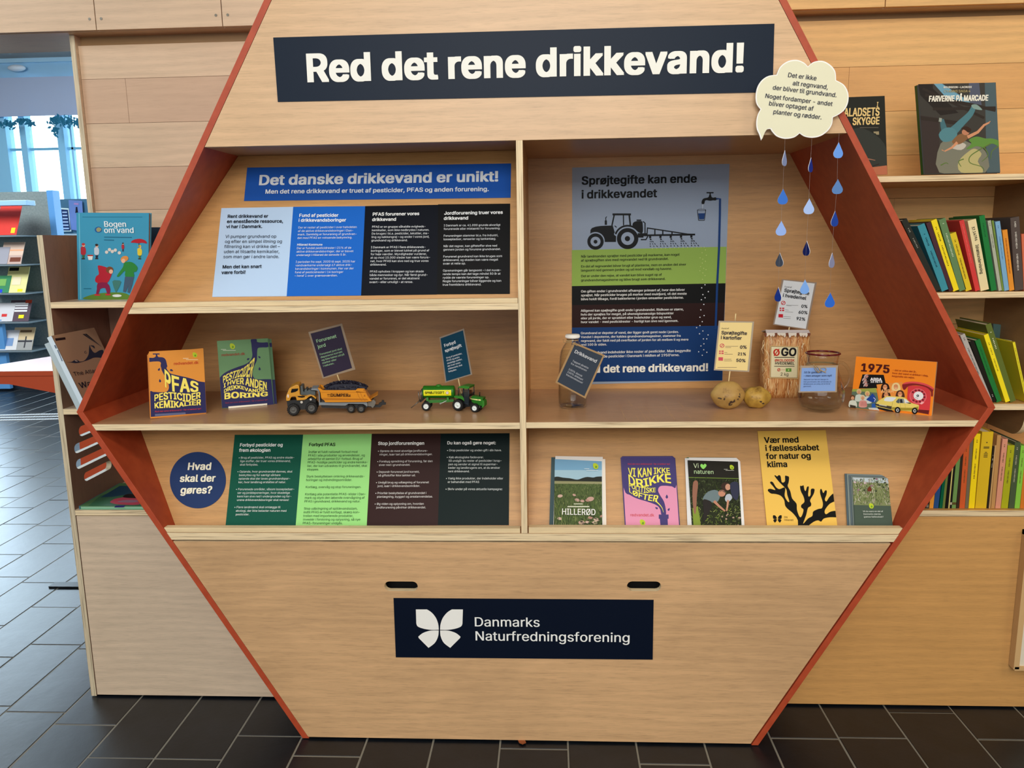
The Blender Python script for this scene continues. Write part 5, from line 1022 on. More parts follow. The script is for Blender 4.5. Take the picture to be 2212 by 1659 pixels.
# ================================================================ leaflets leaning on the lower right board
LR = LBs
def stack(label, fquad, col, n, shifts, c, thick=.0011, group=None, cat='brochure', name='brochure', lift=.003, edge=None, backlabel=None, P=None):
    P = P or LR; out = []
    for i in range(n - 1, 0, -1):
        dx, dy = shifts[i - 1]; q = [(x + dx, y + dy) for x, y in fquad]
        lb_ = '%s, number %s behind the front one' % (backlabel, ('one', 'two', 'three', 'four')[i - 1])
        quadboard(name, P.shift(lift + (n - 1 - i) * (thick + .0006)), px(c, *q), edge[i - 1] if isinstance(edge, list) else (edge or col), thick, lb_, cat, group)
    Pf = P.shift(lift + (n - 1) * (thick + .0006)); o = quadboard(name, Pf, px(c, *fquad), col, thick, label, cat, group); return o, Pf
# HILLERØD
o, Pf = stack('front brochure HILLERØD with a photo of a green meadow under blue sky', [(185, 300), (660, 322), (685, 345), (708, 992), (150, 992), (172, 330)][:0] or [(183, 300), (655, 308), (668, 1060), (160, 1060)], (232, 228, 222), 3, [(24, 22), (-40, 12)], cN, group='meadow brochures in the lower right compartment', edge=[(238, 230, 216), (60, 84, 90)], backlabel='cream edged meadow brochure')
q0 = [(178, 330), (645, 352), (650, 1060), (165, 1060)]; pr = Print(Pf, cN, .0003); pr.clip = q0
pr.add(q0, (120, 170, 204)).add([(170, 440), (660, 440), (660, 540), (170, 540)], (164, 200, 218)).add(smooth([(160, 520), (200, 505), (260, 515), (330, 522), (400, 535), (450, 520), (500, 508), (560, 514), (600, 505), (680, 510), (680, 570), (160, 570)], 3), (38, 42, 36)).add([(160, 548), (660, 556), (660, 600), (160, 600)], (150, 150, 110)).add([(150, 575), (660, 580), (660, 1070), (150, 1070)], (80, 98, 52))
rnd = random.Random(11)
for k in range(950):
    x, y = rnd.uniform(165, 655), rnd.uniform(585, 1060); h = 14 + (y - 580) * .07; pr.add(strk([(x, y), (x + rnd.gauss(0, 7), y - h)], 3.5, 1), rnd.choice([(46, 64, 32), (84, 106, 54), (118, 132, 74), (30, 42, 24), (140, 146, 96), (62, 76, 44)]), False)
for x, y, r_ in ((400, 740, 26), (450, 750, 22), (530, 730, 38), (500, 745, 20), (530, 915, 24), (590, 935, 30), (445, 965, 34), (500, 960, 20), (575, 965, 26), (225, 925, 24), (230, 700, 26), (640, 900, 18), (370, 690, 18)): pr.add(ell(x, y, r_, r_ * .6, rnd.uniform(-20, 20), 12), rnd.choice([(196, 160, 146), (176, 136, 120), (206, 176, 160)]))
for k in range(40): x, y = rnd.uniform(420, 650), rnd.uniform(880, 1000); pr.add(strk([(x, y), (x + 26, y + 3)], 8, 2), (28, 26, 24), False)
for k in range(180): x, y = rnd.uniform(165, 655), rnd.uniform(760, 1060); pr.add(strk([(x, y), (x + rnd.gauss(0, 8), y - 46)], 4, 1), rnd.choice([(96, 122, 58), (140, 156, 90), (60, 84, 38)]), False)
pr.clip = None; leaf_logo(pr, 585, 405, 26); pr.add(rect(470, 428, 520, 433), (220, 234, 240)).add(rect(490, 444, 608, 449), (220, 234, 240)).add(rect(365, 775, 455, 784), (210, 214, 190)).add(rect(303, 800, 520, 812), (210, 214, 190)); pr.done(o)
text(o, Pf, cN, 'HILLERØD', (245, 886), (245, 886), (580, 892), (244, 244, 240), bold=.012, hs=1.25, eps=.0062)
# pink / purple
o, Pf = stack('front pink and purple brochure Vi kan ikke drikke politiske løfter', [(838, 310), (1340, 308), (1368, 330), (1420, 1060), (885, 1060)], (80, 72, 128), 3, [(8, -8), (-6, 6)], cN, group='pink brochures in the lower right compartment', edge=[(70, 62, 116), (90, 80, 140)], backlabel='pink and purple brochure')
pr = Print(Pf, cN, .0003); pp = (72, 64, 120); pc = [(845, 318), (1352, 320), (1370, 330), (1418, 1060), (888, 1060)]; pr.clip = pc; pr.add(pc, (228, 152, 184))
pr.add(smooth([(840, 318), (1368, 318), (1384, 598), (1340, 602), (1280, 596), (1225, 602), (1205, 640), (1225, 690), (1262, 750), (1280, 820), (1282, 885), (1240, 885), (1225, 830), (1190, 790), (1100, 755), (1000, 725), (930, 690), (868, 632)], 4), pp)
pr.add([(840, 312), (1372, 316), (1380, 560), (860, 600)], pp).add([(1212, 882), (1310, 882), (1310, 925), (1300, 925), (1306, 1060), (1235, 1060), (1222, 925), (1212, 925)], pp)
for x, y, r_, q in ((1292, 708, 15, 0), (1192, 820, 12, -60), (1310, 834, 12, 30)): pr.add(smooth([(x + (r_ * 1.6) * math.sin(math.radians(q)), y - r_ * 1.6 * math.cos(math.radians(q)))] + ell(x, y, r_ * .8, r_, q, 6, -10, 190), 3), pp)
pr.clip = None; leaf_logo(pr, 1052, 962, 26); pr.done(o)
yl2 = (246, 238, 96)
text(o, Pf, cN, 'Red det rene drikkevand – før vi lækker tør!', (903, 388), (903, 388), (1322, 388), (206, 66, 86), bold=.008)
warp(o, Pf, cN, 'VI KAN IKKE', [(910, 485), (1000, 512), (1100, 502), (1200, 475), (1322, 470)], [(905, 420), (1000, 422), (1100, 420), (1200, 418), (1318, 422)], yl2, .02)
warp(o, Pf, cN, 'DRIKKE', [(915, 578), (1010, 608), (1120, 598), (1210, 560), (1334, 572)], [(908, 484), (1000, 530), (1100, 520), (1210, 486), (1328, 478)], yl2, .025)
warp(o, Pf, cN, 'POLITISKE', [(915, 608), (980, 640), (1060, 668), (1180, 660)], [(913, 572), (980, 592), (1060, 612), (1180, 618)], yl2, .02)
warp(o, Pf, cN, 'LØFTER', [(918, 660), (980, 700), (1080, 738), (1195, 758)], [(915, 612), (980, 650), (1080, 680), (1210, 692)], yl2, .025)
text(o, Pf, cN, 'redvandet.dk', (927, 900), (927, 900), (1166, 902), (206, 70, 66), bold=.006)
pr = Print(Pf, cN, .0016); pr.add(strk(smooth([(1175, 745), (1215, 780), (1245, 820), (1258, 862)], 4, False), 12, 2), yl2); pr.done(o, 'letter_tail')
# Vi ♥ naturen
o, Pf = stack('front brochure Vi naturen with a green heart and a gardening photo', [(1512, 315), (1985, 318), (2022, 352), (2070, 1060), (1540, 1060)], (234, 234, 232), 3, [(-40, 6), (-22, -2)], cN, group='gardening brochures in the lower right compartment', edge=[(226, 226, 226), (70, 120, 90)], backlabel='white edged gardening brochure')
pr = Print(Pf, cN, .0003); q0 = [(1498, 342), (2000, 356), (2040, 1060), (1545, 1060)]; pr.clip = q0
pr.add(q0, (38, 44, 24)).add([(1490, 340), (2010, 354), (2008, 525), (1500, 510)], (34, 32, 26)).add([(1500, 510), (2010, 522), (2010, 527), (1500, 516)], (120, 150, 60))
for k in range(700):
    x, y = rnd.uniform(1500, 2040), rnd.uniform(535, 1050); c_k = rnd.choice([(70, 88, 40), (24, 28, 16), (50, 66, 30), (96, 110, 70), (20, 22, 16)]) if y < 800 else rnd.choice([(110, 130, 50), (60, 80, 34), (30, 36, 20), (90, 112, 44), (150, 160, 90)])
    pr.add(strk([(x, y), (x + rnd.gauss(0, 16), y + rnd.gauss(0, 18))], rnd.uniform(3, 9), 2), c_k, False)
pr.add([(1545, 820), (1600, 800), (1640, 1060), (1560, 1060)], (130, 150, 56))
pr.add(smooth([(1555, 560), (1600, 560), (1590, 700), (1580, 860), (1560, 860), (1545, 700)], 3), (150, 104, 84))
pr.add(smooth([(1650, 720), (1690, 665), (1750, 640), (1800, 650), (1820, 700), (1790, 760), (1720, 760), (1665, 750)], 3), (110, 128, 132)).add(smooth([(1650, 740), (1700, 740), (1740, 770), (1720, 850), (1690, 900), (1670, 950), (1650, 940), (1655, 850)], 3), (40, 36, 34)).add(ell(1838, 672, 36, 34), (196, 140, 112)).add(smooth([(1812, 660), (1830, 640), (1866, 652), (1868, 668), (1840, 650)], 3), (110, 90, 80))
pr.add(strk([(1760, 750), (1810, 800), (1870, 850)], 28, 16), (190, 136, 110)).add(smooth([(1830, 600), (1860, 565), (1905, 575), (1915, 620), (1890, 650), (1850, 640)], 3), (60, 42, 34)).add(ell(1898, 610, 26, 32), (200, 150, 124)).add(smooth([(1880, 690), (1920, 680), (1940, 720), (1900, 760), (1870, 740)], 3), (180, 190, 200)).add(strk([(1900, 740), (1895, 790), (1885, 850)], 24, 14), (196, 142, 116)).add(smooth([(1920, 580), (1990, 560), (2010, 640), (1990, 740), (1940, 700)], 3), (50, 54, 76))
for k in range(24): x, y = rnd.uniform(1840, 2030), rnd.uniform(860, 1010); pr.add(ell(x, y, rnd.uniform(6, 16), rnd.uniform(5, 10), 0, 8), rnd.choice([(60, 66, 44), (90, 96, 60), (176, 150, 130), (30, 34, 22)]))
pr.add(smooth([(1653, 432), (1625, 405), (1628, 385), (1642, 382), (1653, 392), (1665, 380), (1681, 386), (1683, 404)], 4), (150, 230, 110))
pr.clip = None; leaf_logo(pr, 1938, 415, 20); pr.add(rect(1858, 432, 1895, 436), (200, 200, 190)).add(rect(1875, 444, 1958, 448), (200, 200, 190)); pr.done(o)
text(o, Pf, cN, 'Vi', (1553, 422), (1553, 422), (1604, 423), (214, 232, 190), bold=.004, hs=1.05, eps=.0062); text(o, Pf, cN, 'naturen', (1556, 480), (1556, 480), (1752, 484), (200, 232, 180), bold=.006, hs=1.05, eps=.0062)
# yellow poster with seaweed and the butterfly emblem
P_ = LR.shift(.003); fq = [(297, 164), (1072, 152), (1212, 1300), (410, 1300)]
o = quadboard('poster', P_, px(cO, *fq), (240, 196, 92), .0012, 'yellow poster Vær med i fællesskabet for natur og klima with black seaweed', 'poster')
pr = Print(P_, cO, .0003); pr.clip = [(300, 166), (1070, 154), (1211, 1300), (411, 1300)]; bk = (14, 14, 12)
for pts in ([(760, 1300), (755, 1180), (700, 1100), (640, 1050), (610, 1010), (600, 950), (560, 900), (500, 880), (450, 875), (415, 845), (420, 825), (450, 822), (500, 835), (470, 790), (440, 755), (450, 738), (475, 750), (505, 800), (545, 825), (600, 805), (612, 830), (605, 900), (635, 960), (655, 972), (655, 950), (635, 890), (625, 830), (590, 790), (540, 740), (490, 675), (500, 668), (520, 680), (540, 665), (560, 680), (570, 740), (590, 750), (610, 730), (610, 675), (630, 675), (655, 688), (650, 750), (640, 790), (670, 850), (690, 930), (740, 990), (745, 1060), (775, 1140), (800, 1130), (820, 1060), (795, 1035), (795, 1005), (830, 970), (820, 910), (790, 850), (780, 790), (800, 790), (820, 782), (830, 830), (845, 845), (860, 800), (880, 800), (872, 880), (880, 910), (900, 890), (905, 825), (945, 825), (935, 880), (895, 950), (908, 990), (900, 1020), (870, 1040), (850, 1120), (815, 1220), (870, 1160), (920, 1130), (930, 1080), (990, 1050), (1030, 1040), (1040, 980), (1010, 880), (1010, 830), (1025, 825), (1045, 870), (1065, 840), (1085, 845), (1080, 890), (1062, 940), (1080, 965), (1110, 920), (1150, 880), (1175, 880), (1190, 950), (1120, 990), (1070, 1050), (1060, 1090), (1080, 1110), (1130, 1080), (1215, 1075), (1220, 1140), (1120, 1145), (1050, 1160), (1020, 1195), (985, 1180), (930, 1200), (870, 1250), (850, 1300)],): pr.add(smooth(pts, 3), bk)
pr.clip = None; 
for f in (1, -1):
    cx_, cy_ = 522, 1163
    pr.add(smooth([(cx_ + f * 6, cy_ - 5), (cx_ + f * 20, cy_ - 35), (cx_ + f * 48, cy_ - 40), (cx_ + f * 48, cy_ - 5), (cx_ + f * 30, cy_ + 2)], 3), bk).add(smooth([(cx_ + f * 6, cy_ + 5), (cx_ + f * 32, cy_ + 4), (cx_ + f * 46, cy_ + 15), (cx_ + f * 30, cy_ + 42), (cx_ + f * 12, cy_ + 28)], 3), bk)
pr.done(o)
text(o, P_, cO, ['Vær med', 'i fællesskabet', 'for natur og', 'klima'], (374, 300), (406, 576), (995, 383), bk, 1, .024)
text(o, P_, cO, ['DN', 'Hillerød'], (597, 1155), (599, 1186), (702, 1186), (90, 70, 30), 1, .004)
# small meadow cards with brimstone
o, Pf = stack('front small card with wildflower photo and dark green text field', [(1375, 690), (1782, 702), (1840, 1320), (1405, 1320)], (80, 96, 84), 5, [(-18, -12), (-40, -26), (-62, -38), (-86, -42)], cO, group='small wildflower cards at the right end', cat='card', name='small_card', edge=[(116, 128, 124), (92, 106, 112), (130, 142, 138), (84, 100, 108)], backlabel='small wildflower card')
pr = Print(Pf, cO, .0003); pr.clip = [(1376, 692), (1781, 704), (1839, 1320), (1406, 1320)]; pr.add([(1370, 690), (1790, 700), (1815, 1016), (1390, 1005)], (126, 136, 92)).add([(1370, 690), (1790, 700), (1790, 760), (1380, 740)], (190, 204, 212))
for k in range(420):
    x, y = rnd.uniform(1372, 1800), rnd.uniform(720, 1005); pr.add(strk([(x, y), (x + rnd.gauss(0, 14), y - rnd.uniform(12, 46))], rnd.uniform(3, 8), 2), rnd.choice([(96, 112, 60), (150, 156, 104), (70, 86, 44), (206, 204, 180), (172, 150, 150), (120, 132, 74), (60, 72, 44)]), False)
for k in range(14): pr.add(ell(rnd.uniform(1400, 1780), rnd.uniform(705, 860), 13, 10, 0, 8), rnd.choice([(150, 110, 130), (214, 190, 200), (60, 70, 50)]))
pr.add([(1545, 820), (1572, 790), (1595, 830), (1585, 852), (1545, 850)], (110, 50, 34)).add([(1390, 1008), (1815, 1020), (1840, 1320), (1405, 1320)], (74, 90, 78))
pr.clip = None; leaf_logo(pr, 1590, 1018, 26); pr.done(o)
text(o, Pf, cO, ['Vil du være en del af', 'Danmarks største', 'grønne fællesskab?'], (1484, 1090), (1496, 1152), (1714, 1090), (206, 214, 206), 0, .008, eps=.0062)

# ================================================================ speech bubble and rain garlands
BP = vplane(-.022)
def arc(pts): return smooth(pts, 7, False)
ol = []
for seg in ([(280, 222), (310, 158), (370, 115), (440, 106), (495, 128), (525, 158)], [(525, 158), (570, 122), (640, 114), (700, 145), (738, 195), (745, 265)], [(745, 265), (805, 300), (838, 360), (840, 430), (815, 490), (770, 530), (720, 555)], [(720, 555), (712, 610), (680, 660), (625, 700), (560, 714), (500, 705), (460, 680)], [(460, 680), (415, 712), (345, 722), (285, 705), (250, 672), (232, 645)], [(232, 645), (205, 650), (182, 680), (160, 735)], [(160, 735), (145, 690), (126, 645), (122, 590), (133, 535), (155, 492)], [(155, 492), (125, 450), (117, 390), (130, 320), (165, 265), (215, 232), (280, 222)]): ol += arc(seg)[:-1]
bub = MB(); bub.prism([BP.p(cP(*p)) for p in ol], (0, .003, 0), mat('bubble_board', (244, 244, 240), .45)); bo = bub.build('speech_bubble'); tag(bo, 'cream cloud shaped speech bubble about rain water fixed at the cabinet corner', 'sign')
cxm, cym = 470, 410; pr = Print(BP, cP, .0003); pr.add([(cxm + (x - cxm) * .975, cym + (y - cym) * .968) for x, y in ol], (228, 226, 198)); pr.done(bo, 'cream_field')
for t_, a, b in (('Det er ikke', (364, 240), (587, 267)), ('alt regnvand,', (402, 303), (676, 336)), ('der bliver til grundvand.', (246, 337), (744, 398)), ('Noget fordamper - andet', (187, 402), (712, 467)), ('bliver optaget af', (216, 461), (564, 504)), ('planter og rødder.', (250, 526), (627, 571))): text(bo, BP, cP, t_, a, a, b, (36, 40, 62), bold=.012)
thr = mat('nylon_thread', (186, 176, 170), .4, 0, .3)
def garland(label, drops, top):
    t = thing('raindrop_garland', label, 'decoration', BP.p(cK(drops[-1][0], drops[-1][2])), 'rain garlands under the speech bubble'); mb = MB(); P = vplane(-.02)
    mb.tube([P.p(cK(*top))] + [P.p(cK(d[0] + (drops[0][0] - drops[0][0]), (d[1] + d[2]) / 2)) for d in drops], .00018, thr, 4); mb.build('thread', t)
    for cx_, y0, y1, w_, col, *back in drops:
        a, b0_ = P.loc(cK(cx_, y1)); _, b1_ = P.loc(cK(cx_, y0)); h = b1_ - b0_; r = .0112; c = P.w(a, b0_, 0); sgn = back[0] if back else 1; yaw = math.acos(min(1, max(.3, w_ / 92))) * sgn + math.atan2(CAM.x - c.x, c.y - CAM.y)
        u = V((math.cos(yaw), math.sin(yaw), 0)); n = V((math.sin(yaw), -math.cos(yaw), 0)); pts = [(0, h)] + [(math.copysign(1, x) * 0 + x * r, z) for x, z in ((.13, h * .9), (.33, h * .78), (.6, h * .60), (.85, h * .45), (1, h * .31), (.95, h * .17), (.72, h * .06), (.4, h * .012), (0, 0), (-.4, h * .012), (-.72, h * .06), (-.95, h * .17), (-1, h * .31), (-.85, h * .45), (-.6, h * .60), (-.33, h * .78), (-.13, h * .9))]
        mb = MB(); mb.prism([c + u * x + V((0, 0, z)) + n * .0006 for x, z in pts], n * -.0012, flat(col, .3), mat('drop_paper_rim', (216, 222, 234), .5)); mb.build('raindrop', t)
garland('left rain garland of five paper drops hanging beside the poster', [(400, 148, 293, 38, (140, 158, 206)), (384, 502, 645, 86, (62, 116, 208)), (368, 795, 932, 90, (146, 176, 236)), (355, 1090, 1218, 66, (72, 82, 98), -1), (342, 1405, 1538, 58, (28, 62, 156), -1)], (408, 30))
garland('middle rain garland of four paper drops in front of the flour placard', [(640, 215, 350, 36, (34, 56, 150)), (624, 590, 735, 90, (166, 192, 240)), (602, 980, 1117, 60, (26, 38, 100), -1), (585, 1335, 1468, 78, (124, 172, 242))], (655, 20))
garland('right rain garland of five paper drops in front of the red side panel', [(893, 73, 220, 78, (108, 160, 242)), (886, 412, 550, 90, (84, 126, 184)), (860, 705, 848, 60, (32, 70, 168)), (834, 1090, 1228, 46, (140, 148, 188)), (816, 1455, 1592, 84, (48, 104, 206))], (905, -10))

# ================================================================ left bookcase
YU = .178
xL0, xL1 = -1.2319, -1.2168
lc = thing('bookcase', 'pale plywood bookcase left of the hexagon with blue book on its top shelf', 'bookcase', (-1.0, .3, 0))
SPn = Plane((xL0, YU, 0), (0, -1, 0), (0, 0, 1))   # seen from the left: a runs towards the viewer
# side panel in the YZ plane with four slots; local a = YU - y
def slot(y0, y1, z0, z1): return [(YU - y, z) for y, z in stad(y0, y1, z0, z1)]
plate_holes([(0, .002), (0, 1.2765), (-.27, 1.2765), (-.27, .002)], [slot(.236, .375, .736, .764), slot(.207, .402, .696, .722), slot(.207, .402, .652, .678), slot(.236, .375, .609, .634)], Plane((xL0, YU, 0), (0, -1, 0), (0, 0, 1)), xL1 - xL0, wd_leftin, 'side_panel', lc, pgrey) if False else None
PS = Plane((xL1, YU, 0), (0, 1, 0), (0, 0, 1))     # normal +x
def slot(y0, y1, z0, z1): return [(y - YU, z) for y, z in stad(y0, y1, z0, z1)]
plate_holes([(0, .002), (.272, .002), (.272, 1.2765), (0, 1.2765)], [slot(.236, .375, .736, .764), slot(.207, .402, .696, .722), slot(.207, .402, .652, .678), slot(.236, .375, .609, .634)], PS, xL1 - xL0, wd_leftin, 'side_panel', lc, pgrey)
def unit_shelf(par, z0, z1, left, M, x0=xL1 + .0004, x1=2.2, y0=YU, y1=.4485, name='shelf'):
    if left: pts = [(x0, z0), (-xo(z0) - .001, z0), (-xo(z1) - .001, z1), (x0, z1)]
    else: pts = [(xo(z0) + .001, z0), (x1, z0), (x1, z1), (xo(z1) + .001, z1)]
    mb = MB().prism(xz(pts, y0), (0, y1 - y0, 0), pz_, None); k = mb.mi(M); o = mb.build(name, par)
    for p in o.data.polygons:
        if abs(p.normal.z) > .7: p.material_index = k
    return o
for z0, z1 in ((1.0914, 1.1066), (.8121, .8269), (.5340, .5490)): unit_shelf(lc, z0, z1, True, wd_left)
MB().prism(xz([(xL1 + .0022, .006), (-xo(.006) - .001, .006), (-xo(.532) - .001, .532), (xL1 + .0022, .532)], YU + .0005), (0, .014, 0), wd_left, pz_).build('front_panel', lc, .0004)
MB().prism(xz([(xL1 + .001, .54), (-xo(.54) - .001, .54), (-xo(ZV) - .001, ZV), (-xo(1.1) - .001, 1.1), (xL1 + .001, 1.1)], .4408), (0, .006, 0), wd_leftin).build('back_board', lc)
# blue book on water
def bookface(name, label, P, quad, col, thick, cat='book', group=None, spine=None):
    mb = MB(); M = flat(col, .32); q = [P.loc(p) for p in quad]
    mb.prism([P.w(a, b, 0) for a, b in q], P.n * -.002, M); mb.prism([P.w(a, b, -thick + .002) for a, b in q], P.n * -.002, M)
    a0_, b0_ = q[0]; a3, b3 = q[3]
    mb.prism([P.w(*q[0], -.002), P.w(*q[0], -thick + .002), P.w(*q[3], -thick + .002), P.w(*q[3], -.002)], P.u * .002, flat(spine or col, .35)); o = mb.build(name); tag(o, label, cat, group)
    cx_ = sum(a for a, b in q) / 4; cy_ = sum(b for a, b in q) / 4; pg = MB(); ins = [(cx_ + (a - cx_) * .975, cy_ + (b - cy_) * .985) for a, b in q]; pg.prism([P.w(a, b, -.0021) for a, b in ins], P.n * -(thick - .0042), cream); pg.build('pages', o); return o
YBk = aZ(*cB(600, 684), 1.1066).y; VBk = vplane(YBk)
o = bookface('picture_book', 'light blue picture book Bogen om vand with children playing in water', VBk, px(cB, (455, 163), (888, 163), (892, 640), (468, 685)) if False else [cB(456, 164), cB(890, 166), cB(884, 682), cB(466, 686)], (66, 150, 182), .014, spine=(90, 170, 200))
pr = Print(VBk, cB, .0003); rb = random.Random(2); q0 = [(458, 166), (888, 168), (882, 680), (468, 684)]
pr.add([(470, 168), (476, 168), (486, 682), (480, 682)], (110, 184, 208)).add(strk([(492, 190), (850, 190)], 3), (40, 110, 140)).add(ell(588, 266, 22, 18), (40, 90, 150)).add(smooth([(575, 262), (590, 252), (606, 262), (598, 276), (582, 278)], 3), (150, 150, 110))
pr.add(strk([(622, 310), (788, 312)], 5), (40, 100, 130)).add(strk([(622, 327), (682, 329)], 5), (40, 100, 130)).add(strk([(500, 618), (546, 618)], 4), (30, 100, 130))
pr.add(smooth([(510, 682), (530, 660), (600, 645), (700, 640), (760, 650), (775, 682)], 4), (92, 128, 50))
def kid(x, y, s, coat, legs, hair, bend=0):
    pr.add(smooth([(x - 8 * s, y + 60 * s), (x - 6 * s, y + 95 * s), (x + 2 * s, y + 95 * s), (x + 6 * s, y + 95 * s), (x + 12 * s, y + 60 * s)], 2), legs).add(smooth([(x - 16 * s, y + 14 * s), (x + 6 * s, y + 10 * s), (x + 18 * s, y + 30 * s), (x + 14 * s, y + 66 * s), (x - 14 * s, y + 66 * s), (x - 18 * s, y + 36 * s)], 3), coat).add(ell(x + 2 * s, y, 11 * s, 12 * s), (226, 170, 140)).add(ell(x, y - 6 * s, 12 * s, 9 * s), hair).add(rect(x - 12 * s, y + 92 * s, x + 12 * s, y + 100 * s), (60, 50, 50))
kid(498, 358, .85, (170, 50, 60), (60, 100, 70), (180, 60, 60)); kid(578, 362, .8, (190, 200, 210), (40, 44, 60), (50, 40, 36)); kid(835, 368, .75, (222, 196, 60), (70, 110, 70), (206, 180, 60)); kid(735, 350, .45, (170, 50, 60), (60, 60, 90), (50, 40, 36))
pr.add(smooth([(782, 342), (800, 326), (836, 320), (868, 330), (878, 348), (850, 344), (828, 347), (805, 344)], 3), (176, 40, 50)).add(strk([(830, 345), (832, 375)], 3), (60, 50, 50)).add([(523, 418), (557, 416), (552, 446), (530, 447)], (226, 226, 220)).add(rect(523, 416, 557, 424), (180, 60, 50))
for x, y in ((638, 400), (655, 385), (672, 396), (690, 388), (714, 404)): pr.add(ell(x, y, 10, 10, 0, 12), (214, 206, 196))
pr.add(smooth([(585, 485), (600, 480), (640, 492), (668, 510), (664, 545), (640, 585), (600, 588), (570, 575), (575, 545), (592, 530)], 3), (176, 40, 54)).add(ell(656, 506, 22, 20), (120, 76, 50)).add(ell(664, 516, 12, 13), (230, 176, 146)).add(smooth([(585, 585), (640, 582), (660, 620), (655, 648), (640, 646), (630, 615), (600, 620), (590, 650), (575, 650), (580, 620)], 2), (130, 36, 70)).add([(565, 650), (600, 652), (600, 660), (568, 660)], (190, 50, 60)).add([(630, 648), (662, 650), (662, 658), (632, 658)], (190, 50, 60))
pr.add(smooth([(745, 462), (790, 460), (822, 490), (815, 515), (800, 520), (800, 548), (750, 546), (748, 510), (712, 545), (700, 540), (735, 490)], 3), (50, 130, 60)).add(ell(745, 440, 24, 17, -20), (214, 140, 70)).add(ell(738, 452, 12, 13), (230, 176, 146)).add([(748, 546), (802, 548), (790, 600), (775, 645), (762, 640), (768, 600), (752, 640), (736, 636), (742, 590)], (70, 90, 110)).add(smooth([(672, 575), (700, 568), (725, 578), (700, 632), (690, 634)], 2), (66, 120, 112)).add(ell(700, 660, 28, 8), (214, 220, 216)); pr.done(o, 'cover_print')
text(o, VBk, cB, ['Bogen', 'om vand'], (623, 249), (624, 285), (800, 285), (232, 240, 240), 1, .018)
# dark book behind it
YD = .425; o = bookface('dark_book', 'dark blue book standing behind the blue picture book, mostly hidden', vplane(YD), [(322, 490), (352, 490), (352, 642), (322, 642)][:0] or [(318, 491), (350, 491), (350, 640), (318, 640)], (34, 44, 56), .018)
# two atlas books leaning left in the middle bay
zs2 = .8269
def leanbook(name, label, base_x, y0, thick, h, d, ang, cov, spine, cat='book', z=zs2, group=None):
    """book standing on a shelf with its spine to the viewer, leaning left by ang; returns the plane of its right hand cover"""
    up = V((-math.sin(ang), 0, math.cos(ang))); rt = V((math.cos(ang), 0, math.sin(ang))); o0 = V((base_x, y0, z + .0006)); t = thick
    mb = MB(); Mc, Ms = flat(cov, .4), flat(spine, .4); bk_ = V((0, 1, 0)); c = .0022
    def blk(r0, r1, b0, b1, u0, u1, M, mb_=mb): mb_.prism([o0 + rt * r0 + bk_ * b0 + up * u0, o0 + rt * r1 + bk_ * b0 + up * u0, o0 + rt * r1 + bk_ * b0 + up * u1, o0 + rt * r0 + bk_ * b0 + up * u1], bk_ * (b1 - b0), M)
    blk(0, c, 0, d, 0, h, Mc); blk(t - c, t, 0, d, 0, h, Mc); blk(0, t, -.001, c, 0, h, Ms); o = mb.build(name); tag(o, label, cat, group)
    pg = MB(); blk(c, t - c, c, d - .004, .003, h - .003, cream, pg); pg.build('pages', o)
    return o, Plane(o0 + rt * t, (0, 1, 0), up), Plane(o0 + V((0, -.001, 0)), rt, up)
ang = math.radians(25.5); YA = .112
pA = aY(*cAD(640, 1165), YA); pT = aY(*cAD(175, 225), YA); ang = math.atan2(pA.x - pT.x, pT.z - pA.z); hA = math.dist(pA, pT) + (pA.z - zs2) / math.cos(ang)
bxr = pA.x + (pA.z - zs2) * math.tan(ang)
tA = .0125
oA, PC, PSp = leanbook('atlas_book', 'white spined book The Atlas of Water leaning left below the blue picture book', bxr - tA / math.cos(ang), YA, tA, hA, .19, ang, (176, 146, 118), (206, 222, 232), z=zs2)
oB, _, PSb = leanbook('atlas_book', 'second white spined book leaning beneath the atlas, resting on the side panel', bxr - (tA + .0165) / math.cos(ang), YA + .004, .015, hA - .018, .185, ang, (150, 160, 160), (176, 192, 198), z=zs2)
pr = Print(PC, cAD, .0003); ak = (50, 54, 74)
pr.add([(215, 235), (380, 215), (390, 252), (228, 275)], (46, 34, 36)).add([(662, 165), (730, 158), (975, 370), (940, 350)], (44, 42, 50)).add(strk([(700, 165), (960, 362)], 5), (120, 110, 110))
pr.add(smooth([(400, 622), (480, 618), (540, 585), (590, 590), (620, 612), (700, 590), (760, 500), (770, 400), (780, 340), (800, 400), (860, 470), (940, 430), (1000, 430), (1000, 540), (900, 545), (840, 550), (760, 585), (680, 610), (600, 632), (540, 636), (480, 628)], 4), ak).add(ell(560, 600, 26, 10, 20), (186, 170, 160)).add(strk(ell(715, 460, 20, 16, 0, 10, 20, 300), 7), ak).add(smooth([(790, 350), (850, 355), (860, 400), (830, 375)], 3), ak); pr.done(oA, 'cover_print')
text(oA, PC, cAD, 'The Atlas', (520, 850), (520, 850), (905, 785), (44, 40, 50), bold=.004, hs=.62); text(oA, PC, cAD, 'Water', (625, 1050), (625, 1050), (960, 968), (36, 34, 50), bold=.01, hs=.62)
pr = Print(PSp, cAD, .0006); pr.add([(205, 345), (225, 340), (250, 395), (230, 400)], (90, 104, 124)).add([(252, 425), (268, 420), (345, 600), (330, 608)], (110, 124, 144)); pr.done(oA, 'spine_print')
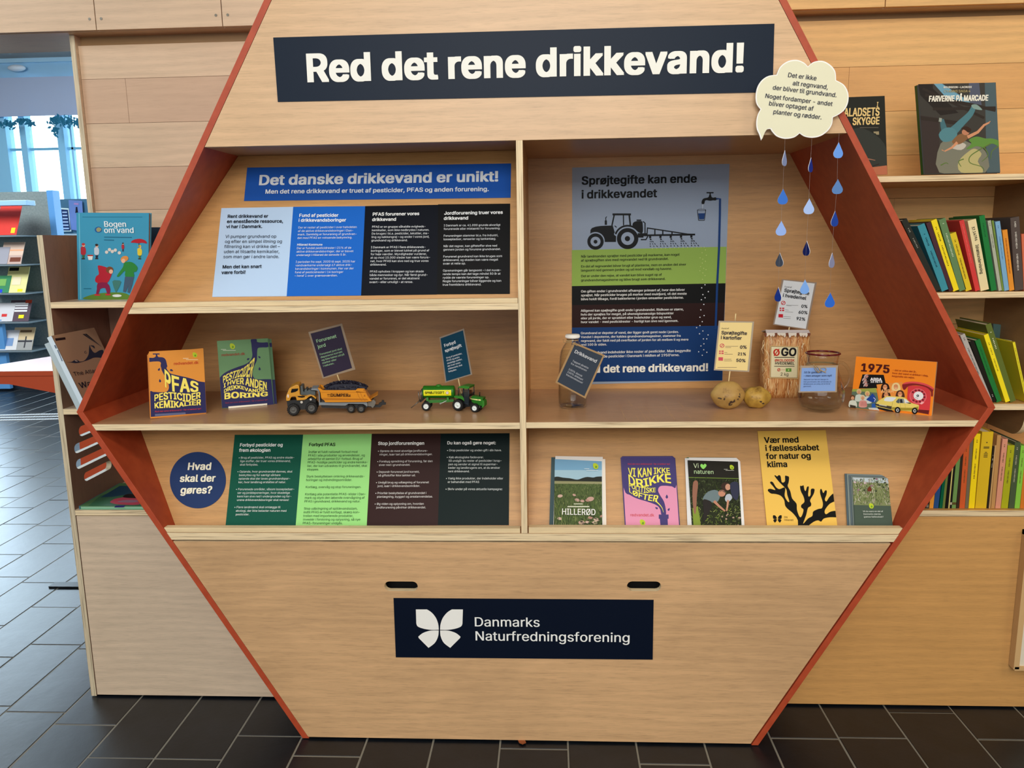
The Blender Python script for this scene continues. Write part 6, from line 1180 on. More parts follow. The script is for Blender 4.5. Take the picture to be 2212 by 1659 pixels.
# flat book on the low shelf
o = MB(); fb = thing('flat_book', 'green children’s book lying flat on the lowest left shelf', 'book', (-1.1, .25, .549))
MB().box(-1.205, -1.0, YU + .004, YU + .21, .5492, .5508, flat((110, 168, 130), .35)).box(-1.205, -1.0, YU + .004, YU + .21, .5575, .559, flat((84, 130, 86), .35)).box(-1.2065, -1.204, YU + .004, YU + .21, .5492, .559, flat((70, 120, 150), .35)).build('cover', fb)
MB().box(-1.204, -1.004, YU + .007, YU + .207, .5509, .5574, flat((150, 196, 166), .5)).build('pages', fb)
PZ = Plane((-1.205, YU + .004, .5591), (1, 0, 0), (0, 1, 0)); pr = Print(PZ, cAE, .0002); pr.clip = [(500, 1390), (640, 1260), (1000, 1080), (1250, 1080), (1500, 1395)]
pr.add([(500, 1400), (700, 1230), (1300, 1040), (1500, 1400)], (60, 110, 80)).add([(700, 1260), (1000, 1080), (1300, 1080), (1300, 1180), (900, 1250)], (24, 70, 96)).add(smooth([(850, 1330), (930, 1280), (1100, 1255), (1300, 1260), (1300, 1370), (1000, 1370), (900, 1355)], 3), (190, 70, 90)).add(smooth([(1060, 1260), (1090, 1215), (1180, 1205), (1300, 1230), (1300, 1270)], 3), (24, 20, 24)).add(smooth([(960, 1330), (1100, 1300), (1300, 1310), (1200, 1340)], 3), (150, 110, 130)); pr.clip = None; pr.done(fb, 'cover_print')
pr = Print(vplane(YU + .0035), cAE, .0002); pr.add([(940, 1385), (1090, 1380), (1060, 1412), (912, 1415)], (46, 44, 100)); pr.done(fb, 'spine_label')

# ================================================================ right bookcase
rc_ = thing('bookcase', 'honey plywood bookcase right of the hexagon, its shelves full of books', 'bookcase', (1.3, .3, 0))
for z0, z1 in ((1.3746, 1.3885) if False else (1.3690, 1.3830), (1.0910, 1.1050), (.8105, .8257), (.5330, .5480)): pass
ZR = [aY(2100, y, YU).z for y in (377.2, 389.6, 631, 644, 873, 886, 1102.6, 1114.6)]
for i in range(0, 8, 2): unit_shelf(rc_, ZR[i + 1], ZR[i], False, wd_right if i else wd_rightwall)
MB().prism(xz([(xo(.006) + .001, .006), (2.2, .006), (2.2, ZR[7] - .002), (xo(ZR[7]) + .001, ZR[7] - .002)], YU + .0005), (0, .014, 0), wd_right, pz_).build('front_panel', rc_, .0004)
xp = 1.262
MB().box(xp, xp + .0145, YU + .02, .4485, ZR[2] + .0002, ZR[1] - .0002, wd_rightin, {'y': px_}).build('partition', rc_)
MB().box(xp, xp + .0145, YU + .02, .4485, ZR[4] + .0002, ZR[3] - .0002, wd_rightin, {'y': px_}).build('partition', rc_)
zt_, zb_ = ZR[5] - .0002, ZR[5] - .082; yf = .215; rr = .055
pts = [(xp, .4485, zt_), (xp, yf, zt_)] + [(xp, yf + rr - rr * math.cos(math.radians(a)), zb_ + rr - rr * math.sin(math.radians(a))) for a in range(0, 91, 10)] + [(xp, .4485, zb_)]
MB().prism(pts, (.0145, 0, 0), wd_rightin, px_).build('partition', rc_)
# comics on the top shelf
zc1 = ZR[0]
def face_at(label, quad, z, col, thick, zz=None, name='comic_book', spine=None, Y=None):
    Yc = Y if Y else aZ((quad[2][0] + quad[3][0]) / 2, (quad[2][1] + quad[3][1]) / 2, z).y; P = vplane(Yc); return bookface(name, label, P, quad, col, thick, 'book', None, spine), P
Ycm = .26
o, P = face_at('green spined comic album Farverne på Marcade on the top right shelf', [(1981, 184), (2151, 178), (2160, 374), (1995, 377)], zc1, (60, 66, 66), .014, spine=(30, 104, 44), Y=Ycm)
q0 = px(lambda x, y: (x, y), (1988, 183), (2151, 178), (2160, 374), (2000, 377)); pr = Print(P, cP, .0003)
pr.clip = [(1385, 296), (1988, 283), (2026, 984), (1435, 996)]
pr.add([(1380, 290), (2000, 280), (2030, 990), (1430, 1000)], (64, 62, 58)).add([(1500, 285), (1560, 285), (1800, 440), (1620, 420)], (110, 160, 184)).add([(1385, 296), (1500, 290), (1500, 330), (1700, 520), (1560, 540), (1400, 380)], (44, 40, 38)).add([(1780, 285), (1860, 285), (1880, 460), (1790, 440)], (84, 90, 108)).add([(1905, 283), (1990, 283), (2030, 990), (1920, 990)], (78, 96, 102)).add([(1400, 540), (1545, 560), (1560, 990), (1430, 996)], (60, 52, 50))
for a, b, w_ in (((1440, 380), (1990, 500), 26), ((1400, 560), (1700, 600), 30), ((1500, 490), (1990, 480), 22), ((1420, 330), (1900, 560), 20)): pr.add(strk([a, b], w_), (52, 46, 42))
pr.add(smooth([(1560, 760), (1680, 720), (1800, 760), (1910, 820), (1910, 985), (1550, 985)], 3), (120, 122, 108)).add(smooth([(1700, 900), (1780, 820), (1830, 800), (1880, 840), (1850, 900), (1890, 985), (1720, 985)], 3), (178, 172, 120)).add(smooth([(1640, 790), (1700, 750), (1760, 770), (1720, 810)], 3), (190, 186, 176))
pr.add(strk(smooth([(1820, 470), (1790, 530), (1720, 600), (1660, 660), (1600, 700)], 4, False), 34, 80), (78, 124, 134)).add(strk([(1570, 570), (1580, 620), (1600, 690)], 30, 56), (70, 110, 120)).add(smooth([(1545, 690), (1590, 640), (1660, 640), (1690, 690), (1650, 735), (1580, 745)], 3), (84, 132, 142)).add(smooth([(1800, 460), (1840, 455), (1885, 495), (1850, 495), (1815, 485)], 3), (130, 156, 150)).add(strk([(1560, 560), (1555, 590)], 22), (150, 160, 150))
pr.add(smooth([(1650, 740), (1700, 690), (1760, 680), (1780, 710), (1720, 760), (1670, 765)], 3), (130, 96, 66)).add(strk([(1770, 710), (1850, 670), (1900, 615), (1940, 595)], 26, 12), (204, 146, 110)).add(strk([(1690, 750), (1650, 790), (1590, 820)], 22, 10), (204, 146, 110)).add(ell(1755, 670, 30, 24), (186, 128, 98)).add(smooth([(1720, 640), (1760, 625), (1800, 650), (1780, 675), (1750, 655)], 3), (60, 44, 36)).add(strk([(1930, 600), (1948, 585)], 6), (204, 146, 110)).add(strk([(1585, 818), (1568, 808)], 6), (204, 146, 110))
pr.add(smooth([(1780, 730), (1840, 705), (1910, 720), (1960, 720), (2015, 740), (2015, 780), (1960, 760), (1900, 790), (1840, 780), (1790, 800), (1760, 800), (1800, 760)], 4), (96, 140, 66))
for pts in ([(1950, 760), (1860, 810), (1790, 860), (1790, 910), (1880, 940), (1900, 975)], [(1900, 790), (1930, 850), (1880, 900)], [(1560, 930), (1600, 910), (1620, 920)], [(1740, 880), (1700, 900), (1720, 940)], [(2010, 780), (1960, 820), (1950, 880)]): pr.add(strk(smooth(pts, 4, False), 9, 4), (92, 118, 60))
pr.clip = None; pr.add(rect(1640, 345, 1780, 349), (90, 84, 70)); pr.done(o, 'cover_print')
text(o, P, cP, 'BOURGEON – LACROIX', (1580, 328), (1580, 328), (1800, 326), (226, 222, 210), bold=.03); text(o, P, cP, 'CYANNS SAGA 4', (1582, 362), (1582, 362), (1790, 360), (176, 160, 110), bold=.01); text(o, P, cP, 'FARVERNE PÅ MARCADE', (1465, 432), (1465, 432), (1926, 424), (238, 236, 222), bold=.04, hs=1.55)
o, P = face_at('dark comic album I Paladsets Skygge half hidden behind the speech bubble', [(1775, 212), (1911, 207), (1917, 377), (1785, 380)], zc1, (42, 44, 40), .008, Y=Ycm - .01)
pr = Print(P, cP, .0003); pr.clip = [(640, 400), (1122, 388), (1144, 1002), (660, 1010)]; pr.add(smooth([(800, 720), (900, 640), (1000, 660), (1120, 760), (1140, 930), (900, 930)], 3), (54, 58, 54)).add([(900, 960), (1140, 930), (1150, 1010), (900, 1010)], (176, 108, 80)).add(strk([(900, 870), (1000, 880), (1050, 890)], 12, 5), (150, 110, 90)).add(strk([(1020, 940), (1080, 918)], 5), (50, 30, 30)).add(rect(930, 632, 1075, 637), (100, 96, 84)).add([(1036, 666), (1078, 664), (1080, 690), (1060, 690), (1050, 678), (1040, 680)], (150, 140, 110)); pr.clip = None; pr.done(o, 'cover_print')
yl3 = (226, 200, 134)
text(o, P, cP, 'I', (1058, 473), (1058, 473), (1070, 473), yl3, bold=.02, hs=1.6); text(o, P, cP, 'PALADSETS', (770, 549), (770, 549), (1078, 541), yl3, bold=.03, hs=1.6); text(o, P, cP, 'SKYGGE', (870, 615), (870, 615), (1078, 608), yl3, bold=.03, hs=1.5)

def spinebook(c, BL, BR, TL, TR, col, label, group, z, Y=YU + .014, depth=.15, marks=None, mc=(60, 50, 40), name='book', pagecol=None):
    """book with its spine to the viewer from the four pixel corners of the spine; its base is set on the shelf"""
    P = vplane(Y); bl, br_, tl, tr_ = [V(P.loc(c(*p))) for p in (BL, BR, TL, TR)]
    up = ((tl + tr_) / 2 - (bl + br_) / 2); h = up.length; up.normalize(); rt = V((up.y, -up.x)); wd = max(.003, abs((br_ - bl).dot(rt) + (tr_ - tl).dot(rt)) / 2); mid = (bl + br_) / 2
    lo = mid - rt * wd / 2; hi = mid + rt * wd / 2; dz = z + .0008 - min(lo.y, hi.y); lo.y += dz
    h -= dz
    def pt(a, b, y): q = lo + rt * a + up * b; return V((q.x, Y + y, q.y))
    cth = min(.0018, wd * .22); mb = MB(); M = flat(col, .38)
    def blk(a0_, a1_, y0, y1, b0_, b1_, M, m_): m_.prism([pt(a0_, b0_, y0), pt(a1_, b0_, y0), pt(a1_, b1_, y0), pt(a0_, b1_, y0)], (0, y1 - y0, 0), M)
    blk(0, wd, 0, cth * 1.2, 0, h, M, mb); blk(0, cth, cth * 1.2, depth, 0, h, M, mb); blk(wd - cth, wd, cth * 1.2, depth, 0, h, M, mb); o = mb.build(name); tag(o, label, 'book', group)
    pg = MB(); blk(cth, wd - cth, cth * 1.2, depth - .004, .002, h - .003, flat(pagecol, .8) if pagecol else cream, pg); pg.build('pages', o)
    if marks:
        pr = Print(P, c, .0003)
        for t0, t1, wf in marks:
            a, b = [(pt(wd * (.5 + (wf / 2 if s_ else -wf / 2)), 0, 0)) for s_ in (0, 1)]
            vs = [pt(wd * (.5 - wf / 2), h * (1 - t1), -.0003), pt(wd * (.5 + wf / 2), h * (1 - t1), -.0003), pt(wd * (.5 + wf / 2), h * (1 - t0), -.0003), pt(wd * (.5 - wf / 2), h * (1 - t0), -.0003)]
            k = len(pr.v); pr.v += vs; pr.f.append([k, k + 1, k + 2, k + 3]); pr.col.append(rgb(*mc))
        pr.done(o, 'spine_print')
    return o, Plane(pt(0, 0, 0), (rt.x, 0, rt.y), (up.x, 0, up.y)), wd, h
words = lambda *a: [(t0 + i * .021, t0 + i * .021 + (.009, .014, .011)[i % 3], (.2, .16, .22)[i % 3]) for t0, t1 in a for i in range(int((t1 - t0) / .021))]
Gs = 'leaning books on the second right shelf'; z2 = ZR[2]
B2 = [((835, 1340), (905, 1335), (395, 450), (480, 430), (44, 48, 44), 'thick black book leaning against the red side panel on the second shelf', [(.12, .2), (.26, .42)], (150, 150, 140)),
      ((915, 1350), (1010, 1320), (608, 520), (695, 487), (62, 142, 160), 'turquoise book, second from the cabinet on the second shelf', [(.14, .17), (.2, .34), (.4, .66)], (24, 60, 80)),
      ((1018, 1345), (1058, 1355), (702, 492), (782, 465), (74, 48, 56), 'dark maroon book between the turquoise and the bright yellow one', None, None),
      ((1065, 1360), (1135, 1330), (778, 455), (848, 432), (236, 216, 40), 'bright lemon yellow slim tall book leaning on the second shelf', [(.1, .15), (.18, .32), (.36, .66)], (90, 80, 20)),
      ((1145, 1355), (1225, 1335), (872, 445), (962, 418), (98, 132, 90), 'sage green tall book right of the lemon yellow one', [(.06, .09), (.2, .54)], (190, 206, 180)),
      ((1228, 1335), (1300, 1315), (1025, 622), (1105, 598), (216, 190, 46), 'short mustard yellow book leaning on the sage green one', [(.12, .17), (.2, .4), (.44, .8)], (80, 60, 20)),
      ((1345, 1350), (1405, 1338), (1140, 460), (1198, 440), (206, 66, 64), 'coral red slim book left of the cream numbered one', [(.06, .62)], (220, 110, 100)),
      ((1415, 1340), (1520, 1320), (1250, 460), (1355, 425), (228, 214, 166), 'cream book with 37.14796 Idrætsundervisning on its spine', None, None),
      ((1550, 1350), (1618, 1338), (1393, 395), (1465, 382), (38, 122, 62), 'grass green tall book rising above its neighbours', [(.1, .3)], (24, 90, 44)),
      ((1645, 1350), (1683, 1345), (1500, 455), (1545, 450), (170, 176, 158), 'light grey thin book right of the grass green one', [(.04, .1), (.2, .4)], (80, 80, 74)),
      ((1690, 1345), (1712, 1342), (1556, 455), (1580, 450), (116, 142, 66), 'very thin olive green book on the second shelf', [(.2, .8)], (70, 90, 40)),
      ((1717, 1342), (1778, 1338), (1600, 470), (1660, 458), (122, 170, 206), 'pale blue book on the second shelf', [(.06, .12), (.22, .56)], (70, 110, 150)),
      ((1783, 1340), (1845, 1335), (1690, 575), (1755, 568), (222, 144, 52), 'small orange book right of the pale blue one', [(.14, .74)], (120, 50, 24)),
      ((1862, 1345), (1955, 1340), (1782, 418), (1915, 402), (84, 74, 70), 'broad charcoal book at the right end of the second shelf', [(.06, .16), (.2, .45), (.5, .74)], (200, 196, 186)),
      ((1968, 1335), (2028, 1335), (1935, 625), (1996, 620), (206, 110, 80), 'salmon pink book cut by the right edge on the second shelf', None, None)]
for BL, BR, TL, TR, col, lab, mk, mc_ in B2:
    o, P, wd_, h_ = spinebook(cQ, BL, BR, TL, TR, col, lab, Gs, z2, marks=words(*mk) if mk else None, mc=mc_ or (0, 0, 0))
    if 'cream book' in lab:
        PR = Plane(P.o + P.u * wd_ * .5, -P.v, P.u); a = lambda p: cQ(*p)
        text(o, P, cQ, '37.14796', (1297, 535), (1297, 535), (1340, 712), (40, 36, 34), bold=.02, eps=.0004, hs=1.15); text(o, P, cQ, 'Idrætsundervisning', (1345, 765), (1345, 765), (1408, 1135), (40, 36, 34), bold=.02, eps=.0004, hs=1.25)
Gt = 'leaning books on the third right shelf'; z3 = ZR[4]
B3 = [((1110, 1285), (1175, 1275), (745, 405), (815, 385), (176, 174, 170), 'light grey book mostly hidden behind the red panel on the third shelf', [(.05, .1), (.2, .6)], (60, 60, 60)),
      ((1182, 1280), (1238, 1285), (862, 480), (945, 492), (34, 32, 28), 'black book between the light grey and the green one', [(.88, .94)], (200, 200, 196)),
      ((1240, 1290), (1300, 1270), (950, 490), (1020, 450), (40, 120, 58), 'emerald green book left of the bright yellow one on the third shelf', [(.12, .6)], (24, 84, 40)),
      ((1360, 1300), (1418, 1275), (1068, 410), (1130, 382), (240, 222, 40), 'bright yellow book with cream pages on the third shelf', [(.12, .18), (.2, .32), (.36, .56)], (110, 100, 30)),
      ((1430, 1280), (1500, 1255), (1095, 262), (1178, 240), (96, 110, 50), 'tall olive green thick book on the third shelf', [(.1, .14), (.18, .34)], (214, 216, 190)),
      ((1640, 1285), (1670, 1280), (1465, 512), (1500, 495), (226, 214, 50), 'thin yellow book at the right edge of the third shelf', [(.1, .9)], (100, 90, 30))]
for BL, BR, TL, TR, col, lab, mk, mc_ in B3: spinebook(cR, BL, BR, TL, TR, col, lab, Gt, z3, marks=words(*mk) if mk else None, mc=mc_)
P = vplane(.36); o = bookface('upright_book', 'teal grey book standing face out behind the olive one', P, px(cR, (1185, 252), (1300, 265), (1300, 1232), (1210, 1225)), (78, 104, 100), .012)
P = vplane(.30); o = bookface('upright_book', 'forest cover book standing face out behind the thin yellow one', P, px(cR, (1246, 452), (1440, 480), (1425, 1262), (1270, 1255)), (96, 118, 50), .010)
pr = Print(P, cR, .0003); pr.clip = [(1246, 452), (1440, 480), (1425, 1262), (1270, 1255)]; pr.add(px(lambda x, y: (x, y), (1248, 454), (1558, 500), (1575, 640), (1250, 650)), (176, 156, 122)).add([(1250, 640), (1576, 640), (1600, 970), (1262, 900)], (40, 44, 44)).add([(1250, 640), (1576, 640), (1580, 740), (1255, 760)], (60, 80, 104)).add(smooth([(1262, 820), (1350, 760), (1450, 780), (1590, 800), (1600, 960), (1262, 900)], 3), (50, 46, 34)).add(rect(1330, 655, 1430, 680), (150, 150, 140)); pr.done(o, 'cover_print')
Gu = 'upright books on the lowest right shelf'; z4 = ZR[6]
B4 = [(250, 298, 330, 372, 700, (40, 38, 40), 'black book with striped foot, nearest the cabinet on the lowest shelf'),
      (302, 355, 368, 425, 760, (226, 152, 56), 'thin amber book partly hidden by the cabinet, lowest shelf'),
      (358, 425, 440, 508, 720, (42, 78, 132), 'navy blue book near the cabinet on the lowest shelf'),
      (438, 480, 520, 562, 690, (12, 92, 62), 'bottle green slim book right of the navy one'),
      (483, 514, 560, 592, 660, (110, 124, 62), 'thin moss green book on the lowest shelf'),
      (518, 562, 596, 634, 600, (24, 22, 22), 'black book right of the moss green one'),
      (564, 579, 640, 655, 590, (206, 194, 120), 'very thin pale yellow booklet on the lowest shelf'),
      (583, 607, 660, 682, 560, (28, 26, 26), 'thin black booklet left of the leaf green book'),
      (610, 668, 690, 742, 560, (110, 148, 84), 'leaf green book with a dark band near its foot'),
      (671, 711, 746, 775, 540, (56, 44, 36), 'dark brown slim book left of the brick orange one'),
      (715, 790, 784, 858, 505, (204, 92, 48), 'brick orange book on the lowest shelf'),
      (793, 838, 864, 908, 445, (116, 104, 84), 'grey brown book with tiny titles between orange and yellow'),
      (845, 921, 926, 1012, 366, (244, 214, 30), 'glossy sunflower yellow book on the lowest shelf'),
      (935, 1085, 1030, 1190, 338, (216, 180, 40), 'very thick golden cloth book on the lowest shelf'),
      (1092, 1118, 1180, 1204, 545, (44, 36, 30), 'thin black book right of the thick golden one'),
      (1122, 1143, 1208, 1226, 525, (196, 156, 104), 'thin tan booklet on the lowest shelf'),
      (1149, 1205, 1242, 1290, 385, (188, 142, 88), 'tall tan book left of the rose coloured one'),
      (1212, 1283, 1312, 1388, 436, (214, 148, 122), 'dusty rose book on the lowest shelf'),
      (1288, 1385, 1388, 1480, 524, (168, 170, 34), 'broad lime mustard book on the lowest shelf'),
      (1392, 1472, 1486, 1560, 480, (74, 88, 62), 'dark green wide book left of the lime one'),
      (1478, 1545, 1566, 1640, 527, (134, 196, 70), 'lime green book near the right edge of the lowest shelf'),
      (1552, 1612, 1630, 1690, 600, (206, 120, 46), 'orange book cut by the right edge on the lowest shelf')]
for i, (x0, x1, u0, u1, ty, col, lab) in enumerate(B4):
    mk = None
    if x1 - x0 > 60: mk = words((.08, .14), (.2, .36), (.4, .62))
    if 'golden' in lab: mk = [(.13, .145, .12), (.19, .2, .5), (.205, .215, .5), (.26, .27, .2), (.28, .29, .35), (.3, .31, .35), (.32, .33, .35)]
    if 'leaf green' in lab: mk = [(.90, .94, 1.0)]
    if 'striped' in lab: mk = [(.93 + k * .012, .934 + k * .012, .7) for k in range(5)]
    spinebook(cS, (x0, 1400), (x1, 1400), (u0, ty), (u1, ty - 3), col, lab, Gu, z4, marks=mk, mc=(190, 180, 160) if sum(col) < 260 else (90, 74, 40), depth=.14)
# whiteboard hanging on the lower front
wbd = thing('framed_board', 'white board in a pale wooden frame at the right edge, hanging on the bookcase front', 'board', (1.35, YU - .01, .1))
Pw = vplane(YU - .024); fo = [(2207, 1150), (2320, 1150), (2320, 1452), (2193, 1449), (2183, 1437)]; fi = [(2219, 1165), (2308, 1165), (2308, 1440), (2199, 1438)]
fr_ = flat((206, 170, 120), .5)
mb = MB(); ztop = Pw.loc((2240, 1150))[1]; zbot = Pw.loc((2200, 1449))[1]; xl = Pw.loc((2190, 1440))[0]; th_ = .014
tl = Pw.loc((2212, 1165))
mb.box(xl, xl + th_, YU - .024, YU - .001, zbot + .004, ztop, fr_).box(xl + .003, xl + .5, YU - .024, YU - .001, zbot, zbot + .0105, fr_).box(xl + .5 - th_, xl + .5, YU - .024, YU - .001, zbot, ztop, fr_).box(xl, xl + .5, YU - .024, YU - .001, ztop - .012, ztop, fr_); mb.build('frame', wbd)
MB().box(xl + th_ - .002, xl + .49, YU - .018, YU - .014, zbot + .008, ztop - .01, flat((224, 218, 200), .3)).build('panel', wbd)

# ================================================================ the reading room seen past the left edge
YW = 7.2; steel = flat((150, 190, 216), .35); 
def bx(name, par, x0, x1, y0, y1, z0, z1, M, **k): return MB().box(x0, x1, y0, y1, z0, z1, M).build(name, par, **k)
zA, zB, zC, zD = [aY(60, y, YW).z for y in (116, 137, 150, 170)]; zbl = aY(60, 254, YW).z
w1 = MB().box(-12, 2, YW, YW + .25, 0, .9, wallpaint).box(-12, 2, YW, YW + .25, zA, 3.28, mat('dark_beam', (92, 84, 84), .8)).box(-12, 2, YW - .02, YW + .06, zD, zA, steel).box(-12, 2, YW - .06, YW + .06, zB, zA, flat((170, 206, 228), .3)).build('wall_back_reading_room'); tag(w1, kind='structure'); w1.name = 'wall_rear'
win = thing('window_1', None, None, (-6, YW, 0)); win['kind'] = 'structure'
for x0, x1 in ((44, 57), (124, 139)):
    a, b = aY(x0, 262, YW).x, aY(x1, 262, YW).x; bx('mullion', win, a, b, YW - .04, YW + .08, .9, zD, flat((150, 206, 236), .35))
a = aY(19, 300, YW).x; bx('mullion', win, a - 1.2, a, YW - .04, YW + .1, .9, zD, flat((150, 206, 236), .4))
a = aY(152, 300, YW).x; bx('mullion', win, a, a + .02, YW, YW + .05, .9, zD, flat((150, 200, 232), .4))
for k in range(1, 5): bx('mullion', win, -5.2 + k * 1.1, -5.14 + k * 1.1, YW - .04, YW + .08, .9, zD, flat((150, 200, 232), .4))
zq = aY(80, 322, YW).z; bx('transom', win, -12, 2, YW, YW + .05, zq - .012, zq + .012, flat((120, 180, 210), .4))
bx('sill', win, -12, 2, YW - .1, YW, .88, .92, flat((170, 190, 200), .4))
bx('glazing', win, -12, 2, YW + .03, YW + .036, .92, zD, mat('window_pane', (225, 240, 246), .02, 0, 0, 1.4, alpha=.12))
bl_ = bx('roller_blind', None, -12, 2, YW - .10, YW - .095, zbl, zD - .005, mat('blind_fabric', (170, 180, 205), .8)); tag(bl_, 'grey lavender roller blind drawn part way down the far window', 'blind')
cm_ = thing('ceiling_sensor', 'small white oval sensor on the blue window head', 'sensor', aY(36, 146, YW - .07)); mb = MB(); mb.ball(aY(36, 147, YW - .09), (.10, .05, .035), flat((214, 220, 228), .3), 16, 10); mb.build('housing', cm_)
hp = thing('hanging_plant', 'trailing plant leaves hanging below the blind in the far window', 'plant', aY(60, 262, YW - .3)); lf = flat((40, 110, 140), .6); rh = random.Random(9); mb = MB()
Pp = vplane(YW - .25)
for cx_, cy_, sx_, sy_, n_ in ((18, 268, 18, 7, 70), (50, 262, 16, 5, 50), (66, 266, 6, 6, 20), (118, 262, 10, 9, 60), (120, 280, 5, 14, 40), (148, 262, 22, 8, 80), (170, 266, 8, 8, 30)):
    for _ in range(n_):
        p = Pp.p((rh.gauss(cx_, sx_ * .6), rh.gauss(cy_, sy_ * .6))); r = rh.uniform(.012, .03); a = rh.uniform(0, 6.3); d1 = V((math.cos(a), rh.uniform(-.4, .4), math.sin(a))) * r; d2 = V((-math.sin(a), rh.uniform(-.4, .4), math.cos(a))) * r * .5
        mb.add([p - d1, p + d2, p + d1, p - d2], [(0, 1, 2, 3)], lf)
tag(mb.build('foliage', hp), kind='stuff')
# building outside, overexposed
# ---- magazine rack
YR = 5.0; felt = mat('grey_felt', (122, 136, 136), .9); noise_col(felt, [(.3, (112, 126, 126)), (.7, (134, 146, 144))], 60, 3); blue = flat((92, 150, 206), .4)
rk = thing('magazine_rack', 'tall blue grey felt sided magazine rack with slanted shelves in the reading room', 'rack', (aY(60, 848, YR).x, YR, 0))
def xr(x, y, Y=YR): return aY(x, y, Y).x
x0_, x1_ = -4.95, aY(108, 418, YR + .25).x; zt_ = aY(60, 414, YR + .25).z
bx('felt_panel', rk, x0_, x1_, YR + .25, YR + .29, .03, zt_, felt); bx('edge_board', rk, x1_, x1_ + .055, YR + .20, YR + .30, 0, zt_ + .005, blue)
bx('base', rk, x0_, x1_, YR + .0, YR + .25, 0, .12, flat((40, 52, 64), .6))
za = aY(10, 690, YR - .08).z; xa_ = aY(8, 760, YR - .08).x; bx('front_post', rk, xa_ - .25, xa_ + .03, YR - .10, YR - .06, .02, za, blue)
zl_ = aY(60, 439, YR - .12).z; lx = aY(70, 439, YR - .12).x; o = bx('lamp_bar', rk, x0_, lx, YR - .2, YR - .08, zl_ - .02, zl_ + .022, flat((150, 190, 226), .3), bevel=.006)
shz = []
covers = [[((205, 60, 52), 'red magazine with a yellow sticker on the top rack shelf')],
          [((212, 186, 168), 'pink and sand coloured magazine with a brown bird on the second rack shelf'), ((150, 150, 160), 'grey magazine left of the sand coloured one')],
          [((222, 216, 150), 'pale yellow magazine on the third rack shelf'), ((60, 130, 90), 'green and blue magazine left of the pale yellow one')],
          [((90, 74, 84), 'dark magazine with white lettering and a yellow sticker on the fourth rack shelf'), ((206, 206, 210), 'white magazine with a red mark on the fourth rack shelf')],
          [((212, 190, 152), 'sand coloured magazine Arven on the lowest rack shelf'), ((214, 214, 216), 'white and blue magazine at the lowest rack shelf')]]
quads = [[[(-14, 440), (4, 440), (35, 508), (-14, 508)]],
         [[(-12, 545), (19, 524), (45, 571), (14, 574)], [(-30, 530), (-2, 548), (14, 574), (-30, 574)]],
         [[(-10, 600), (20, 577), (54, 633), (19, 637)], [(-34, 600), (-3, 600), (17, 637), (-20, 638)]],
         [[(4, 655), (35, 649), (61, 695), (29, 700)], [(-28, 655), (2, 655), (25, 700), (-2, 705)]],
         [[(6, 714), (40, 708), (68, 757), (36, 763)], [(-22, 716), (4, 714), (33, 763), (10, 768)]]]
quads[1][0] = [(0, 525), (19, 524), (45, 571), (14, 574)]; quads[2][0] = [(1, 579), (20, 577), (54, 633), (19, 637)]
for i, (cv, qs) in enumerate(zip(covers, quads)):
    ys = qs[0][2][1]; zz = aY(40, ys, YR - .1).z; shz.append(zz); xe = aY(qs[0][2][0] + 9, ys, YR - .08).x
    bx('shelf', rk, x0_, xe, YR - .13, YR + .25, zz - .012, zz, flat((120, 134, 142), .3))
    bl0 = aY(*qs[0][2], YR - .10); Pm = Plane((bl0.x, YR - .10, zz), (1, 0, 0), (0, .5, 1))
    for k, ((col, lab), q) in enumerate(zip(cv, qs)):
        Pk = Pm.shift(.004 * k + .001); Mm = flat(col, .4)
        pts = [Pk.loc(p) for p in q]; w_ = .2; b0_ = max(.004, min(pts[2][1], pts[3][1])); 
        right = pts[2][0] - k * 0; left = right - .19; topb = max(.16, (pts[1][1])); mb = MB()
        mb.prism([Pk.w(left, .003), Pk.w(right, .003), Pk.w(right, .003 + topb), Pk.w(left, .003 + topb)], Pk.n * -.003, Mm); o = mb.build('magazine'); tag(o, lab, 'magazine', 'magazines on the felt rack')
        pr = Print(Pk, None, .0006)
        def R(u0, v0, u1, v1, c_):
            k_ = len(pr.v); pr.e += .0003; pr.v += [Pk.w(left + (right - left) * u, .003 + topb * v, pr.e) for u, v in ((u0, v0), (u1, v0), (u1, v1), (u0, v1))]; pr.f.append([k_, k_ + 1, k_ + 2, k_ + 3]); pr.col.append(rgb(*c_))
        if i == 0: R(.72, .06, .9, .22, (236, 224, 40))
        if i == 1 and k == 0: R(0, 0, 1, .4, (186, 160, 150)); R(.45, .1, .95, .3, (110, 60, 44)); R(0, .6, 1, .66, (222, 160, 120))
        if i == 2 and k == 0: R(.05, .84, .5, .97, (30, 34, 30)); R(.62, .04, .86, .14, (240, 226, 40)); R(.3, .3, .7, .6, (226, 214, 180))
        if i == 2 and k == 1: R(0, 0, .7, .2, (40, 70, 200)); R(.2, .4, .8, .8, (120, 170, 90))
        if i == 3 and k == 0:
            for v in (.45, .58, .7, .8): R(.2, v, .85, v + .08, (226, 226, 230))
            R(.5, .14, .75, .3, (236, 224, 40)); R(.7, .85, 1, 1, (190, 70, 50))
        if i == 3 and k == 1: R(.45, .25, .7, .4, (206, 60, 60))
        if i == 4 and k == 0: R(0, 0, 1, .45, (160, 160, 158)); R(.3, .78, .85, .88, (120, 96, 74)); R(.1, .35, .95, .42, (60, 60, 66)); R(.6, .1, .66, .6, (60, 60, 66))
        if i == 4 and k == 1: R(.3, .2, .8, .6, (120, 150, 190))
        if pr.v: pr.done(o, 'cover_print')
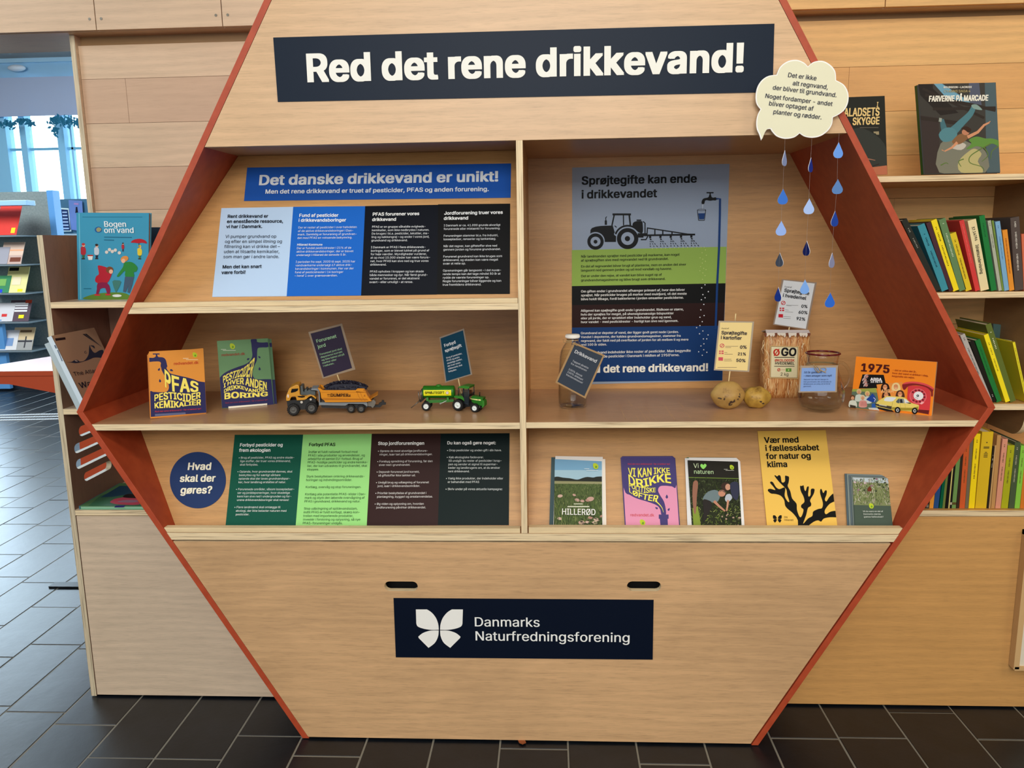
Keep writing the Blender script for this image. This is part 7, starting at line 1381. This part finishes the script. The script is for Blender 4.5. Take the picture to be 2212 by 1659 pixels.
# ---- second display rack behind with notices
YQ = 6.1; rk2 = thing('notice_rack', 'low blue grey display board with pinned leaflets in front of the far window', 'rack', (aY(160, 480, YQ).x, YQ, 0))
zt2 = aY(150, 430, YQ).z; bx('board', rk2, aY(118, 440, YQ).x, aY(200, 440, YQ).x + .2, YQ, YQ + .05, .02, zt2, flat((66, 104, 130), .6)); bx('ledge', rk2, aY(118, 440, YQ).x, aY(215, 440, YQ).x, YQ - .25, YQ, aY(150, 505, YQ - .2).z - .03, aY(150, 505, YQ - .2).z, flat((190, 206, 220), .4))
Pq = vplane(YQ - .03)
for q, col, lab in (([(128, 449), (148, 450), (154, 500), (131, 500)], (196, 214, 214), 'white framed leaflet with dark rows on the notice rack'), ([(148, 432), (177, 434), (182, 500), (152, 496)], (96, 120, 176), 'blue leaflet with a small dark figure on the notice rack')):
    mb = MB(); mb.pprism(Pq, q, .004, flat(col, .4)); o = mb.build('leaflet'); tag(o, lab, 'leaflet', 'leaflets on the notice rack'); pr = Print(Pq, None, .001)
    if 'rows' in lab:
        pr.e += .001; pr.add([(131, 452), (147, 453), (152, 498), (134, 498)], (30, 50, 90))
        for k in range(6): pr.e += .001; pr.add([(135 + k * .5, 457 + k * 7), (145 + k, 457 + k * 7), (145 + k, 460 + k * 7), (135 + k * .5, 460 + k * 7)], (150, 170, 200))
    else: pr.e += .001; pr.add([(164, 447), (167, 447), (169, 460), (163, 460)], (20, 24, 40)); pr.e += .001; pr.add([(160, 438), (170, 439), (170, 443), (160, 442)], (150, 120, 170))
    pr.done(o, 'print')
# ---- orange table
to = mat('orange_lacquer', (196, 84, 52), .3); tt = thing('table', 'rust orange table with slanted leg panel behind the left bookcase', 'table', (-2.0, 1.5, 0))
A = [aZ(*p, .74) for p in ((-60, 806), (113, 803))]; B = [aZ(*p, .74) for p in ((113, 771), (-60, 812))]
x9 = -1.62
MB().prism([V((-3.2, 1.36, .74)), V((x9, 1.36, .74)), V((x9, 2.1, .74)), V((-2.28, 1.82, .74)), V((-3.2, 1.37, .74))][:4] + [V((-2.40, 1.44, .74))], (0, 0, -.02), to).build('table_top', tt)
pts = [aY(*p, 1.365) for p in ((-60, 808), (113, 808), (113, 808), (122, 850), (20, 830), (-60, 818))]
MB().prism([V((-3.0, 1.366, .719)), V((x9, 1.366, .719)), V((x9, 1.366, .004)), V((aY(176, 1060, 1.366).x, 1.366, .004)), aY(176, 1030, 1.366), aY(171, 945, 1.366), aY(148, 900, 1.366), aY(120, 849, 1.366), aY(20, 830, 1.366), V((-3.0, 1.366, .70))], (0, .02, 0), to).build('leg_panel', tt)
# ---- marks on the reading room floor
gd = thing('floor_guide', 'dotted white tactile guide strip across the reading room floor', 'floor marking', aZ(60, 905, 0)); mb = MB(); wm = flat((226, 232, 236), .4)
p0, p1 = aZ(-20, 898, .0), aZ(205, 893, .0)
for r_ in range(3):
    for k in range(40):
        q = p0.lerp(p1, k / 39) + V((0, -.09 * r_, 0)); mb.box(q.x - .014, q.x + .014, q.y - .014, q.y + .014, .0008, .004, wm)
tag(mb.build('studs', gd), kind='stuff')
a, b = aZ(112, 1263, .004), aZ(190, 1263, .004); ms = MB().box(a.x, b.x, a.y - .02, a.y + .02, .0008, .006, black).build('floor_strip'); tag(ms, 'short black strip lying on the floor beside the left bookcase', 'strip')

run_text()
SC.cycles.use_denoising = True
SC.cycles.max_bounces = 10; SC.cycles.caustics_reflective = False; SC.cycles.caustics_refractive = False; SC.cycles.sample_clamp_indirect = 6
